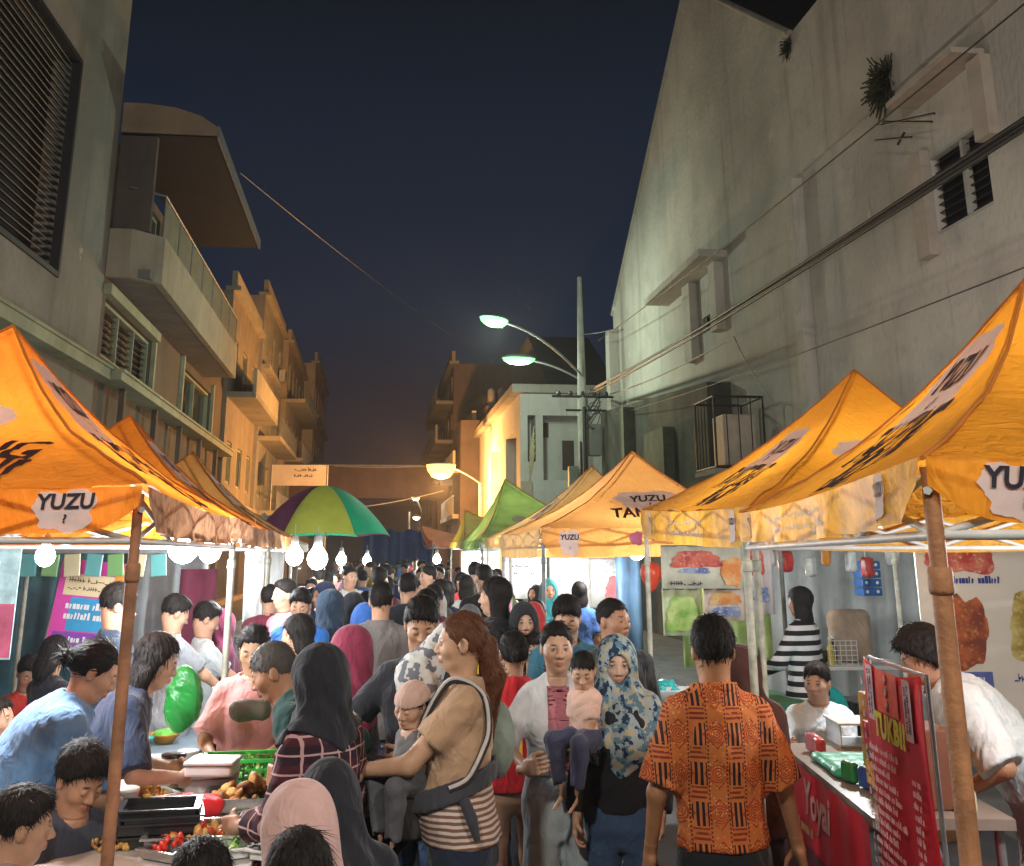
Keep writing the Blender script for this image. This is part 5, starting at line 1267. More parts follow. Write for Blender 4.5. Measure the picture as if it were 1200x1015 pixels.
# woman with the baby carrier
tcar = put('brown ponytailed woman in beige top carrying a baby in a front carrier', 541, 716, 4.34, 82, q=Q, pose=dict(sex='f', w=1.02, belly=.05, head=(4, -2, 0), L=ARM(-.10, .40, 1.10, e=(-1, .1, -1.3), n=(.8, .2, 0), curl=.5, dir=(.9, .4, .3)), R_=ARM(.10, .32, .98, e=(1, -.6, -.6), n=(-1, 0, 0), curl=.7)),
    skin=(.50, .29, .18), hair=('pony', dict(L=.36)), hairmat=HAIRB, eyes='open', shirtmat=cloth((.46, .29, .18), 'beige cloth'), shirt=dict(sleeve=.62, hem=.15, ease=.02, wr=.007), pantsmat=NAVY, pants=dict(loose=.01))
pr = t_parts[tcar.name]; pc = None
def person_pose(px, py, d, face, **kw): return fit(px, py, d, face, **kw)
pcar, lcar = fit(541, 716, 4.34, 82, sex='f', w=1.02, belly=.05, head=(4, -2, 0))
obj('undershirt', npmesh('u', *m_shirt(pcar, Q, ease=.028, sleeve=0, hem=.0, wr=.005, neckr=.2, flare=.1)), STR, tcar)
us = [c for c in tcar.children if c.name.startswith('undershirt')][0]
bm = bmesh.new(); bm.from_mesh(us.data); bmesh.ops.bisect_plane(bm, geom=bm.verts[:]+bm.edges[:]+bm.faces[:], plane_co=(0, 0, pcar.hip[2]+.19), plane_no=(0, .05, 1), clear_outer=True); bm.to_mesh(us.data); bm.free()
def ring(p, z0, z1, ex, th, tilt=0., y0=0.):   # belt around the torso
    def f(x, y, z):
        zz = z-tilt*y; d, _, _, _ = torso(p, x, y, z, ex); d = np.abs(d)-th; return np.maximum(d, np.maximum(zz-z1, z0-zz))
    lo, hi = bounds(p, .12); lo[2] = z0-.15; hi[2] = z1+.15; return npmesh('r', *sdf_mesh(f, lo, hi, .009))
hz = pcar.hip[2]
ob = obj('carrier_belt', ring(pcar, hz+.16, hz+.235, .038, .008, -.35), cloth((.05, .05, .06), 'webbing'), tcar)
m = MB()
def on_torso(p, pts, ex):
    out = []
    for (x, y, z) in pts:
        v = Vector((x, y, z)); c = Vector((0, p.hip[1]+(z-p.hip[2])*p.T[1, 2], z)); dr = (v-c); dr.z = 0
        dr.normalize(); lo_, hi_ = .02, .5
        for _ in range(20):
            mm = (lo_+hi_)/2; q_ = c+dr*mm; d = float(torso(p, np.array([q_.x]), np.array([q_.y]), np.array([q_.z]), ex)[0][0])
            if d < 0: lo_ = mm
            else: hi_ = mm
        out.append(c+dr*lo_)
    return out
sh = pcar.sh['L'][2]
st = on_torso(pcar, [(-.09, .14, sh-.22), (-.10, .12, sh-.08)], .045)+[Vector((-.105, .06, sh+.075)), Vector((-.105, -.02, sh+.085)), Vector((-.11, -.09, sh+.03))]+on_torso(pcar, [(-.12, -.10, sh-.08), (-.15, -.08, sh-.16), (-.17, -.03, sh-.24), (-.17, .03, sh-.27)], .045)
def smooth_path(P_, k=5):
    out = []
    for i in range(len(P_)-1):
        a, b, c, d = P_[max(i-1, 0)], P_[i], P_[i+1], P_[min(i+2, len(P_)-1)]
        for j in range(k): t_ = j/k; out.append(.5*((2*b)+(c-a)*t_+(2*a-5*b+4*c-d)*t_*t_+(3*b-a-3*c+d)*t_**3))
    return out+[P_[-1]]
st = smooth_path([Vector(q_) for q_ in st])
mb = MB(); mb.tube(st, .014, 8); mb.build('carrier_strap', cloth((.03, .03, .035), 'strap black'), tcar)
mb = MB(); mb.tube([p_+Vector((-.006, 0, .006)) for p_ in st], .0085, 8); mb.build('strap_edge', cloth((.5, .45, .42), 'strap white'), tcar)
mb = MB(); b0 = on_torso(pcar, [(-.2, -.02, hz+.17)], .05)[0]; mb.tube([b0, b0+Vector((-.02, -.03, -.06)), b0+Vector((-.01, -.05, -.13))], [.02, .022, .012], 8); mb.build('belt_end', cloth((.05, .05, .06), 'webbing'), tcar)
def in_world(root, v): return root.matrix_basis @ Vector(v)
# baby in the carrier
bx_ = aty(492, 818, 4.25)
pb, lb = fit(494, 812, 4.22, 110, h=.0 or 1) if False else (None, None)
def small(label, px, py, d, face, h=.72, hs=.78, lift=None, pose=None, **kw):
    """an infant held by an adult: same figure, infant proportions, floating at its carrier's chest"""
    po = dict(h=h, w=1.05, hs=hs, legs='sit', sitz=.2, head=(0, -10, 0)); po.update(pose or {}); p = mk_pose(**po); T = aty(px, py, d); c, s = math.cos(R(face)), math.sin(R(face)); dz = T.z-(p.hc[2]+.115*p.hs)
    return person(label, p, (T.x-(c*p.hc[0]-s*p.hc[1]), T.y-(s*p.hc[0]+c*p.hc[1]), dz), face, q=.008, feet=False, **kw)
small('sleeping baby in a pink knit hat against its mother beige top', 483, 801, 4.30, 122, h=.5, hs=.74, pose=dict(head=(18, -14, -8), L=dict(h=(-.14, .12, .35)), R_=dict(h=(.12, .2, .5))), skin=(.52, .31, .21), eyes='closed', hair=('buzz', {}), cap=dict(brim=False, beanie=True), capmat=cloth((.55, .36, .30), 'pink knit'), shirtmat=cloth((.13, .12, .12), 'baby grey cloth'), shirt=dict(sleeve=1.8, ease=.01, hem=-.1), pantsmat=cloth((.10, .10, .11), 'dark baby trousers'))
def softbox(name, c, size, mat, label=None, cat=None, rot=0, seed=0, rr=.03, parent=None, wr=.006, q=.009, group=None):
    a = np.array(size)/2
    def f(x, y, z):
        qx, qy, qz = np.abs(x)-a[0]+rr, np.abs(y)-a[1]+rr, np.abs(z)-a[2]+rr
        d = np.sqrt(np.maximum(qx, 0)**2+np.maximum(qy, 0)**2+np.maximum(qz, 0)**2)+np.minimum(np.maximum(qx, np.maximum(qy, qz)), 0)-rr
        return d+wr*wob(x+seed, y, z, 22)
    o = obj(name, npmesh(name, *sdf_mesh(f, -a-.03, a+.03, q)), mat, parent); o.location = c; o.rotation_euler = (0, 0, R(rot))
    if label: tag(o, label, cat, group)
    return o
c_ = aty(494, 962, 4.1); 
def pouchf(x, y, z): d = ell(x, y, z, (0, 0, 0), (.085, .15, .13)); return np.maximum(d, z-.08)+.004*wob(x, y, z, 20)
o = obj('pouch', npmesh('pouch', *sdf_mesh(pouchf, (-.13, -.2, -.18), (.13, .2, .14), .009)), cloth((.055, .05, .05), 'pouch grey'), tcar); o.location = (-.02, .19, hz+.12)
def wrapf(x, y, z): d = su(cone(x, y, z, (.02, 0, .10), (-.10, 0, -.06), .055, .085), cone(x, y, z, (-.1, 0, -.06), (-.12, 0, -.2), .075, .04), .06); return d+.009*wob(x, y, z*1.6, 20)+.004*wob(z, x, y, 45)
o = obj('shawl', npmesh('shawl', *sdf_mesh(wrapf, (-.25, -.13, -.28), (.14, .13, .2), .009)), PRW); o.location = aty(519, 775, 4.52); tag(o, 'white and grey printed shawl hanging behind the baby in pink hat', 'shawl')
def packf(x, y, z): d = ell(x, y, z, (0, 0, 0), (.075, .09, .15)); return d+.007*wob(x, y, z, 24)
o = obj('backpack', npmesh('backpack', *sdf_mesh(packf, (-.13, -.15, -.2), (.13, .15, .2), .009)), M('grey green pack', (.20, .24, .19), .8, .3, 9, bump=.2)); o.location = aty(583, 866, 4.72); tag(o, 'grey green backpack behind the beige topped woman', 'backpack')
# man in batik
tb = put('man seen from behind in an orange batik shirt at lower right', 833, 722, 3.98, -4, q=Q, pose=dict(sex='m', w=.90, head=(-4, -2, 0), L=ARM(-.25, .06, .86, e=(-.6, -1, 0)), R_=ARM(.32, .12, .82, e=(1, -1, 0), n=(-1, 0, 0))), skin=(.42, .20, .10), shirtmat=BATIK, shirt=dict(sleeve=.92, hem=.045, ease=.026, wr=.008, neckr=.062), pantsmat=BLK)
pbk, _ = fit(833, 722, 3.98, -4, sex='m', w=.90, head=(-4, -2, 0))
def collar(p, mat, parent, r=.066, h=.035):
    up = p.T @ np.array([0, 0, 1.]); c0 = p.neck+up*.012
    def f(x, y, z):
        a = (x-c0[0])/1.1; b = (y-c0[1]+.004)/1.; c = z-c0[2]-.12*(-(y-c0[1]))
        rad = np.sqrt(a*a+b*b); d = np.sqrt((rad-r-.10*np.clip(-c+.01, -.02, .06))**2)-.006; d = np.maximum(d, np.abs(c)-h*.5); return np.maximum(d*.9, -((np.abs(a)+.0)-.0)*0-1)
    return obj('collar', npmesh('collar', *sdf_mesh(f, c0-.13, c0+.13, .007)), mat, parent)
collar(pbk, BATIK, tb)
# couple
tw_ = put('young woman in open white shirt and pale jeans holding a baby', 652, 728, 5.21, 174, q=.0095, pose=dict(sex='f', w=.95, step=.06, head=(6, -4, 0), L=ARM(-.08, .26, 1.12, e=(-1, -.4, -.6), n=(.5, 0, .8), dir=(1, .3, .1)), R_=ARM(.17, .28, 1.04, e=(1, -.3, -.7), n=(-1, .2, .3), dir=(-.5, .7, .2))), skin=(.50, .29, .19),
    hair=('pony', dict(L=.0)), shirtmat=cloth((.62, .62, .64), 'white shirt cloth'), shirt=dict(sleeve=1.25, hem=.12, ease=.022, vneck=.2, wr=.008), pantsmat=JEANL, pants=dict(loose=.028, ankle=.02, top=.15), shoes=(.35, .3, .27))
pw, _ = fit(652, 728, 5.21, 174, sex='f', w=.95, step=.06, head=(6, -4, 0))
def front_strip(x, y, z):
    d, a, b, c = torso(pw, x, y, z, .0285); d = np.abs(d)-.004; d = np.maximum(d, np.abs(a)-.055); d = np.maximum(d, -b); d = np.maximum(d, c-.53*pw.k); return np.maximum(d, .12-c)
lo, hi = bounds(pw, .1); obj('blouse', npmesh('b', *sdf_mesh(front_strip, lo, hi, .009)), cloth((.42, .14, .17), 'rose check'), tw_)
small('baby held by the woman in the open white shirt', 683, 764, 4.93, 130, h=.56, hs=.72, pose=dict(head=(35, -25, 0), L=dict(h=(-.1, .2, .5)), R_=dict(h=(.1, .2, .45))), skin=(.46, .26, .16), hair=('buzz', {}), shirtmat=cloth((.60, .38, .30), 'peach baby top'), shirt=dict(sleeve=.9, ease=.01, hem=-.05), pantsmat=cloth((.05, .05, .09), 'baby trousers'), eyes='closed')
put('woman in blue and cream floral headscarf, black jacket and jeans', 722, 742, 5.12, 166, q=.0095, pose=dict(sex='f', w=1.12, head=(6, -8, 0), L=ARM(-.20, .14, .86), R_=ARM(.22, .10, .84)), skin=(.50, .31, .22), hijab=(dict(drape=.27, loose=.006), FLOR), shirtmat=BLK, shirt=dict(sleeve=1.9, hem=.0, ease=.024), pantsmat=JEAN)
put('short haired man looking right, close behind the floral headscarf', 718, 700, 5.75, 188, q=.0105, pose=dict(sex='m', head=(28, 2, 0), w=1.05), skin=(.38, .19, .11), hair=('buzz', {}), shirtmat=DG, pantsmat=JEAN, eyes='closed')
tj = put('girl seen from behind in a long red basketball jersey numbered one', 601, 738, 5.75, 6, q=.0095, pose=dict(sex='f', w=.95, step=.05), skin=(.46, .25, .15), hair=('bun', {}), shirtmat=cloth((.50, .02, .025), 'red jersey'), shirt=dict(sleeve=.22, hem=-.02, ease=.03, flare=.25, neckr=.08), pantsmat=None, shoes=(.3, .3, .3))
jb = t_parts[tj.name]['shirt']; pj, _ = fit(601, 738, 5.75, 6, sex='f', w=.95, step=.05); zs = pj.sh['L'][2]
YP = M('yellow print', (.80, .42, .03), .7, .15, 30)
tm = decal(text_mesh('1', .17, .012), jb, (0, -.3, zs-.22), (1, 0, 0), (0, 0, 1), (0, 1, 0), .006); obj('number', tm, YP, tj)
tm = decal(text_mesh('SPORTS', .055, .004), jb, (0, -.3, zs-.10), (1, 0, 0), (0, 0, 1), (0, 1, 0), .006); bpy.data.meshes.remove(tm)
tm = decal(scribble(77, .2, .045, 1, ragged=0), jb, (0, -.3, zs-.10), (1, 0, 0), (0, 0, 1), (0, 1, 0), .006); obj('lettering', tm, YP, tj)
put('dark haired man in black t-shirt looking down behind the beige topped woman', 495, 700, 5.05, 160, q=.0095, pose=dict(sex='m', head=(18, -24, 0), L=ARM(-.05, .30, 1.05), R_=ARM(.24, .24, 1.08, e=(1, -.8, -.6))), skin=(.40, .21, .12), shirtmat=BLK, pantsmat=JEAN, eyes='closed')
# left aisle group
put('woman in maroon plaid shirt and black headscarf leaning at the food stall', 376, 750, 4.15, 50, q=Q, pose=dict(sex='f', w=.98, lean=5, head=(30, -22, 0), L=ARM(-.16, .30, 1.02, e=(-.4, -1, -.6)), R_=ARM(.2, .28, .98, e=(1, -.8, -.5))), skin=(.45, .26, .17), hijab=(dict(drape=.05), BLK), shirtmat=PLAID, shirt=dict(sleeve=1.75, hem=-.08, ease=.024, wr=.009), pantsmat=NAVY)
put('older grey haired man bending over the food in dark jacket', 322, 752, 4.75, 78, q=Q, solve='lean', pose=dict(h=1.66, sex='m', head=(12, -25, 0), L=ARM(-.1, .36, 1.0), R_=ARM(.2, .34, .98)), skin=(.36, .18, .10), hair=('buzz', dict(vol=.003)), hairmat=HAIRG, shirtmat=cloth((.015, .05, .045), 'dark green jacket'), shirt=dict(sleeve=1.8, ease=.03), pantsmat=DG, eyes='closed')
put('seller with pink apron standing behind the green basket', 300, 732, 5.8, 176, q=.0095, pose=dict(sex='f', w=1.05, head=(0, -20, 0), L=ARM(-.12, .28, 1.03, e=(-1, -.4, -.6)), R_=ARM(.12, .3, 1.0, e=(1, -.4, -.6))), skin=(.46, .27, .17), hair=('bun', {}), shirtmat=cloth((.58, .26, .25), 'pink cloth'), shirt=dict(sleeve=.9, hem=-.25, ease=.024, flare=.2), pantsmat=DG, eyes='closed')
put('seated woman in pale pink headscarf in the lower left foreground', 352, 911, 3.15, 42, q=Q, pose=dict(sex='f', legs='sit', sitz=.36, lean=14, head=(8, -20, 0), L=ARM(-.2, .42, .72), R_=ARM(.22, .35, .72)), skin=(.45, .26, .17), hijab=(dict(drape=.22, loose=.004), cloth((.56, .35, .32), 'pale pink cloth')), shirtmat=DG, shirt=dict(sleeve=1.9, ease=.02))
put('seated person in black hooded top behind the pale pink headscarf', 388, 884, 3.75, 30, q=.0105, pose=dict(sex='f', legs='sit', sitz=.38, lean=20, head=(8, -30, 0)), skin=(.45, .26, .17), hijab=(dict(drape=.2), BLK), shirtmat=BLK, shirt=dict(sleeve=1.9))
put('dark brown haired head and shoulders at the bottom edge below pink headscarf', 352, 972, 3.0, 20, q=Q, pose=dict(sex='f', legs='sit', sitz=.42, head=(0, -18, 0)), skin=(.42, .24, .15), hair=('bob', dict(L=.12)), shirtmat=NAVY, shirt=dict(sleeve=.9))
put('black haired head at the bottom edge beside the food trays', 238, 986, 3.2, 10, q=Q, pose=dict(sex='m', legs='sit', sitz=.42, head=(0, -14, 0)), skin=(.42, .24, .15), hair=('short', dict(vol=.003)), shirtmat=DG, shirt=dict(sleeve=.9))
put('man in profile facing right in the bottom left corner', 31, 921, 3.9, -62, q=.0075, pose=dict(sex='m', legs='sit', sitz=.42, lean=10, head=(-6, -8, 0), L=ARM(-.2, .4, .75), R_=ARM(.2, .4, .75)), skin=(.40, .22, .14), hair=('short', dict(vol=.0)), shirtmat=cloth((.22, .19, .16), 'taupe cloth'), shirt=dict(sleeve=.9, ease=.02))
put('young man with thick dark hair looking down beside the rusty pole', 98, 870, 4.25, -130, q=.0075, pose=dict(sex='m', legs='sit', sitz=.42, lean=14, head=(0, -30, 0), L=ARM(.0, .36, .84, e=(-1, -.3, -.5), dir=(.6, .5, .5)), R_=ARM(.04, .38, .84, e=(1, -.3, -.5), dir=(-.6, .5, .5))), skin=(.38, .20, .12), hair=('short', dict(vol=.004)), shirtmat=cloth((.05, .055, .08), 'slate cloth'), shirt=dict(sleeve=.9, ease=.02), eyes='closed')
put('seller in blue t-shirt reaching right across the food table', 114, 750, 4.62, -68, q=Q, solve='lean', pose=dict(h=1.64, sex='f', w=1.22, belly=.03, head=(-8, -28, 0), L=ARM(-.14, .48, .93, e=(-1, -.6, -.8)), R_=ARM(.15, .60, .90, e=(1, -.3, -1), n=(0, 0, -1))), skin=(.48, .27, .17), hair=('bun', {}), shirtmat=cloth((.10, .21, .40), 'blue cloth'), shirt=dict(sleeve=1.0, hem=-.2, ease=.028, wr=.01), pantsmat=NAVY, eyes='closed')
put('long haired seller in dark navy t-shirt facing right behind the pole', 186, 742, 5.12, -80, q=.0095, solve='lean', pose=dict(h=1.60, sex='f', w=1.05, head=(0, -20, 0), L=ARM(-.1, .46, .98), R_=ARM(.14, .50, .98, e=(1, -.4, -1))), skin=(.50, .30, .20), hair=('bob', dict(L=.16)), shirtmat=NAVY, shirt=dict(sleeve=.95, ease=.024, hem=-.15), pantsmat=DG)
put('man in dark blue shirt standing behind the rusty pole', 140, 684, 6.4, -60, q=.0105, pose=dict(sex='m', head=(-10, -15, 0)), shirtmat=cloth((.03, .045, .075), 'ink blue cloth'), pantsmat=DG)
put('man in dark cap and grey shirt looking down behind the left stall', 207, 697, 7.6, -60, q=.012, pose=dict(sex='m', head=(0, -25, 0), R_=ARM(.1, .4, 1.0)), shirtmat=cloth((.25, .26, .28), 'mid grey cloth'), pantsmat=DG, cap=dict(), capmat=DG, eyes='closed')
put('young man in pale grey shirt at the back of the left stall', 243, 705, 8.0, -70, q=.012, pose=dict(sex='m', head=(0, -25, 0), R_=ARM(.1, .4, 1.0)), shirtmat=cloth((.42, .45, .46), 'pale grey cloth'), pantsmat=DG, eyes='closed')
put('boy in red t-shirt eating at a small orange table', 36, 768, 8.2, -150, q=.012, pose=dict(sex='m', legs='sit', sitz=.4, head=(0, -25, 0), R_=ARM(.1, .36, .9), L=ARM(-.1, .36, .9)), shirtmat=cloth((.50, .04, .03), 'red cloth'), pantsmat=DG, eyes='closed')
put('seated woman with black hair next to the boy in red', 66, 745, 7.7, -40, q=.012, pose=dict(sex='f', legs='sit', sitz=.45, head=(0, -20, 0)), hair=('bob', dict(L=.12)), shirtmat=BLK, pantsmat=DG)
put('person in pale teal top cut off by the left edge', -2, 815, 6.2, -100, q=.011, pose=dict(sex='f', legs='sit', sitz=.4, lean=10, R_=ARM(.2, .35, .75), L=ARM(-.2, .4, .7)), hair=('long', {}), shirtmat=cloth((.28, .46, .46), 'pale teal cloth'), pantsmat=DG)
put('woman in maroon headscarf and black top facing the left stalls', 412, 731, 5.6, 58, q=.0095, pose=dict(sex='f', w=1.05, head=(10, -15, 0), L=ARM(-.2, .3, .95)), hijab=(dict(drape=.2, loose=.006), cloth((.20, .025, .055), 'maroon cloth')), shirtmat=BLK, shirt=dict(sleeve=1.9, hem=-.2), pantsmat=BLK)
put('man with cropped hair seen from behind in taupe t-shirt', 447, 682, 7.3, -2, q=.0105, pose=dict(sex='m', w=1.02), skin=(.48, .26, .16), hair=('short', {}), shirtmat=cloth((.15, .13, .125), 'taupe dark cloth'), shirt=dict(ease=.02), pantsmat=JEAN)
put('dark haired woman in profile facing left near blue jacket', 350, 720, 6.6, 75, q=.011, pose=dict(sex='f', head=(5, -8, 0)), hair=('bob', dict(L=.1)), shirtmat=NAVY, pantsmat=DG)
put('man in dark cap and bright blue jacket looking down', 353, 690, 8.2, 165, q=.012, pose=dict(sex='m', head=(10, -18, 0)), cap=dict(), capmat=NAVY, shirtmat=cloth((.03, .14, .45), 'bright blue cloth'), shirt=dict(sleeve=1.9, ease=.03), pantsmat=DG, eyes='closed')
put('woman in long navy headscarf with pale brow band', 386, 690, 8.6, 60, q=.012, pose=dict(sex='f', head=(20, 0, 0)), hijab=(dict(drape=.34, loose=.01), cloth((.02, .035, .06), 'navy scarf')), shirtmat=NAVY, shirt=dict(sleeve=1.9), pantsmat=DG)
put('woman in black headscarf between navy headscarf and taupe man', 414, 693, 8.9, 10, q=.012, pose=dict(sex='f'), hijab=(dict(drape=.3, loose=.008), BLK), shirtmat=BLK, shirt=dict(sleeve=1.9), pantsmat=DG)
put('child with blue hood beside the taupe shirted man', 427, 704, 7.9, 30, q=.012, pose=dict(sex='f'), hijab=(dict(drape=.14), cloth((.04, .13, .42), 'blue hood cloth')), shirtmat=cloth((.04, .13, .42), 'blue hood cloth'), pantsmat=DG)
put('man with black hair and black shirt right of taupe man', 478, 672, 9.4, 4, q=.012, pose=dict(sex='m'), shirtmat=BLK, pantsmat=JEAN)
put('woman with loose dark hair just above the beige topped woman', 500, 690, 7.6, 20, q=.012, pose=dict(sex='f'), hair=('bob', dict(L=.1)), shirtmat=DG, pantsmat=JEAN)
# centre right
put('woman with long loose black hair in black jacket facing left', 580, 677, 6.9, 62, q=.0105, pose=dict(sex='f', w=1.08, head=(10, 0, 0)), hair=('long', dict(L=.28, vol=.006)), shirtmat=BLK, shirt=dict(sleeve=1.9, ease=.03), pantsmat=DG)
put('person in yellow t-shirt half hidden behind the beige topped woman', 556, 722, 6.5, 0, q=.011, pose=dict(sex='f'), hair=('bob', dict(L=.05)), shirtmat=cloth((.70, .48, .03), 'yellow cloth'), pantsmat=DG)
put('woman in black hood facing the camera right of centre', 614, 703, 6.8, 180, q=.0105, pose=dict(sex='f', head=(0, -4, 0)), skin=(.46, .27, .18), hijab=(dict(drape=.16), BLK), shirtmat=DG, pantsmat=DG)
put('child wearing glasses in front of the black hooded woman', 627, 742, 6.35, 176, q=.010, pose=dict(sex='m', hs=.92), skin=(.42, .25, .17), hair=('short', {}), shirtmat=DG, pantsmat=DG)
gl = t_parts[[o for o in bpy.data.objects if o.get('label', '').startswith('child wearing glasses')][0].name]
put('young man in teal collared shirt looking down behind the white shirt', 664, 699, 6.2, 178, q=.010, pose=dict(sex='m', head=(-8, -22, 0)), skin=(.44, .25, .16), hair=('short', dict(vol=.004)), shirtmat=cloth((.03, .12, .17), 'teal cloth'), shirt=dict(sleeve=1.2, ease=.025), pantsmat=DG, eyes='closed')
put('shopper in dark brown headscarf just right of batik man', 868, 752, 5.2, -15, q=.0105, pose=dict(sex='f'), hijab=(dict(drape=.25), cloth((.07, .025, .018), 'dark brown cloth')), shirtmat=cloth((.07, .025, .018), 'dark brown cloth'), pantsmat=DG)
put('woman with long black hair in black and white stripes by the grey wall', 936, 688, 8.5, 40, q=.011, pose=dict(sex='f', L=ARM(-.15, .3, 1.0)), hair=('long', dict(L=.30, vol=.006)), shirtmat=BWS, shirt=dict(sleeve=1.8, ease=.022), pantsmat=NAVY)
twm = put('seated young man in white shirt and tie behind the red counter', 956, 776, 6.6, 152, q=.0095, pose=dict(sex='m', legs='sit', sitz=.42, head=(-12, -4, 0), w=1.05, L=ARM(-.1, .34, .80), R_=ARM(.2, .40, .88, e=(1, -.4, -.7), dir=(-.2, .4, .8))), skin=(.44, .25, .16), shirtmat=cloth((.52, .57, .62), 'white shirt bluish'), shirt=dict(sleeve=1.8, ease=.026, wr=.009), pantsmat=DG)
put('man in white t-shirt with curly black hair bending beside orange pole', 1076, 733, 4.9, 74, q=.0095, solve='lean', pose=dict(h=1.70, sex='m', w=1.2, head=(0, -20, 0), L=ARM(-.2, .4, .85), R_=ARM(.2, .4, .85)), skin=(.42, .20, .11), hair=('curly', dict(vol=.015)), shirtmat=cloth((.55, .56, .55), 'white tee'), shirt=dict(sleeve=1.0, ease=.035, wr=.011, hem=-.2), pantsmat=cloth((.45, .24, .14), 'ochre cloth'))
for l in LOG: print('FIT', l)
# ------------------------------------------------------------------ stall goods, left
WP = M('white plastic', (.68, .68, .66), .35, .06, 8, coat=.1); CLR = M('clear plastic', (.55, .60, .62), .15, .1, 8, spec=.6); STL = M('stainless steel', (.5, .5, .5), .25, .1, 8, metal=.9)
def table(label, x0, x1, y0, y1, h, topm, legm=None, skirt=None, cat='table'):
    t = thing('table', label, cat, ((x0+x1)/2, (y0+y1)/2, 0)); a, b = (x1-x0)/2, (y1-y0)/2
    m = MB(); m.box(-a, a, -b, b, h-.03, h); m.build('tabletop', topm, t, bevel=.006)
    for sx in (-1, 1):
        for sy in (-1, 1): m = MB(); m.tube([(sx*(a-.05), sy*(b-.05), 0), (sx*(a-.05), sy*(b-.05), h-.031)], .017, 8); m.build('leg', legm or metal, t)
    if skirt:
        m = MB(); n = 60; vs = []
        for i in range(n+1):
            s = i/n; y = -b+2*b*s; vs += [(a+.012+.0*s, y, h-.004), (a+.02+.018*math.sin(s*37)+.01*math.sin(s*91), y, h-.5)]
        m.add(vs, [(2*i, 2*i+1, 2*i+3, 2*i+2) for i in range(n)], smooth=True)
        vs = []
        for i in range(n+1):
            s = i/n; x = -a+2*a*s; vs += [(x, -b-.012, h-.004), (x, -b-.02-.018*math.sin(s*29)-.01*math.sin(s*71), h-.5)]
        m.add(vs, [(2*i, 2*i+1, 2*i+3, 2*i+2) for i in range(n)], smooth=True); m.build('cloth_skirt', skirt, t)
    return t
TZ = .865
table('long food table covered in goods under the near left tent', -1.5, -.38, 3.75, 6.15, .86, M('white oilcloth', (.55, .53, .5), .4, .15, 5), skirt=REDC)
def pile(name, loc, rx, ry, h, n, size, cols, label, seed, kind='stuff', shape='lump', cat='food'):
    r = random.Random(seed); m = [MB() for _ in cols]
    for i in range(n):
        a = r.uniform(0, 6.28); q = math.sqrt(r.random()); x, y = rx*q*math.cos(a), ry*q*math.sin(a); z = h*(1-q*q)*r.uniform(.35, 1)+size*.3
        s = size*r.uniform(.6, 1.25); mm = m[i % len(cols)]
        if shape == 'leaf':
            d = Vector((r.gauss(0, 1), r.gauss(0, 1), r.uniform(0, .8))).normalized()*s*1.8; w = d.cross(Vector((0, 0, 1))).normalized()*s*.5; p = Vector((x, y, z))
            mm.add([p-d*.5, p+w+Vector((0, 0, s*.2)), p+d*.5, p-w+Vector((0, 0, s*.15))], [(0, 1, 2, 3)], smooth=True)
        else:
            mx = Matrix.Translation((x, y, z)) @ Euler((r.uniform(0, 6), r.uniform(0, 6), r.uniform(0, 6))).to_matrix().to_4x4() @ Matrix.Diagonal((s*r.uniform(.8, 1.5), s*.8, s*r.uniform(.45, .8), 1))
            pr_ = [(.02, -1), (.6, -.75), (1, -.1), (.85, .45), (.45, .85), (.02, 1)]
            pr_ = [(a_*r.uniform(.8, 1.15), b_) for a_, b_ in pr_]; mm.lathe(pr_, 7, mx=mx, cap=False)
    o = None
    me = joinmesh([q.mesh('p') for q in m]) if False else None
    first = None
    for q, c in zip(m, cols):
        if first is None: first = q.build(name, c); first.location = loc; tag(first, label, cat, None, kind)
        else: o = q.build('pieces', c, first)
    return first
def tray(x, y, z, w, d, label, mat=STL, h=.05, rot=0, cat='tray', name='tray', group=None):
    m = MB(); a, b = w/2, d/2; m.box(-a, a, -b, b, 0, .006)
    for (x0, x1, y0, y1) in ((-a, -a+.006, -b, b), (a-.006, a, -b, b), (-a+.006, a-.006, -b, -b+.006), (-a+.006, a-.006, b-.006, b)): m.box(x0, x1, y0, y1, .006, h)
    for (x0, x1, y0, y1) in ((-a-.015, -a, -b-.015, b+.015), (a, a+.015, -b-.015, b+.015), (-a, a, -b-.015, -b), (-a, a, b, b+.015)): m.box(x0, x1, y0, y1, h-.004, h+.002)
    o = m.build(name, mat); o.location = (x, y, z); o.rotation_euler = (0, 0, R(rot)); return tag(o, label, cat, group)
FRY = [M('fried brown', (.42, .19, .05), .6, .4, 40), M('fried dark', (.22, .08, .025), .55, .4, 40), M('fried gold', (.62, .36, .10), .6, .3, 40)]
YEL_ = [M('yellow noodle', (.75, .48, .06), .5, .3, 40), M('orange bits', (.6, .22, .05), .5, .3, 40)]
GRN_ = [M('leaf green', (.12, .42, .06), .5, .4, 30), M('leaf pale', (.40, .55, .18), .5, .3, 30)]
def on(px, py, z): v = atz(px, py, z+.12); return v.x, v.y
x, y = on(292, 930, .79); tray(x, y, TZ, .34, .26, 'steel tray heaped with fried snacks in front of the green basket'); pile('fried_snacks', (x, y, TZ+.01), .15, .11, .09, 70, .026, FRY, 'heap of brown fried snacks in front of green basket', 1)
x, y = on(232, 972, .79); tray(x, y, TZ, .34, .26, 'steel tray with fried food nearest the bottom heads', rot=4); pile('fried_food', (x, y, TZ+.01), .15, .11, .05, 60, .022, [FRY[0], FRY[2], M('chili red', (.5, .05, .02), .4, .3, 30)], 'fried food with red chili in the nearest tray', 2)
x, y = on(318, 962, .79); tray(x, y, TZ, .22, .24, 'steel tray of yellow noodles by the pink headscarf'); pile('noodles', (x, y, TZ+.01), .10, .10, .05, 50, .020, YEL_, 'yellow noodles beside the pale pink headscarf', 3)
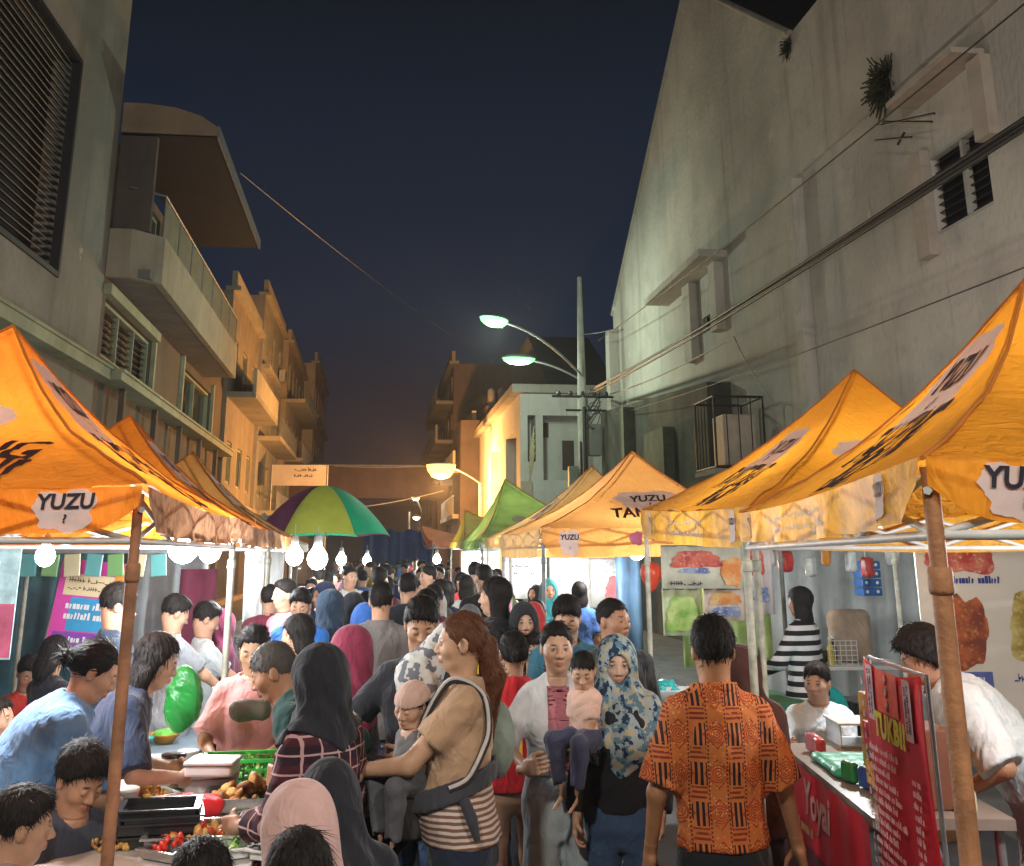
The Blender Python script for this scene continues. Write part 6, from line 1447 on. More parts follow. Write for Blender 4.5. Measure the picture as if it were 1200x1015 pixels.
x, y = on(258, 955, .79); pile('green_vegetables', (x+.12, y+.28, TZ), .13, .07, .035, 70, .02, GRN_, 'row of chopped green vegetables between the fried heaps', 4, shape='leaf')
x, y = on(286, 893, .83); bk_ = thing('basket', 'bright green plastic basket of leaves on the food table', 'basket', (x, y, TZ), R(6))
GP = M('green plastic', (.06, .52, .08), .4, .15, 8)
m = MB(); a, b, h = .17, .11, .10
m.box(-a, a, -b, b, 0, .006)
for i in range(15):
    xx = -a+2*a*i/14; m.box(xx-.004, xx+.004, -b-.003, -b+.003, .006, h); m.box(xx-.004, xx+.004, b-.003, b+.003, .006, h)
for i in range(10):
    yy = -b+2*b*i/9; m.box(-a-.003, -a+.003, yy-.004, yy+.004, .006, h); m.box(a-.003, a+.003, yy-.004, yy+.004, .006, h)
for z in (.03, .065): m.box(-a-.004, a+.004, -b-.005, -b+.001, z, z+.008); m.box(-a-.004, a+.004, b-.001, b+.005, z, z+.008); m.box(-a-.005, -a+.001, -b, b, z+.0005, z+.0085); m.box(a-.001, a+.005, -b, b, z+.0005, z+.0085)
m.build('weave', GP, bk_)
m = MB()
for (x0, x1, y0, y1) in ((-a-.014, a+.014, -b-.014, -b+.004), (-a-.014, a+.014, b-.004, b+.014), (-a-.014, -a+.004, -b+.004, b-.004), (a-.004, a+.014, -b+.004, b-.004)): m.box(x0, x1, y0, y1, h, h+.014)
m.build('rim', GP, bk_); pile('leaves', (x, y, TZ+.02), .14, .09, .09, 130, .028, GRN_, 'green leaves filling the bright green basket', 5, shape='leaf')
x, y = on(222, 938, .80); softbox('red_cloth', (x, y, TZ+.035), (.26, .18, .07), M('red cloth bright', (.72, .02, .03), .6, .15, 12), 'crumpled bright red cloth on the food table', 'cloth', rot=20, wr=.014)
SM = [('rice_cakes', [M('pale rice', (.62, .55, .42), .6, .2, 30)], 'lump'), ('skewers', [FRY[1], FRY[0]], 'lump'), ('red_chilies', [M('chili red bright', (.6, .04, .02), .35, .3, 30)], 'lump'), ('greens', GRN_, 'leaf'), ('fritters', [FRY[2], FRY[0]], 'lump'), ('noodle_nest', YEL_, 'lump')]
for i, (px_, py_) in enumerate([(200, 905), (232, 900), (330, 905), (262, 985), (340, 935), (178, 925), (150, 940), (300, 868), (205, 985), (330, 985)]):
    x, y = on(px_, py_, .79); nm, cl_, sp_ = SM[i % 6]
    tray(x, y, TZ, .17, .14, 'small %s tray of %s at spot %s' % (['steel', 'white'][i % 2], nm.replace('_', ' '), ['left of the red cloth', 'behind the red cloth', 'right of the fried heap', 'by the nearest heads', 'beside the plaid shirt', 'beside the black stack', 'behind the rusty pole', 'behind the green basket', 'under the black stack', 'next to pink headscarf'][i]), [STL, WP][i % 2], .03, rot=i*7)
    pile(nm, (x, y, TZ+.008), .072, .055, .045, 34, .015 if sp_ == 'lump' else .02, cl_, '%s heaped in the small tray %s' % (nm.replace('_', ' '), ['left of the red cloth', 'behind the red cloth', 'right of the fried heap', 'by the nearest heads', 'beside the plaid shirt', 'beside the black stack', 'behind the rusty pole', 'behind the green basket', 'under the black stack', 'next to pink headscarf'][i]), 40+i, shape=sp_)
bkp = M('black plastic', (.02, .02, .022), .25, .3, 9, spec=.6)
x, y = on(186, 965, .80)
for i in range(5):
    o = tray(x+.012*(i % 2), y+.01*math.sin(i*2), TZ+i*.021, .26, .20, 'black plastic tray in the stack beside the rusty pole', bkp, .035, rot=8+5*math.sin(i*3), group='stack of black trays')
x, y = on(150, 985, .76); pile('peanuts', (x-.05, y, TZ), .12, .08, .03, 90, .012, [FRY[2], FRY[0]], 'loose beige snacks spilled left of the black trays', 8)
def foambox(px, py, z, s, label, rot, g='white foam boxes on the food table'):
    x, y = on(px, py, z+s[2]/2+TZ); t = thing('foam_box', label, 'box', (x, y, TZ+z), R(rot), g); m = MB(); m.box(-s[0]/2, s[0]/2, -s[1]/2, s[1]/2, 0, s[2]*.7); m.build('box', WP, t, bevel=.01)
    m = MB(); m.box(-s[0]/2-.006, s[0]/2+.006, -s[1]/2-.006, s[1]/2+.006, s[2]*.7+.001, s[2]); m.build('lid', WP, t, bevel=.01)
foambox(250, 880, 0, (.22, .18, .10), 'white foam box in the middle of the food table', 8); foambox(252, 862, .101, (.2, .17, .06), 'flatter white foam box stacked on the middle one', -6)
foambox(283, 838, 0, (.16, .14, .16), 'tall white foam box behind the green basket', 20); foambox(192, 880, 0, (.18, .16, .06), 'low white foam box left of the middle stack', -12)
def tub(px, py, z, r, h, label, body, lid=None, fill=None, g='tubs and cups on the food table', name='plastic_tub', cat='tub'):
    x, y = on(px, py, z+TZ+h/2); t = thing(name, label, cat, (x, y, TZ+z), 0, g)
    m = MB(); m.lathe([(r*.8, 0), (r*.97, h*.9), (r, h), (r*.94, h), (r*.9, h*.88)], 18); m.build('cup', body, t)
    if fill: m = MB(); m.lathe([(r*.78, .004), (r*.93, h*.75)], 18); m.build('drink', fill, t)
    if lid: m = MB(); m.lathe([(r*1.04, h), (r*1.04, h+.012), (r*.9, h+.016)], 18); m.build('lid', lid, t)
YD = M('yellow drink', (.80, .58, .08), .2, .1, 8)
tub(226, 1003, 0, .04, .11, 'plastic cup of yellow drink at the bottom edge, left one', CLR, None, YD, cat='cup', name='plastic_cup'); tub(310, 1000, 0, .04, .11, 'plastic cup of yellow drink near the pink headscarf', CLR, None, YD, cat='cup', name='plastic_cup')
tub(165, 885, 0, .05, .09, 'yellow lidded tub behind the rusty pole', YD, WP); tub(205, 868, 0, .055, .10, 'clear tub with dark lid left of the foam boxes', CLR, bkp); tub(222, 862, 0, .05, .08, 'clear tub with white lid beside the foam boxes', CLR, WP)
tub(262, 800, .0, .07, .16, 'clear jar at the back of the food table, left one', CLR, WP); tub(240, 792, .0, .06, .14, 'clear jar with green lid at the back of the table', CLR, GP); tub(150, 905, 0, .05, .10, 'grey tub with white lid next to the blue seller hand', M('grey plastic', (.3, .32, .33), .4, .1, 8), WP)
for i in range(4):
    x, y = on(238+i*9, 915-i*5, .76); o = softbox('plastic_bag', (x, y, TZ+.03), (.13, .10, .05), CLR, 'clear bag of goods in the row behind the red cloth', 'plastic bag', rot=30*i, wr=.012, seed=i, group='clear bags behind the red cloth')
for i in range(3):
    x, y = on(285+i*14, 875-i*4, .76); o = softbox('meat_parcel', (x+.02, y-.06, TZ+.02), (.10, .08, .035), M('pink meat', (.6, .16, .13), .4, .3, 20), 'small red parcel beside the green basket', 'parcel', rot=20*i, wr=.008, seed=i+3, group='red parcels by the green basket')
# green plastic chair and other seats
def chair(label, loc, rot, mat, group=None):
    t = thing('plastic_chair', label, 'chair', loc, R(rot), group)
    m = MB(); m.prism([(-.2, -.2), (.2, -.2), (.22, .2), (-.22, .2)], .025, mx=Matrix.Translation((0, 0, .42))); m.build('seat', mat, t, bevel=.01)
    m = MB(); n = 14; vs = []
    for j in range(9):
        for i in range(n+1):
            s = i/n*2-1; zz = .44+.42*j/8*(1-.28*abs(s)**3); vs.append((.21*s*(1-.12*j/8), -.2-.05*j/8+.06*s*s, zz))
    m.add(vs, [(j*(n+1)+i, j*(n+1)+i+1, (j+1)*(n+1)+i+1, (j+1)*(n+1)+i) for j in range(8) for i in range(n) if not (2 <= j <= 5 and i % 3 == 1)], smooth=True)
    o = m.build('backrest', mat, t); sd = o.modifiers.new('s', 'SOLIDIFY'); sd.thickness = .012
    for sx in (-1, 1):
        for sy in (-1, 1): m = MB(); m.tube([(sx*.24, sy*.23, 0), (sx*.18, sy*.17, .42)], [.022, .018], 8); m.build('leg', mat, t)
        m = MB(); m.tube([(sx*.21, -.2, .6), (sx*.25, 0, .63), (sx*.22, .17, .60), (sx*.20, .18, .43)], .014, 8); m.build('armrest', mat, t)
    return t
TEAL = M('teal plastic', (.02, .42, .40), .35, .12, 8); 
v = aty(216, 818, 5.55); gb = lambda x, y, z: ell(x, y, z, (0, 0, 0), (.09, .06, .15))+.022*wob(x, y, z*.6, 16)+.008*wob(z, x, y, 40)
o = obj('plastic_bag', npmesh('plastic_bag', *sdf_mesh(gb, (-.15, -.12, -.22), (.15, .12, .22), .007)), M('green bag film', (.02, .22, .04), .35, .2, 8, trans=.1)); o.location = v; tag(o, 'bright green plastic bag hanging behind the navy seller arms', 'plastic bag')
softbox('shoulder_bag', aty(294, 832, 5.4), (.20, .08, .10), M('olive grey bag', (.10, .09, .065), .7, .2, 8), 'olive grey bag held before the pink apron', 'bag', wr=.01, rr=.045)
v = aty(985, 800, 7.9); chair('teal plastic chair behind the seated man in white shirt', (v.x+.08, 7.6, 0), 30, TEAL, 'teal chairs'); chair('teal plastic chair nearer the back table', (v.x+.25, 8.4, 0), 200, TEAL, 'teal chairs')
v = aty(1140, 960, 3.2); chair('white plastic chair in the bottom right corner', (v.x, 3.25, .0), 165, WP)
v = aty(466, 985, 3.45); chair('teal plastic chair showing its curved back at the bottom centre', (v.x, 3.3, .04), 100, TEAL)
# menu banners
def board(name, label, cat, c, w, h, rotz, mat, lean=0, thick=.012, parent=None):
    t = thing(name, label, cat, c, R(rotz)); m = MB(); m.box(-w/2, w/2, 0, thick, 0, h)
    o = m.build('panel', mat, t); return t
def flat(t, me, mat, x=0, z=0, off=-.003, name='lettering'):
    place_flat(me, (x, off, z), (1, 0, 0), (0, 0, 1)); return obj(name, me, mat, t)
def rect(w, h): me = bpy.data.meshes.new('r'); me.from_pydata([(-w/2, -h/2, 0), (w/2, -h/2, 0), (w/2, h/2, 0), (-w/2, h/2, 0)], [], [(0, 1, 2, 3)]); return me
MAG = M('magenta print', (.62, .04, .35), .6, .1, 5); CYN = M('cyan print', (.02, .30, .58), .6, .2, 5); CRM = M('cream print', (.75, .60, .35), .6, .1, 5); PUR = M('purple print', (.22, .04, .40), .6, .1, 5); WHI = M('white print', (.75, .75, .75), .6, .05, 5); REDP = M('red print', (.60, .015, .03), .55, .12, 4); YLP = M('yellow green print', (.65, .62, .04), .6, .1, 5); DRK = M('dark print', (.05, .03, .05), .6, .2, 8)
v = aty(95, 762, 9.3); t = board('menu_banner', 'magenta and blue menu banner tilted behind the left stall', 'banner', (v.x, 9.3, v.z-.02), .56, .72, 12, MAG); t.rotation_euler = (R(-8), R(6), R(14))
flat(t, rect(.50, .17), CRM, .02, .52, -.003, 'print_band'); flat(t, rect(.42, .26), CYN, .05, .29, -.003, 'print_band'); flat(t, rect(.5, .12), PUR, 0, .09, -.003, 'print_band'); flat(t, scribble(1, .44, .16, 2, heavy=True), WHI, .03, .31, -.006); flat(t, scribble(2, .40, .07, 1, heavy=True), WHI, 0, .09, -.006); flat(t, scribble(3, .4, .12, 2), DRK, 0, .52, -.006); flat(t, rect(.1, .16), M('orange print', (.7, .3, .03), .6), .2, .60, -.006, 'print_band')
m = MB(); m.tube([(-.31, .05, -.9), (-.27, .02, .75)], .018, 6); m.build('frame', metal, t)
v = aty(4, 762, 6.8); t = board('side_banner', 'pale teal banner with pink lower part at the left edge', 'banner', (v.x-.2, 6.8, v.z-.05), .5, .85, -8, M('pale teal print', (.35, .52, .55), .6, .4, 9))
flat(t, rect(.5, .3), M('rose print', (.45, .10, .18), .6, .3, 8), 0, .16, -.003, 'print_band'); flat(t, scribble(9, .4, .3, 5, heavy=True), WHI, .02, .6, -.006); flat(t, scribble(10, .4, .12, 2), WHI, .02, .2, -.006)
# backdrop behind left stalls: curtain, shelf with packets
CUR = [M('teal curtain', (.04, .12, .14), .8, .4, 3), M('grey curtain', (.30, .34, .36), .8, .3, 3), M('maroon curtain', (.14, .02, .05), .8, .3, 3)]
def curtain(label, a, b, z0, z1, mat, seed=0, name='curtain', cat='curtain'):
    a = Vector(a); b = Vector(b); d = b-a; L = d.length; nn = Vector((-d.y, d.x, 0)).normalized(); m = MB(); n = int(L*22); vs = []
    for i in range(n+1):
        s = i/n; o_ = .035*math.sin(s*L*21+seed)+.015*math.sin(s*L*47+seed); p = a+d*s
        vs += [(p+nn*o_*.4).to_tuple()[:2]+(z1,), (p+nn*o_).to_tuple()[:2]+(z0+.02*math.sin(s*L*7),)]
    m.add(vs, [(2*i, 2*i+1, 2*i+3, 2*i+2) for i in range(n)], smooth=True); o = m.build(name, mat); sd = o.modifiers.new('s', 'SOLIDIFY'); sd.thickness = .006; return tag(o, label, cat)
curtain('dark teal curtain at the back of the left stalls', (-3.15, 9.6, 0), (-2.3, 10.4, 0), .4, 2.0, CUR[0], 1)
curtain('grey curtain at the back of the left stalls', (-2.28, 10.5, 0), (-1.6, 10.9, 0), .3, 2.0, CUR[1], 2)
curtain('maroon curtain beside the grey one in the left stalls', (-1.62, 9.5, 0), (-1.35, 9.7, 0), .3, 1.75, CUR[2], 3)
curtain('white cloth side wall glowing under the second left tent', (-1.35, 11.6, 0), (-1.0, 12.6, 0), .9, 2.05, WHT, 4, 'side_cloth', 'cloth')
sh_ = thing('shelf', 'row of hanging green and yellow packets at the back left', 'shelf', (-2.35, 8.9, 1.72))
m = MB(); m.box(-.75, .75, 0, .03, .16, .19); m.build('rail', metal, sh_)
for i in range(9):
    m = MB(); m.obox((-.66+i*.165, -.02, .07), (.12, .03, .17), (0, .1*math.sin(i*3), 0)); m.build('packet', [M('packet green', (.15, .35, .12), .4), M('packet cream', (.5, .48, .3), .4), M('packet teal', (.1, .35, .35), .4)][i % 3], sh_, bevel=.006)
sd_ = thing('door_frame', 'dark doorway with pale frame behind the seated boy in red', 'door', (-4.4, 11.6, 0), R(-20))
m = MB(); m.box(0, 1.3, 0, .05, 0, 2.2); m.build('door', M('dark door', (.03, .028, .032), .5, .3, 4), sd_); m = MB(); m.box(-.09, -.002, -.02, .07, 0, 2.3); m.box(1.302, 1.39, -.02, .07, 0, 2.3); m.box(-.09, 1.39, -.02, .07, 2.302, 2.4); m.build('frame', M('pale frame wood', (.3, .27, .22), .7), sd_)
v = aty(38, 850, 7.7); table('small orange table in front of the boy in red', v.x-.3, v.x+.25, 7.45, 7.85, .72, M('orange laminate', (.75, .24, .06), .4, .1, 6))
v = aty(235, 800, 6.9); table('second serving table behind the first with jars', -1.75, -1.0, 6.6, 8.4, .74, M('blue grey laminate', (.16, .22, .26), .4, .2, 6))
for i in range(10):
    x = -1.65+.06*(i % 4)*2.2; yy = 6.72+.17*i; cc = i % 5
    t = thing('serving_bowl', '%s bowl of food on the second serving table' % ['green', 'white', 'teal', 'orange', 'steel'][cc], 'bowl', (x, yy, .742), 0, 'bowls on the second serving table')
    m = MB(); m.lathe([(.05, 0), (.09, .05), (.1, .06), (.09, .055), (.05, .01)], 16); m.build('bowl', [GP, WP, M('teal plastic', (.02, .42, .40), .35, .12, 8), M('orange lid', (.6, .25, .03), .4), STL][cc], t)
    m = MB(); m.lathe([(.082, .045), (.06, .075), (.01, .085)], 12); m.build('food', [FRY[0], YEL_[0], FRY[2], GRN_[0]][i % 4], t)
for i in range(6):
    x = -1.6+.09*i+.02*(i % 2); yy = 6.8+.24*i; t = thing('glass_jar', 'lidded glass jar in the row on the second serving table', 'jar', (x, yy, .742), 0, 'row of jars on second table')
    m = MB(); m.lathe([(.055, 0), (.062, .02), (.062, .13), (.045, .15)], 14); m.build('jar', CLR, t); m = MB(); m.lathe([(.05, .151), (.05, .18), (.02, .185)], 14); m.build('lid', [GP, WP, M('orange lid', (.6, .25, .03), .4)][i % 3], t)
put('woman in dark maroon headscarf at the back of the left stalls', 262, 712, 8.6, -60, q=.013, pose=dict(sex='f', head=(0, -15, 0)), hijab=(dict(drape=.25), cloth((.13, .015, .045), 'plum cloth')), shirtmat=BLK, pantsmat=DG)
# ------------------------------------------------------------------ right stalls
def facing(t_, w): pass
# red counter
c0 = Vector((2.25, 6.05, 0)); c1 = Vector((1.98, 4.35, 0)); CH = .13; dv = c1-c0; L = dv.length; angc = math.atan2(dv.y, dv.x)
ct = thing('counter', 'red fronted counter with pale script lettering at right', 'counter', c0+Vector((0, 0, CH)), angc)     # local x runs towards the camera, local -y faces away from the street
m = MB(); m.box(0, L, 0, .55, .70, .74); m.build('tabletop', M('counter top', (.24, .20, .17), .4, .15, 5), ct)
m = MB(); n = 30; vs = []
for i in range(n+1):
    for zz in (.05, .72): vs.append((L*i/n, -.012-.006*math.sin(i*1.1), zz))
m.add(vs, [(2*i, 2*i+2, 2*i+3, 2*i+1) for i in range(n)], smooth=True); m.build('front_banner', REDP, ct)
for xx in (.05, L-.05):
    for yy in (.05, .5): m = MB(); m.tube([(xx, yy, 0), (xx, yy, .699)], .02, 8); m.build('leg', metal, ct)
tm = text_mesh('Yoyai', .22, .006, .25); place_flat(tm, (L*.50, -.024, .60), (1, 0, 0), (0, 0, 1)); obj('lettering', tm, M('pale script', (.62, .30, .28), .6), ct)
tm = scribble(31, .5, .07, 1, ragged=.05, heavy=True); place_flat(tm, (L*.30, -.024, .455), (1, 0, 0), (0, 0, 1)); obj('lettering', tm, M('cream lettering', (.65, .55, .2), .6), ct)
tm = rect(L*.98, .32); place_flat(tm, (L*.5, -.022, .22), (1, 0, 0), (0, 0, 1)); obj('print_band', tm, M('dark maroon print', (.12, .02, .03), .6, .4, 6), ct)
def oncounter(s, d, z=.872): p = c0+dv.normalized()*s; nrm = Vector((-dv.y, dv.x, 0)).normalized(); return p+nrm*d+Vector((0, 0, z))
p = oncounter(.75, .2); softbox('plastic_sheet', p+Vector((0, 0, .02)), (.30, .5, .04), M('mint plastic', (.05, .50, .32), .35, .2, 9), 'mint green folded plastic sheet on the red counter', 'plastic sheet', rot=math.degrees(angc)+90, wr=.01)
p = oncounter(.0, .42); t = thing('food_display', 'clear glass food display at the far end of the counter', 'display', p, angc)
m = MB(); m.box(-.15, .15, -.12, .12, 0, .01); m.box(-.15, .15, -.12, -.114, .01, .11); m.box(-.15, .15, .114, .12, .01, .11); m.build('case', CLR, t); m = MB(); m.box(-.16, .16, -.13, .13, .11, .12); m.build('lid', WP, t)
p = oncounter(1.45, .25); t = thing('crate', 'dark brown snack box with yellow front on the counter', 'box', p, angc)
m = MB(); m.box(-.14, .14, -.14, .14, 0, .30); m.build('body', M('brown carton', (.16, .06, .03), .7, .2, 6), t, bevel=.005)
for z_, mt_ in ((.05, M('amber label', (.7, .35, .03), .6)), (.21, REDP)):
    m = MB(); m.box(-.143, .143, -.146, -.1402, z_, z_+.09); m.build('label', mt_, t)
    tm = scribble(int(z_*100), .24, .06, 1, ragged=.05); place_flat(tm, (0, -.149, z_+.045), (1, 0, 0), (0, 0, 1)); obj('lettering', tm, DRK, t)
p = oncounter(1.2, .32); t = thing('crate', 'amber snack box standing behind the brown one', 'box', p+Vector((.05, .25, 0)), angc)
m = MB(); m.box(-.14, .14, -.1, .1, 0, .36); m.build('body', M('amber carton', (.65, .33, .04), .7, .2, 6), t, bevel=.005); tm = scribble(44, .22, .2, 3); place_flat(tm, (0, -.104, .2), (1, 0, 0), (0, 0, 1)); obj('lettering', tm, REDP, t)
# red standing menu banner
bl = Vector((1.985, 4.32, 0)); br_ = Vector((1.86, 3.62, 0)); dv2 = br_-bl; W_ = dv2.length; ang2 = math.atan2(dv2.y, dv2.x); ztop = 1.47
xb_ = thing('standing_banner', 'tall red standing menu banner with price list beside the orange pole', 'banner', bl, ang2)
m = MB(); n = 16; vs = []
for j in range(17):
    for i in range(n+1): u = i/n; v_ = j/16; vs.append((W_*u, -.012*math.sin(math.pi*u)-.006*math.sin(v_*9), .08+(ztop-.08)*v_-.03*math.sin(math.pi*u)*(v_ > .99)))
m.add(vs, [(j*(n+1)+i, j*(n+1)+i+1, (j+1)*(n+1)+i+1, (j+1)*(n+1)+i) for j in range(16) for i in range(n)], smooth=True); o = m.build('banner_sheet', REDP, xb_); sd = o.modifiers.new('s', 'SOLIDIFY'); sd.thickness = .003
def onb(me, mat, x, z, off=-.022, name='lettering', rot=0):
    c_, s_ = math.cos(rot), math.sin(rot); place_flat(me, (x, off, z), (c_, 0, s_), (-s_, 0, c_)); return obj(name, me, mat, xb_)
onb(rect(.26, .15), M('red orange print', (.72, .08, .02), .6, .3, 12), W_*.5, 1.375, -.021, 'print_band'); onb(rect(.085, .20), M('pale pink print', (.62, .40, .44), .6), W_*.19, 1.355, -.0215, 'print_band'); onb(rect(.085, .20), M('pale pink print', (.62, .40, .44), .6), W_*.84, 1.345, -.0215, 'print_band')
onb(scribble(57, .16, .06, 2, ragged=0, heavy=True), DRK, W_*.19, 1.355, -.023, rot=R(90)); onb(scribble(58, .15, .06, 2, ragged=0, heavy=True), DRK, W_*.84, 1.345, -.023, rot=R(90))
for i in range(3):
    m = MB(); m.lathe([(.02, 0), (.001, .002)], 16, mx=Matrix.Translation((W_*.5, -.024, 1.42-i*.045)) @ Euler((R(90), 0, 0)).to_matrix().to_4x4()); m.build('emblem', M('pink print', (.6, .35, .45), .6), xb_)
onb(text_mesh('TUKBI!', .115, .006, .1, space=1.1), YLP, W_*.50, 1.245, -.024)
PKL = M('pink list print', (.85, .50, .50), .6)
onb(scribble(51, .42, 1.02, 28, ragged=.45, heavy=True), PKL, W_*.38, .66, -.024); onb(scribble(52, .09, .95, 26, ragged=.1, align=1, heavy=True), PKL, W_*.87, .66, -.024)
onb(scribble(53, .02, 1.2, 30, ragged=.0, heavy=True), PKL, W_*.035, .8, -.024)
m = MB(); m.tube([(0, .03, 0), (0, .02, ztop)], .009, 6); m.tube([(W_, .03, 0), (W_, .02, ztop)], .009, 6); m.tube([(W_*.5, .35, 0), (W_*.5, .02, ztop*.8)], .009, 6); m.tube([(0, .02, ztop), (W_, .02, ztop)], .007, 6); m.build('stand', metal, xb_)
# white food banner at the back right, pictures of dishes
fb = thing('food_banner', 'white banner with pictures of meat dishes at the far right', 'banner', (3.12, 6.0, .95), R(-4))
m = MB(); m.box(0, 1.7, 0, .01, 0, 1.16); m.build('sheet', M('cream white print', (.70, .66, .58), .6, .06, 3), fb)
def pic(a, b, c, sc=30.):
    q = NT('picture print', .55); nn = q.noise(sc*.45, 5.); n2 = q.vor(sc*1.1); n3 = q.noise(sc*1.8, 4.); e_ = q.vor(sc*.7, 'DISTANCE_TO_EDGE')
    def sm(v, lo_, hi_): w = q.N.new('ShaderNodeMapRange'); w.inputs[1].default_value = lo_; w.inputs[2].default_value = hi_; q.L.new(v, w.inputs[0]); return w.outputs[0]
    c_ = q.mix(sm(nn, .4, .6), a, b); c_ = q.mix(q.f('MULTIPLY', sm(n3, .55, .72), .7), c_, c); return q.done(c_, 0)
def dish(x, z, w, h, seed, cols, frame=None):
    r = random.Random(seed); mm = pic(cols[0], cols[1], cols[2], 24.)
    me = blob_patch(w, h, seed); place_flat(me, (x, -.004, z), (1, 0, 0), (0, 0, 1)); return obj('picture', me, mm, fb)
dish(.27, .93, .42, .24, 4, ((.45, .06, .05), (.62, .22, .14), (.72, .6, .5))); dish(.25, .50, .27, .42, 7, ((.20, .05, .03), (.45, .12, .04), (.62, .30, .12))); dish(.68, .52, .36, .40, 9, ((.35, .25, .05), (.62, .52, .18), (.70, .65, .4))); dish(1.25, .8, .5, .4, 12, ((.40, .10, .06), (.6, .3, .1), (.7, .6, .3)))
NB = M('navy lettering', (.03, .05, .25), .6); flat(fb, scribble(60, .40, .06, 1, ragged=0, heavy=True), NB, .27, .775, -.006); flat(fb, rect(.22, .12), M('blue plate print', (.10, .14, .42), .6), .27, .22, -.004, 'print_band'); flat(fb, scribble(61, .2, .09, 2, heavy=True), WHI, .27, .22, -.007); flat(fb, scribble(62, .4, .06, 1), NB, .70, .24, -.006)
# small goods on the red counter
for i in range(9):
    s_, d_ = [(.42, .12), (.55, .42), (.95, .45), (1.05, .10), (1.2, .14), (1.5, .12), (1.62, .2), (1.6, .42), (.3, .12)][i]; p = oncounter(s_, d_)
    pk_ = ['red', 'amber', 'white', 'green', 'blue', 'orange', 'brown', 'cream', 'pink'][i]; cc_ = [(.5, .03, .03), (.6, .3, .03), (.6, .6, .58), (.05, .35, .1), (.04, .1, .35), (.65, .2, .03), (.15, .06, .03), (.6, .5, .3), (.6, .2, .25)][i]
    softbox('snack_packet', p+Vector((0, 0, .045)), (.11, .05, .09), M(pk_+' wrapper', cc_, .3, .2, 12, coat=.2), '%s snack packet standing on the red counter' % pk_, 'snack packet', rot=math.degrees(angc)+20*math.sin(i*5), wr=.006, seed=i, rr=.018)

# picnic cloth rolls and a rear table with pots and rack by the grey wall
v = aty(1013, 700, 10.5); gw = thing('water_crates', 'stack of blue water crates hanging against the grey wall', 'crate', (v.x, 10.4, v.z+.02))
m = MB()
for i in range(4): m.box(-.10, .10, -.10, .10, i*.085, i*.085+.075)
m.build('crate', M('blue crate', (.02, .10, .32), .4, .2, 8), gw, bevel=.012)
m = MB()
for i in range(4):
    for xx in (-.055, .055): m.lathe([(.016, 0), (.014, .002)], 10, mx=Matrix.Translation((xx, -.101, i*.085+.04)) @ Euler((R(90), 0, 0)).to_matrix().to_4x4())
m.build('cap', WP, gw); m = MB(); m.tube([(0, 0, .33), (0, 0, 2.4-v.z)], .008, 5); m.build('hook', metal, gw)
gwall = M('grey corrugated wall', (.30, .33, .34), .6, .25, 2, stain=.45, bump=.2, bs=12)
cw = thing('partition', 'grey stained partition wall behind the right stalls', 'wall', (3.9, 11.2, 0), R(-9))
m = MB(); n = 60; vs = []
for i in range(n+1):
    x = 3.6*i/n; yy = .018*math.sin(x*24); vs += [(x, yy, 0), (x, yy, 2.42), (x, yy+.05, 0), (x, yy+.05, 2.42)]
fs = []
for i in range(n): a_ = 4*i; fs += [(a_, a_+4, a_+5, a_+1), (a_+2, a_+3, a_+7, a_+6), (a_+1, a_+5, a_+7, a_+3)]
m.add(vs, fs, smooth=True); m.build('panel', gwall, cw)
m = MB(); m.box(-.06, 0, -.03, .09, 0, 2.5); m.box(3.6, 3.66, -.03, .09, 0, 2.5); m.box(-.06, 3.66, -.03, .09, 2.5, 2.56); m.build('frame', metal, cw)
v = aty(975, 760, 9.4); table('rear prep table by the grey wall with pots', v.x-.55, v.x+.65, 9.1, 9.8, .95, WP)
t = thing('cooking_pot', 'black wok pot with green handle on the rear prep table', 'pot', (v.x-.18, 9.4, .952)); m = MB(); m.lathe([(.09, 0), (.15, .03), (.17, .11), (.16, .12)], 20); m.build('body', bkp, t); m = MB(); m.tube([(-.17, 0, .09), (-.25, 0, .11)], .014, 6); m.build('handle', GP, t)
softbox('sack', (v.x+.22, 9.5, .955+.22), (.36, .2, .44), M('beige sack', (.42, .32, .24), .8, .2, 6, stain=.3), 'large beige sack leaning on the grey wall', 'sack', wr=.01, rr=.07)
t = thing('wire_rack', 'small white wire rack on the rear prep table', 'rack', (v.x+.02, 9.2, .952)); m = MB()
for i in range(6): m.tube([(-.13+i*.05, 0, 0), (-.13+i*.05, 0, .2)], .004, 4); m.tube([(-.13, 0, i*.04), (.12, 0, i*.04)], .004, 4)
m.build('wires', WP, t)
v = aty(925, 800, 7.9); table('teal table in front of the striped woman', v.x-.5, v.x+.3, 7.6, 8.2, .72, TEAL)
rq = random.Random(5); v9 = aty(975, 760, 9.4); v8 = aty(925, 800, 7.9)
GN = [('blue', (.04, .10, .35)), ('red', (.5, .04, .03)), ('white', (.6, .6, .58)), ('green', (.05, .3, .08)), ('orange', (.65, .25, .03)), ('brown', (.16, .07, .03)), ('yellow', (.65, .5, .05)), ('black', (.02, .02, .022))]
for i in range(8):
    nm, cc = GN[i]; t = thing('bottle', '%s sauce bottle in the row on the rear prep table' % nm, 'bottle', (v9.x-.5+.07*i, 9.25+.1*(i % 2), .952), 0, 'bottles on the rear prep table')
    m = MB(); m.lathe([(.026, 0), (.03, .01), (.03, .13), (.014, .17), (.012, .2)], 12); m.build('body', M(nm+' bottle', cc, .3, .2, 8), t); m = MB(); m.lathe([(.015, .201), (.015, .225), (.004, .23)], 10); m.build('cap', WP, t)
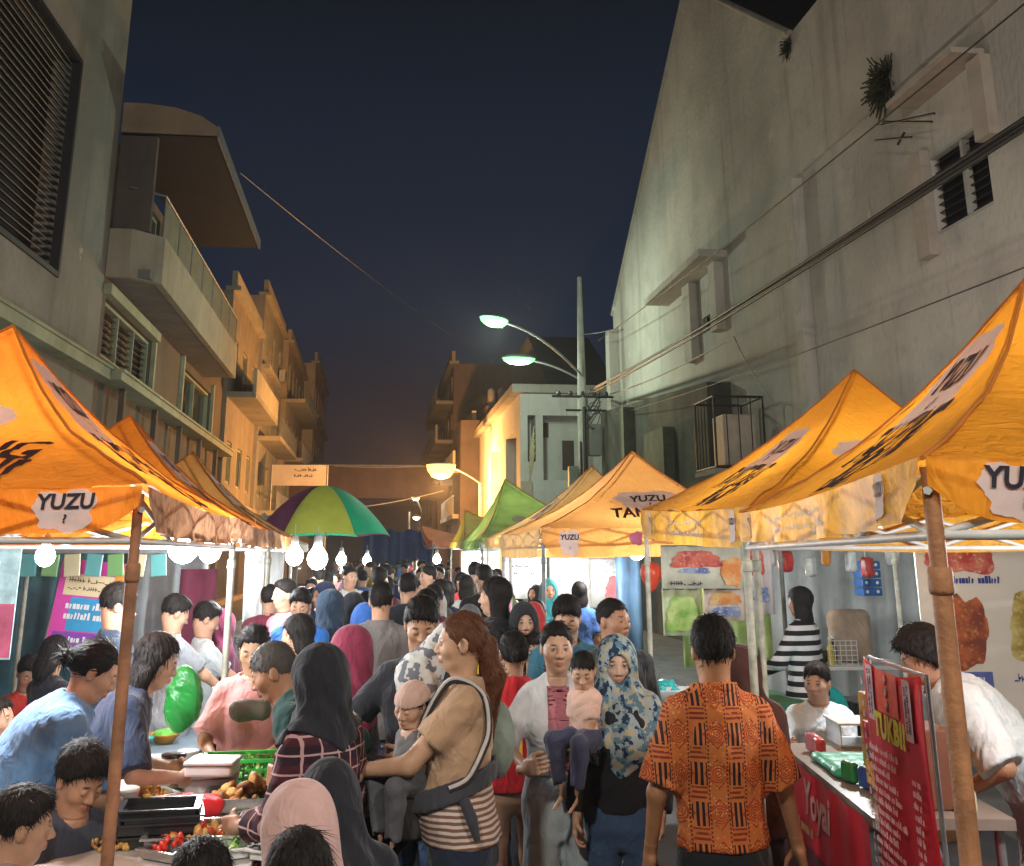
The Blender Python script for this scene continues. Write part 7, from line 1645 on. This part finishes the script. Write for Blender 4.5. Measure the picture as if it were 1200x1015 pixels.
for i in range(8):
    nm, cc = GN[(i*3) % 8]; px_, d_, z_, sz = [(905, 9.9, .2, (.4, .3, .34)), (935, 10.0, .15, (.36, .3, .28)), (1000, 9.6, .2, (.45, .3, .4)), (1035, 9.2, .2, (.4, .35, .36)), (905, 8.3, .17, (.3, .25, .3)), (1010, 8.9, .6, (.3, .25, .3)), (1040, 8.6, .25, (.4, .3, .5)), (1060, 7.6, .3, (.4, .4, .6))][i]
    w_ = aty(px_, 800, d_); t = thing('storage_box', '%s plastic storage box at the back of the right stalls' % nm, 'box', (w_.x, d_, 0 if z_ < .5 else .45), R(8*math.sin(i*4)), 'storage boxes behind the right stalls')
    m = MB(); m.box(-sz[0]/2, sz[0]/2, -sz[1]/2, sz[1]/2, 0, sz[2]*.85); m.build('box', M(nm+' box', cc, .45, .3, 6), t, bevel=.015); m = MB(); m.box(-sz[0]/2-.01, sz[0]/2+.01, -sz[1]/2-.01, sz[1]/2+.01, sz[2]*.85+.001, sz[2]*.93); m.build('lid', M('grey lid', (.2, .2, .21), .5), t, bevel=.01)
for i in range(7):
    w_ = aty(900+i*24, 640, 9.6); softbox('plastic_bag', (w_.x, 9.6+.1*(i % 2), 1.86-.05*(i % 3)), (.12, .09, .18), [CLR, M('red bag film', (.5, .05, .04), .35, .2, 8, trans=.2), CLR, M('orange bag film', (.65, .28, .04), .35, .2, 8, trans=.2)][i % 4], '%s bag of snacks hanging high by the grey wall' % ['clear', 'red', 'clear', 'orange'][i % 4], 'plastic bag', rot=20*i, wr=.014, seed=i+9, group='snack bags hanging by the grey wall')
# second right stall: goods, balloon, banners
v = aty(820, 745, 8.4); table('green draped display table in the second right stall', v.x-.6, v.x+.75, 8.15, 8.9, .80, M('green cloth top', (.05, .14, .07), .8), skirt=M('dark green cloth', (.03, .10, .05), .8, .2, 5))
pile('clothes_heap', (v.x-.35, 8.4, .80), .2, .14, .12, 26, .06, [TEAL, M('aqua cloth', (.05, .5, .55), .7)], 'heap of bright teal cloth on the green display table', 21)
pile('flowers', (v.x-.75, 8.3, .82), .12, .1, .14, 34, .032, [M('pink flower', (.65, .10, .38), .6), M('magenta flower', (.5, .03, .25), .6)], 'bunch of pink flowers left of the teal heap', 22)
t = thing('white_basket', 'white basket of dark snacks on the green table', 'basket', (v.x-.3, 8.22, .802)); m = MB(); m.lathe([(.14, 0), (.19, .09), (.2, .1), (.18, .09), (.13, .01)], 20, mx=Matrix.Diagonal((1.5, .7, 1, 1))); m.build('bowl', WP, t)
def banner2(label, px0, px1, py0, py1, d, mat, extra, rot=0):
    a = aty(px0, py1, d); b = aty(px1, py0, d); t = thing('hanging_banner', label, 'banner', ((a.x+b.x)/2, d, a.z), R(rot)); w = b.x-a.x; h = b.z-a.z
    m = MB(); n = 14; vs = []
    for i in range(n+1):
        for zz in (0, h): vs.append((-w/2+w*i/n, .012*math.sin(i*1.3), zz))
    m.add(vs, [(2*i, 2*i+2, 2*i+3, 2*i+1) for i in range(n)], smooth=True); o = m.build('sheet', mat, t); sd = o.modifiers.new('s', 'SOLIDIFY'); sd.thickness = .004
    m = MB(); m.tube([(-w/2, 0, h), (w/2, 0, h)], .008, 5); m.build('rod', metal, t)
    for k, (x, z, ww, hh, mt_) in enumerate(extra):
        me = blob_patch(ww*w, hh*h, k+3) if mt_ not in (WHI, DRK, NB, REDP) else scribble(k+70, ww*w, hh*h, max(1, int(hh*8))); place_flat(me, (x*w-w/2, -.022, z*h), (1, 0, 0), (0, 0, 1)); obj('picture' if mt_ not in (WHI, DRK, NB, REDP) else 'lettering', me, mt_, t)
    return t
LEAFP = pic((.25, .45, .08), (.55, .68, .25), (.1, .25, .05), 18.); REDM = pic((.45, .05, .04), (.62, .15, .10), (.7, .5, .4), 20.); ORM = pic((.65, .22, .05), (.7, .45, .2), (.5, .08, .03), 20.); BLM = pic((.08, .12, .3), (.3, .35, .5), (.6, .6, .65), 20.)
banner2('hanging food banner with red meat pictures over the second right stall', 776, 870, 640, 690, 8.6, M('pale print', (.62, .60, .48), .6, .2, 6), [(.42, .68, .62, .42, REDM), (.4, .42, .4, .14, BLM), (.84, .4, .26, .7, ORM), (.3, .12, .4, .2, DRK)])
banner2('pale green banner with leaves left in the second right stall', 778, 822, 690, 745, 9.2, M('pale lime print', (.62, .68, .42), .6, .2, 6), [(.5, .45, .9, .8, LEAFP)])
banner2('orange and red food banner beside the pale green one', 826, 872, 690, 728, 9.0, M('pale rose print', (.65, .52, .45), .6, .2, 6), [(.5, .7, .8, .4, ORM), (.5, .3, .8, .3, BLM)])
banner2('narrow white and red banner behind the galvanised pole', 876, 902, 630, 720, 9.1, M('white rose print', (.68, .60, .60), .6, .1, 6), [(.4, .7, .6, .45, REDM), (.5, .25, .7, .2, BLM)])
curtain('blue and white plastic curtain at the edge of third right stall', (2.32, 10.3, 0), (2.6, 10.5, 0), .5, 2.0, M('blue curtain', (.03, .06, .10), .6, .4, 4), 3)
curtain('pale lime cloth wall behind the second right stall', (2.75, 9.6, 0), (3.6, 9.7, 0), .9, 1.95, M('lime cloth', (.50, .62, .25), .7, .3, 3, trans=.3), 6)
ba = thing('balloon', 'red orange balloon tied at the third right tent corner', 'balloon', aty(763, 676, 8.7)); m = MB(); m.lathe([(.004, -.12), (.03, -.1), (.075, -.02), (.088, .04), (.07, .095), (.02, .118)], 20); m.build('skin', M('balloon red', (.75, .10, .05), .3, .05, 4, trans=.3), ba); m = MB(); m.tube([(0, 0, .118), (0, 0, .28)], .003, 4); m.build('string', WP, ba)
# third right stall and beyond
banner2('white panel with red fabric picture inside third right tent', 690, 742, 650, 712, 12.6, M('white panel', (.70, .68, .64), .6, .05, 3), [(.65, .35, .6, .5, pic((.6, .1, .12), (.7, .3, .3), (.6, .05, .1), 8.)), (.6, .78, .5, .3, pic((.3, .3, .32), (.6, .6, .6), (.1, .1, .1), 30.))])
banner2('plain white tall panel inside third right tent', 645, 682, 646, 722, 12.3, M('white panel', (.70, .68, .64), .6, .05, 3), [])
banner2('white panel with small dark print under the tan tent', 590, 640, 646, 702, 15.2, M('white panel', (.70, .68, .64), .6, .05, 3), [(.5, .6, .6, .3, DRK)])
banner2('white panel under the green tent with red print', 540, 586, 646, 700, 19.2, M('white panel', (.70, .68, .64), .6, .05, 3), [(.5, .5, .6, .3, REDP)])
curtain('dark teal curtain with pale stripe in the third right tent', (2.75, 12.0, 0), (2.95, 12.1, 0), .6, 2.0, CUR[0], 5); curtain('white curtain strip hanging in the third right tent', (2.2, 12.4, 0), (2.5, 12.4, 0), .5, 2.0, WHT, 7)
for (yy, xx, mt_, lb) in ((13.0, 1.95, 'pale', 'low counter under the third right tent'), (17.5, 2.0, 'pale', 'low counter under the green tent'), (23, 2.2, 'pale', 'low counter under the yellow tent')):
    table(lb, xx, xx+.8, yy-1.0, yy+1.0, .76, WP, skirt=WHT)
table('counter of the third left tent seen past the poles', -1.9, -1.15, 10, 12.6, .76, WP, skirt=WHT); table('counter on the left past the striped umbrella', -2.3, -1.45, 16, 21, .76, WP, skirt=WHT)
# ------------------------------------------------------------------ the crowd farther down the street
arch = []
def arch_add(kind, **kw): arch.append((kind, person('x y z w', mk_pose(**kw.pop('pose')), (0, -30-len(arch), 0), 0, q=.017, feet=False, hands='', **kw)))
SH = cloth((.3, .3, .3), 'crowd cloth')
arch_add('dark haired man', pose=dict(h=1.68), shirtmat=SH, pantsmat=JEAN); arch_add('man in cap', pose=dict(h=1.66), shirtmat=SH, pantsmat=JEAN, cap=dict(), capmat=NAVY)
arch_add('woman with loose dark hair', pose=dict(h=1.56, sex='f'), hair=('bob', dict(L=.12)), shirtmat=SH, pantsmat=BLK); arch_add('woman in headscarf', pose=dict(h=1.55, sex='f'), hijab=(dict(drape=.25), SH), shirtmat=BLK, pantsmat=BLK)
arch_add('man with cropped hair', pose=dict(h=1.72, step=.08, R_=ARM(.15, .3, 1.1)), hair=('buzz', {}), shirtmat=SH, pantsmat=BLK); arch_add('woman with tied hair', pose=dict(h=1.54, sex='f', L=ARM(-.1, .3, 1.1)), hair=('bun', {}), shirtmat=SH, pantsmat=BLK)
CC = [('black', (.015, .015, .018)), ('navy', (.02, .03, .07)), ('white', (.5, .5, .48)), ('red', (.42, .03, .03)), ('grey', (.14, .14, .15)), ('teal', (.03, .22, .24)), ('blue', (.05, .12, .35)), ('pink', (.5, .20, .24)), ('olive', (.10, .11, .05)), ('maroon', (.15, .02, .04)), ('black', (.02, .018, .02)), ('mustard', (.45, .30, .04))]
cm = [cloth(c, 'crowd '+nm) for nm, c in CC]
spots = []; rr = random.Random(11); taken = [(o.location.x, o.location.y) for o in bpy.data.objects if o.name.startswith('person') and o.parent is None and o.location.y > 0]
tries = 0
while len(spots) < 150 and tries < 16000:
    tries += 1; y = 8.2+34*(len(spots)/150)**1.25+rr.uniform(-.6, .9); lo_ = -.75-.012*y; hi_ = 1.35+.004*y
    if rr.random() < .16 and y > 11: lo_, hi_ = hi_, hi_+1.3
    x = rr.uniform(lo_, hi_)
    if all((x-a)**2+(y-b)**2 > .40**2 for a, b in taken): taken.append((x, y)); spots.append((x, y))
def zone(x, y):
    a = 'near the second left tent' if y < 11 and x < .2 else 'near the third right tent' if y < 13 else 'below the striped umbrella' if x < .2 and y < 20 else 'beside the green tent' if y < 20 else 'far down the street on the left' if x < .3 else 'far down the street on the right'
    return a
labs = {}
for i, (x, y) in enumerate(spots):
    k = rr.randrange(len(arch)); ci = rr.randrange(len(cm)); kind, src = arch[k]; away = rr.random() < .62
    mats = {'headscarf' if 'scarf' in kind else 'shirt': cm[ci]}
    lab = '%s, %s %s, %s %s' % (kind, CC[ci][0], 'headscarf' if 'scarf' in kind else 'top', 'back view' if away else 'facing camera', zone(x, y))
    c = copy_tree(src, None, mats); c.location = (x, y, 0); c.rotation_euler = (0, 0, R(rr.gauss(0, 30) if away else rr.gauss(180, 40))); s_ = rr.uniform(.95, 1.05); c.scale = (s_, s_, s_)
    c['label'] = lab; c['group'] = 'shoppers in the distant crowd'
for k, s in arch:
    for ch in list(s.children): bpy.data.objects.remove(ch)
    bpy.data.objects.remove(s)
# ------------------------------------------------------------------ thin haze volume, added to give the lamps a glow
HZ = MB(); HZ.box(-70, 70, -30, 125, -1.3, 24)
hm = bpy.data.materials.new('glow haze'); hm.use_nodes = True; hn = hm.node_tree; hn.nodes.remove(hn.nodes['Principled BSDF'])
pv = hn.nodes.new('ShaderNodeVolumePrincipled'); pv.inputs['Color'].default_value = (.9, .9, .92, 1); pv.inputs['Density'].default_value = HAZE; pv.inputs['Anisotropy'].default_value = .35
hn.links.new(pv.outputs[0], hn.nodes['Material Output'].inputs['Volume'])
if HAZE: tag(HZ.build('haze', hm), 'thin haze added over the whole market for lamp glow', None, None, 'stuff')
# ------------------------------------------------------------------ render settings
S.view_settings.view_transform = 'Standard'; S.view_settings.look = 'None'; S.view_settings.exposure = EXPO; S.view_settings.gamma = 1
S.cycles.use_denoising = True; S.cycles.denoiser = 'OPENIMAGEDENOISE'
S.cycles.max_bounces = 6; S.cycles.diffuse_bounces = 3; S.cycles.glossy_bounces = 2; S.cycles.transmission_bounces = 4; S.cycles.transparent_max_bounces = 8
S.cycles.sample_clamp_indirect = 6; S.cycles.use_light_tree = True; S.cycles.caustics_reflective = False; S.cycles.caustics_refractive = False
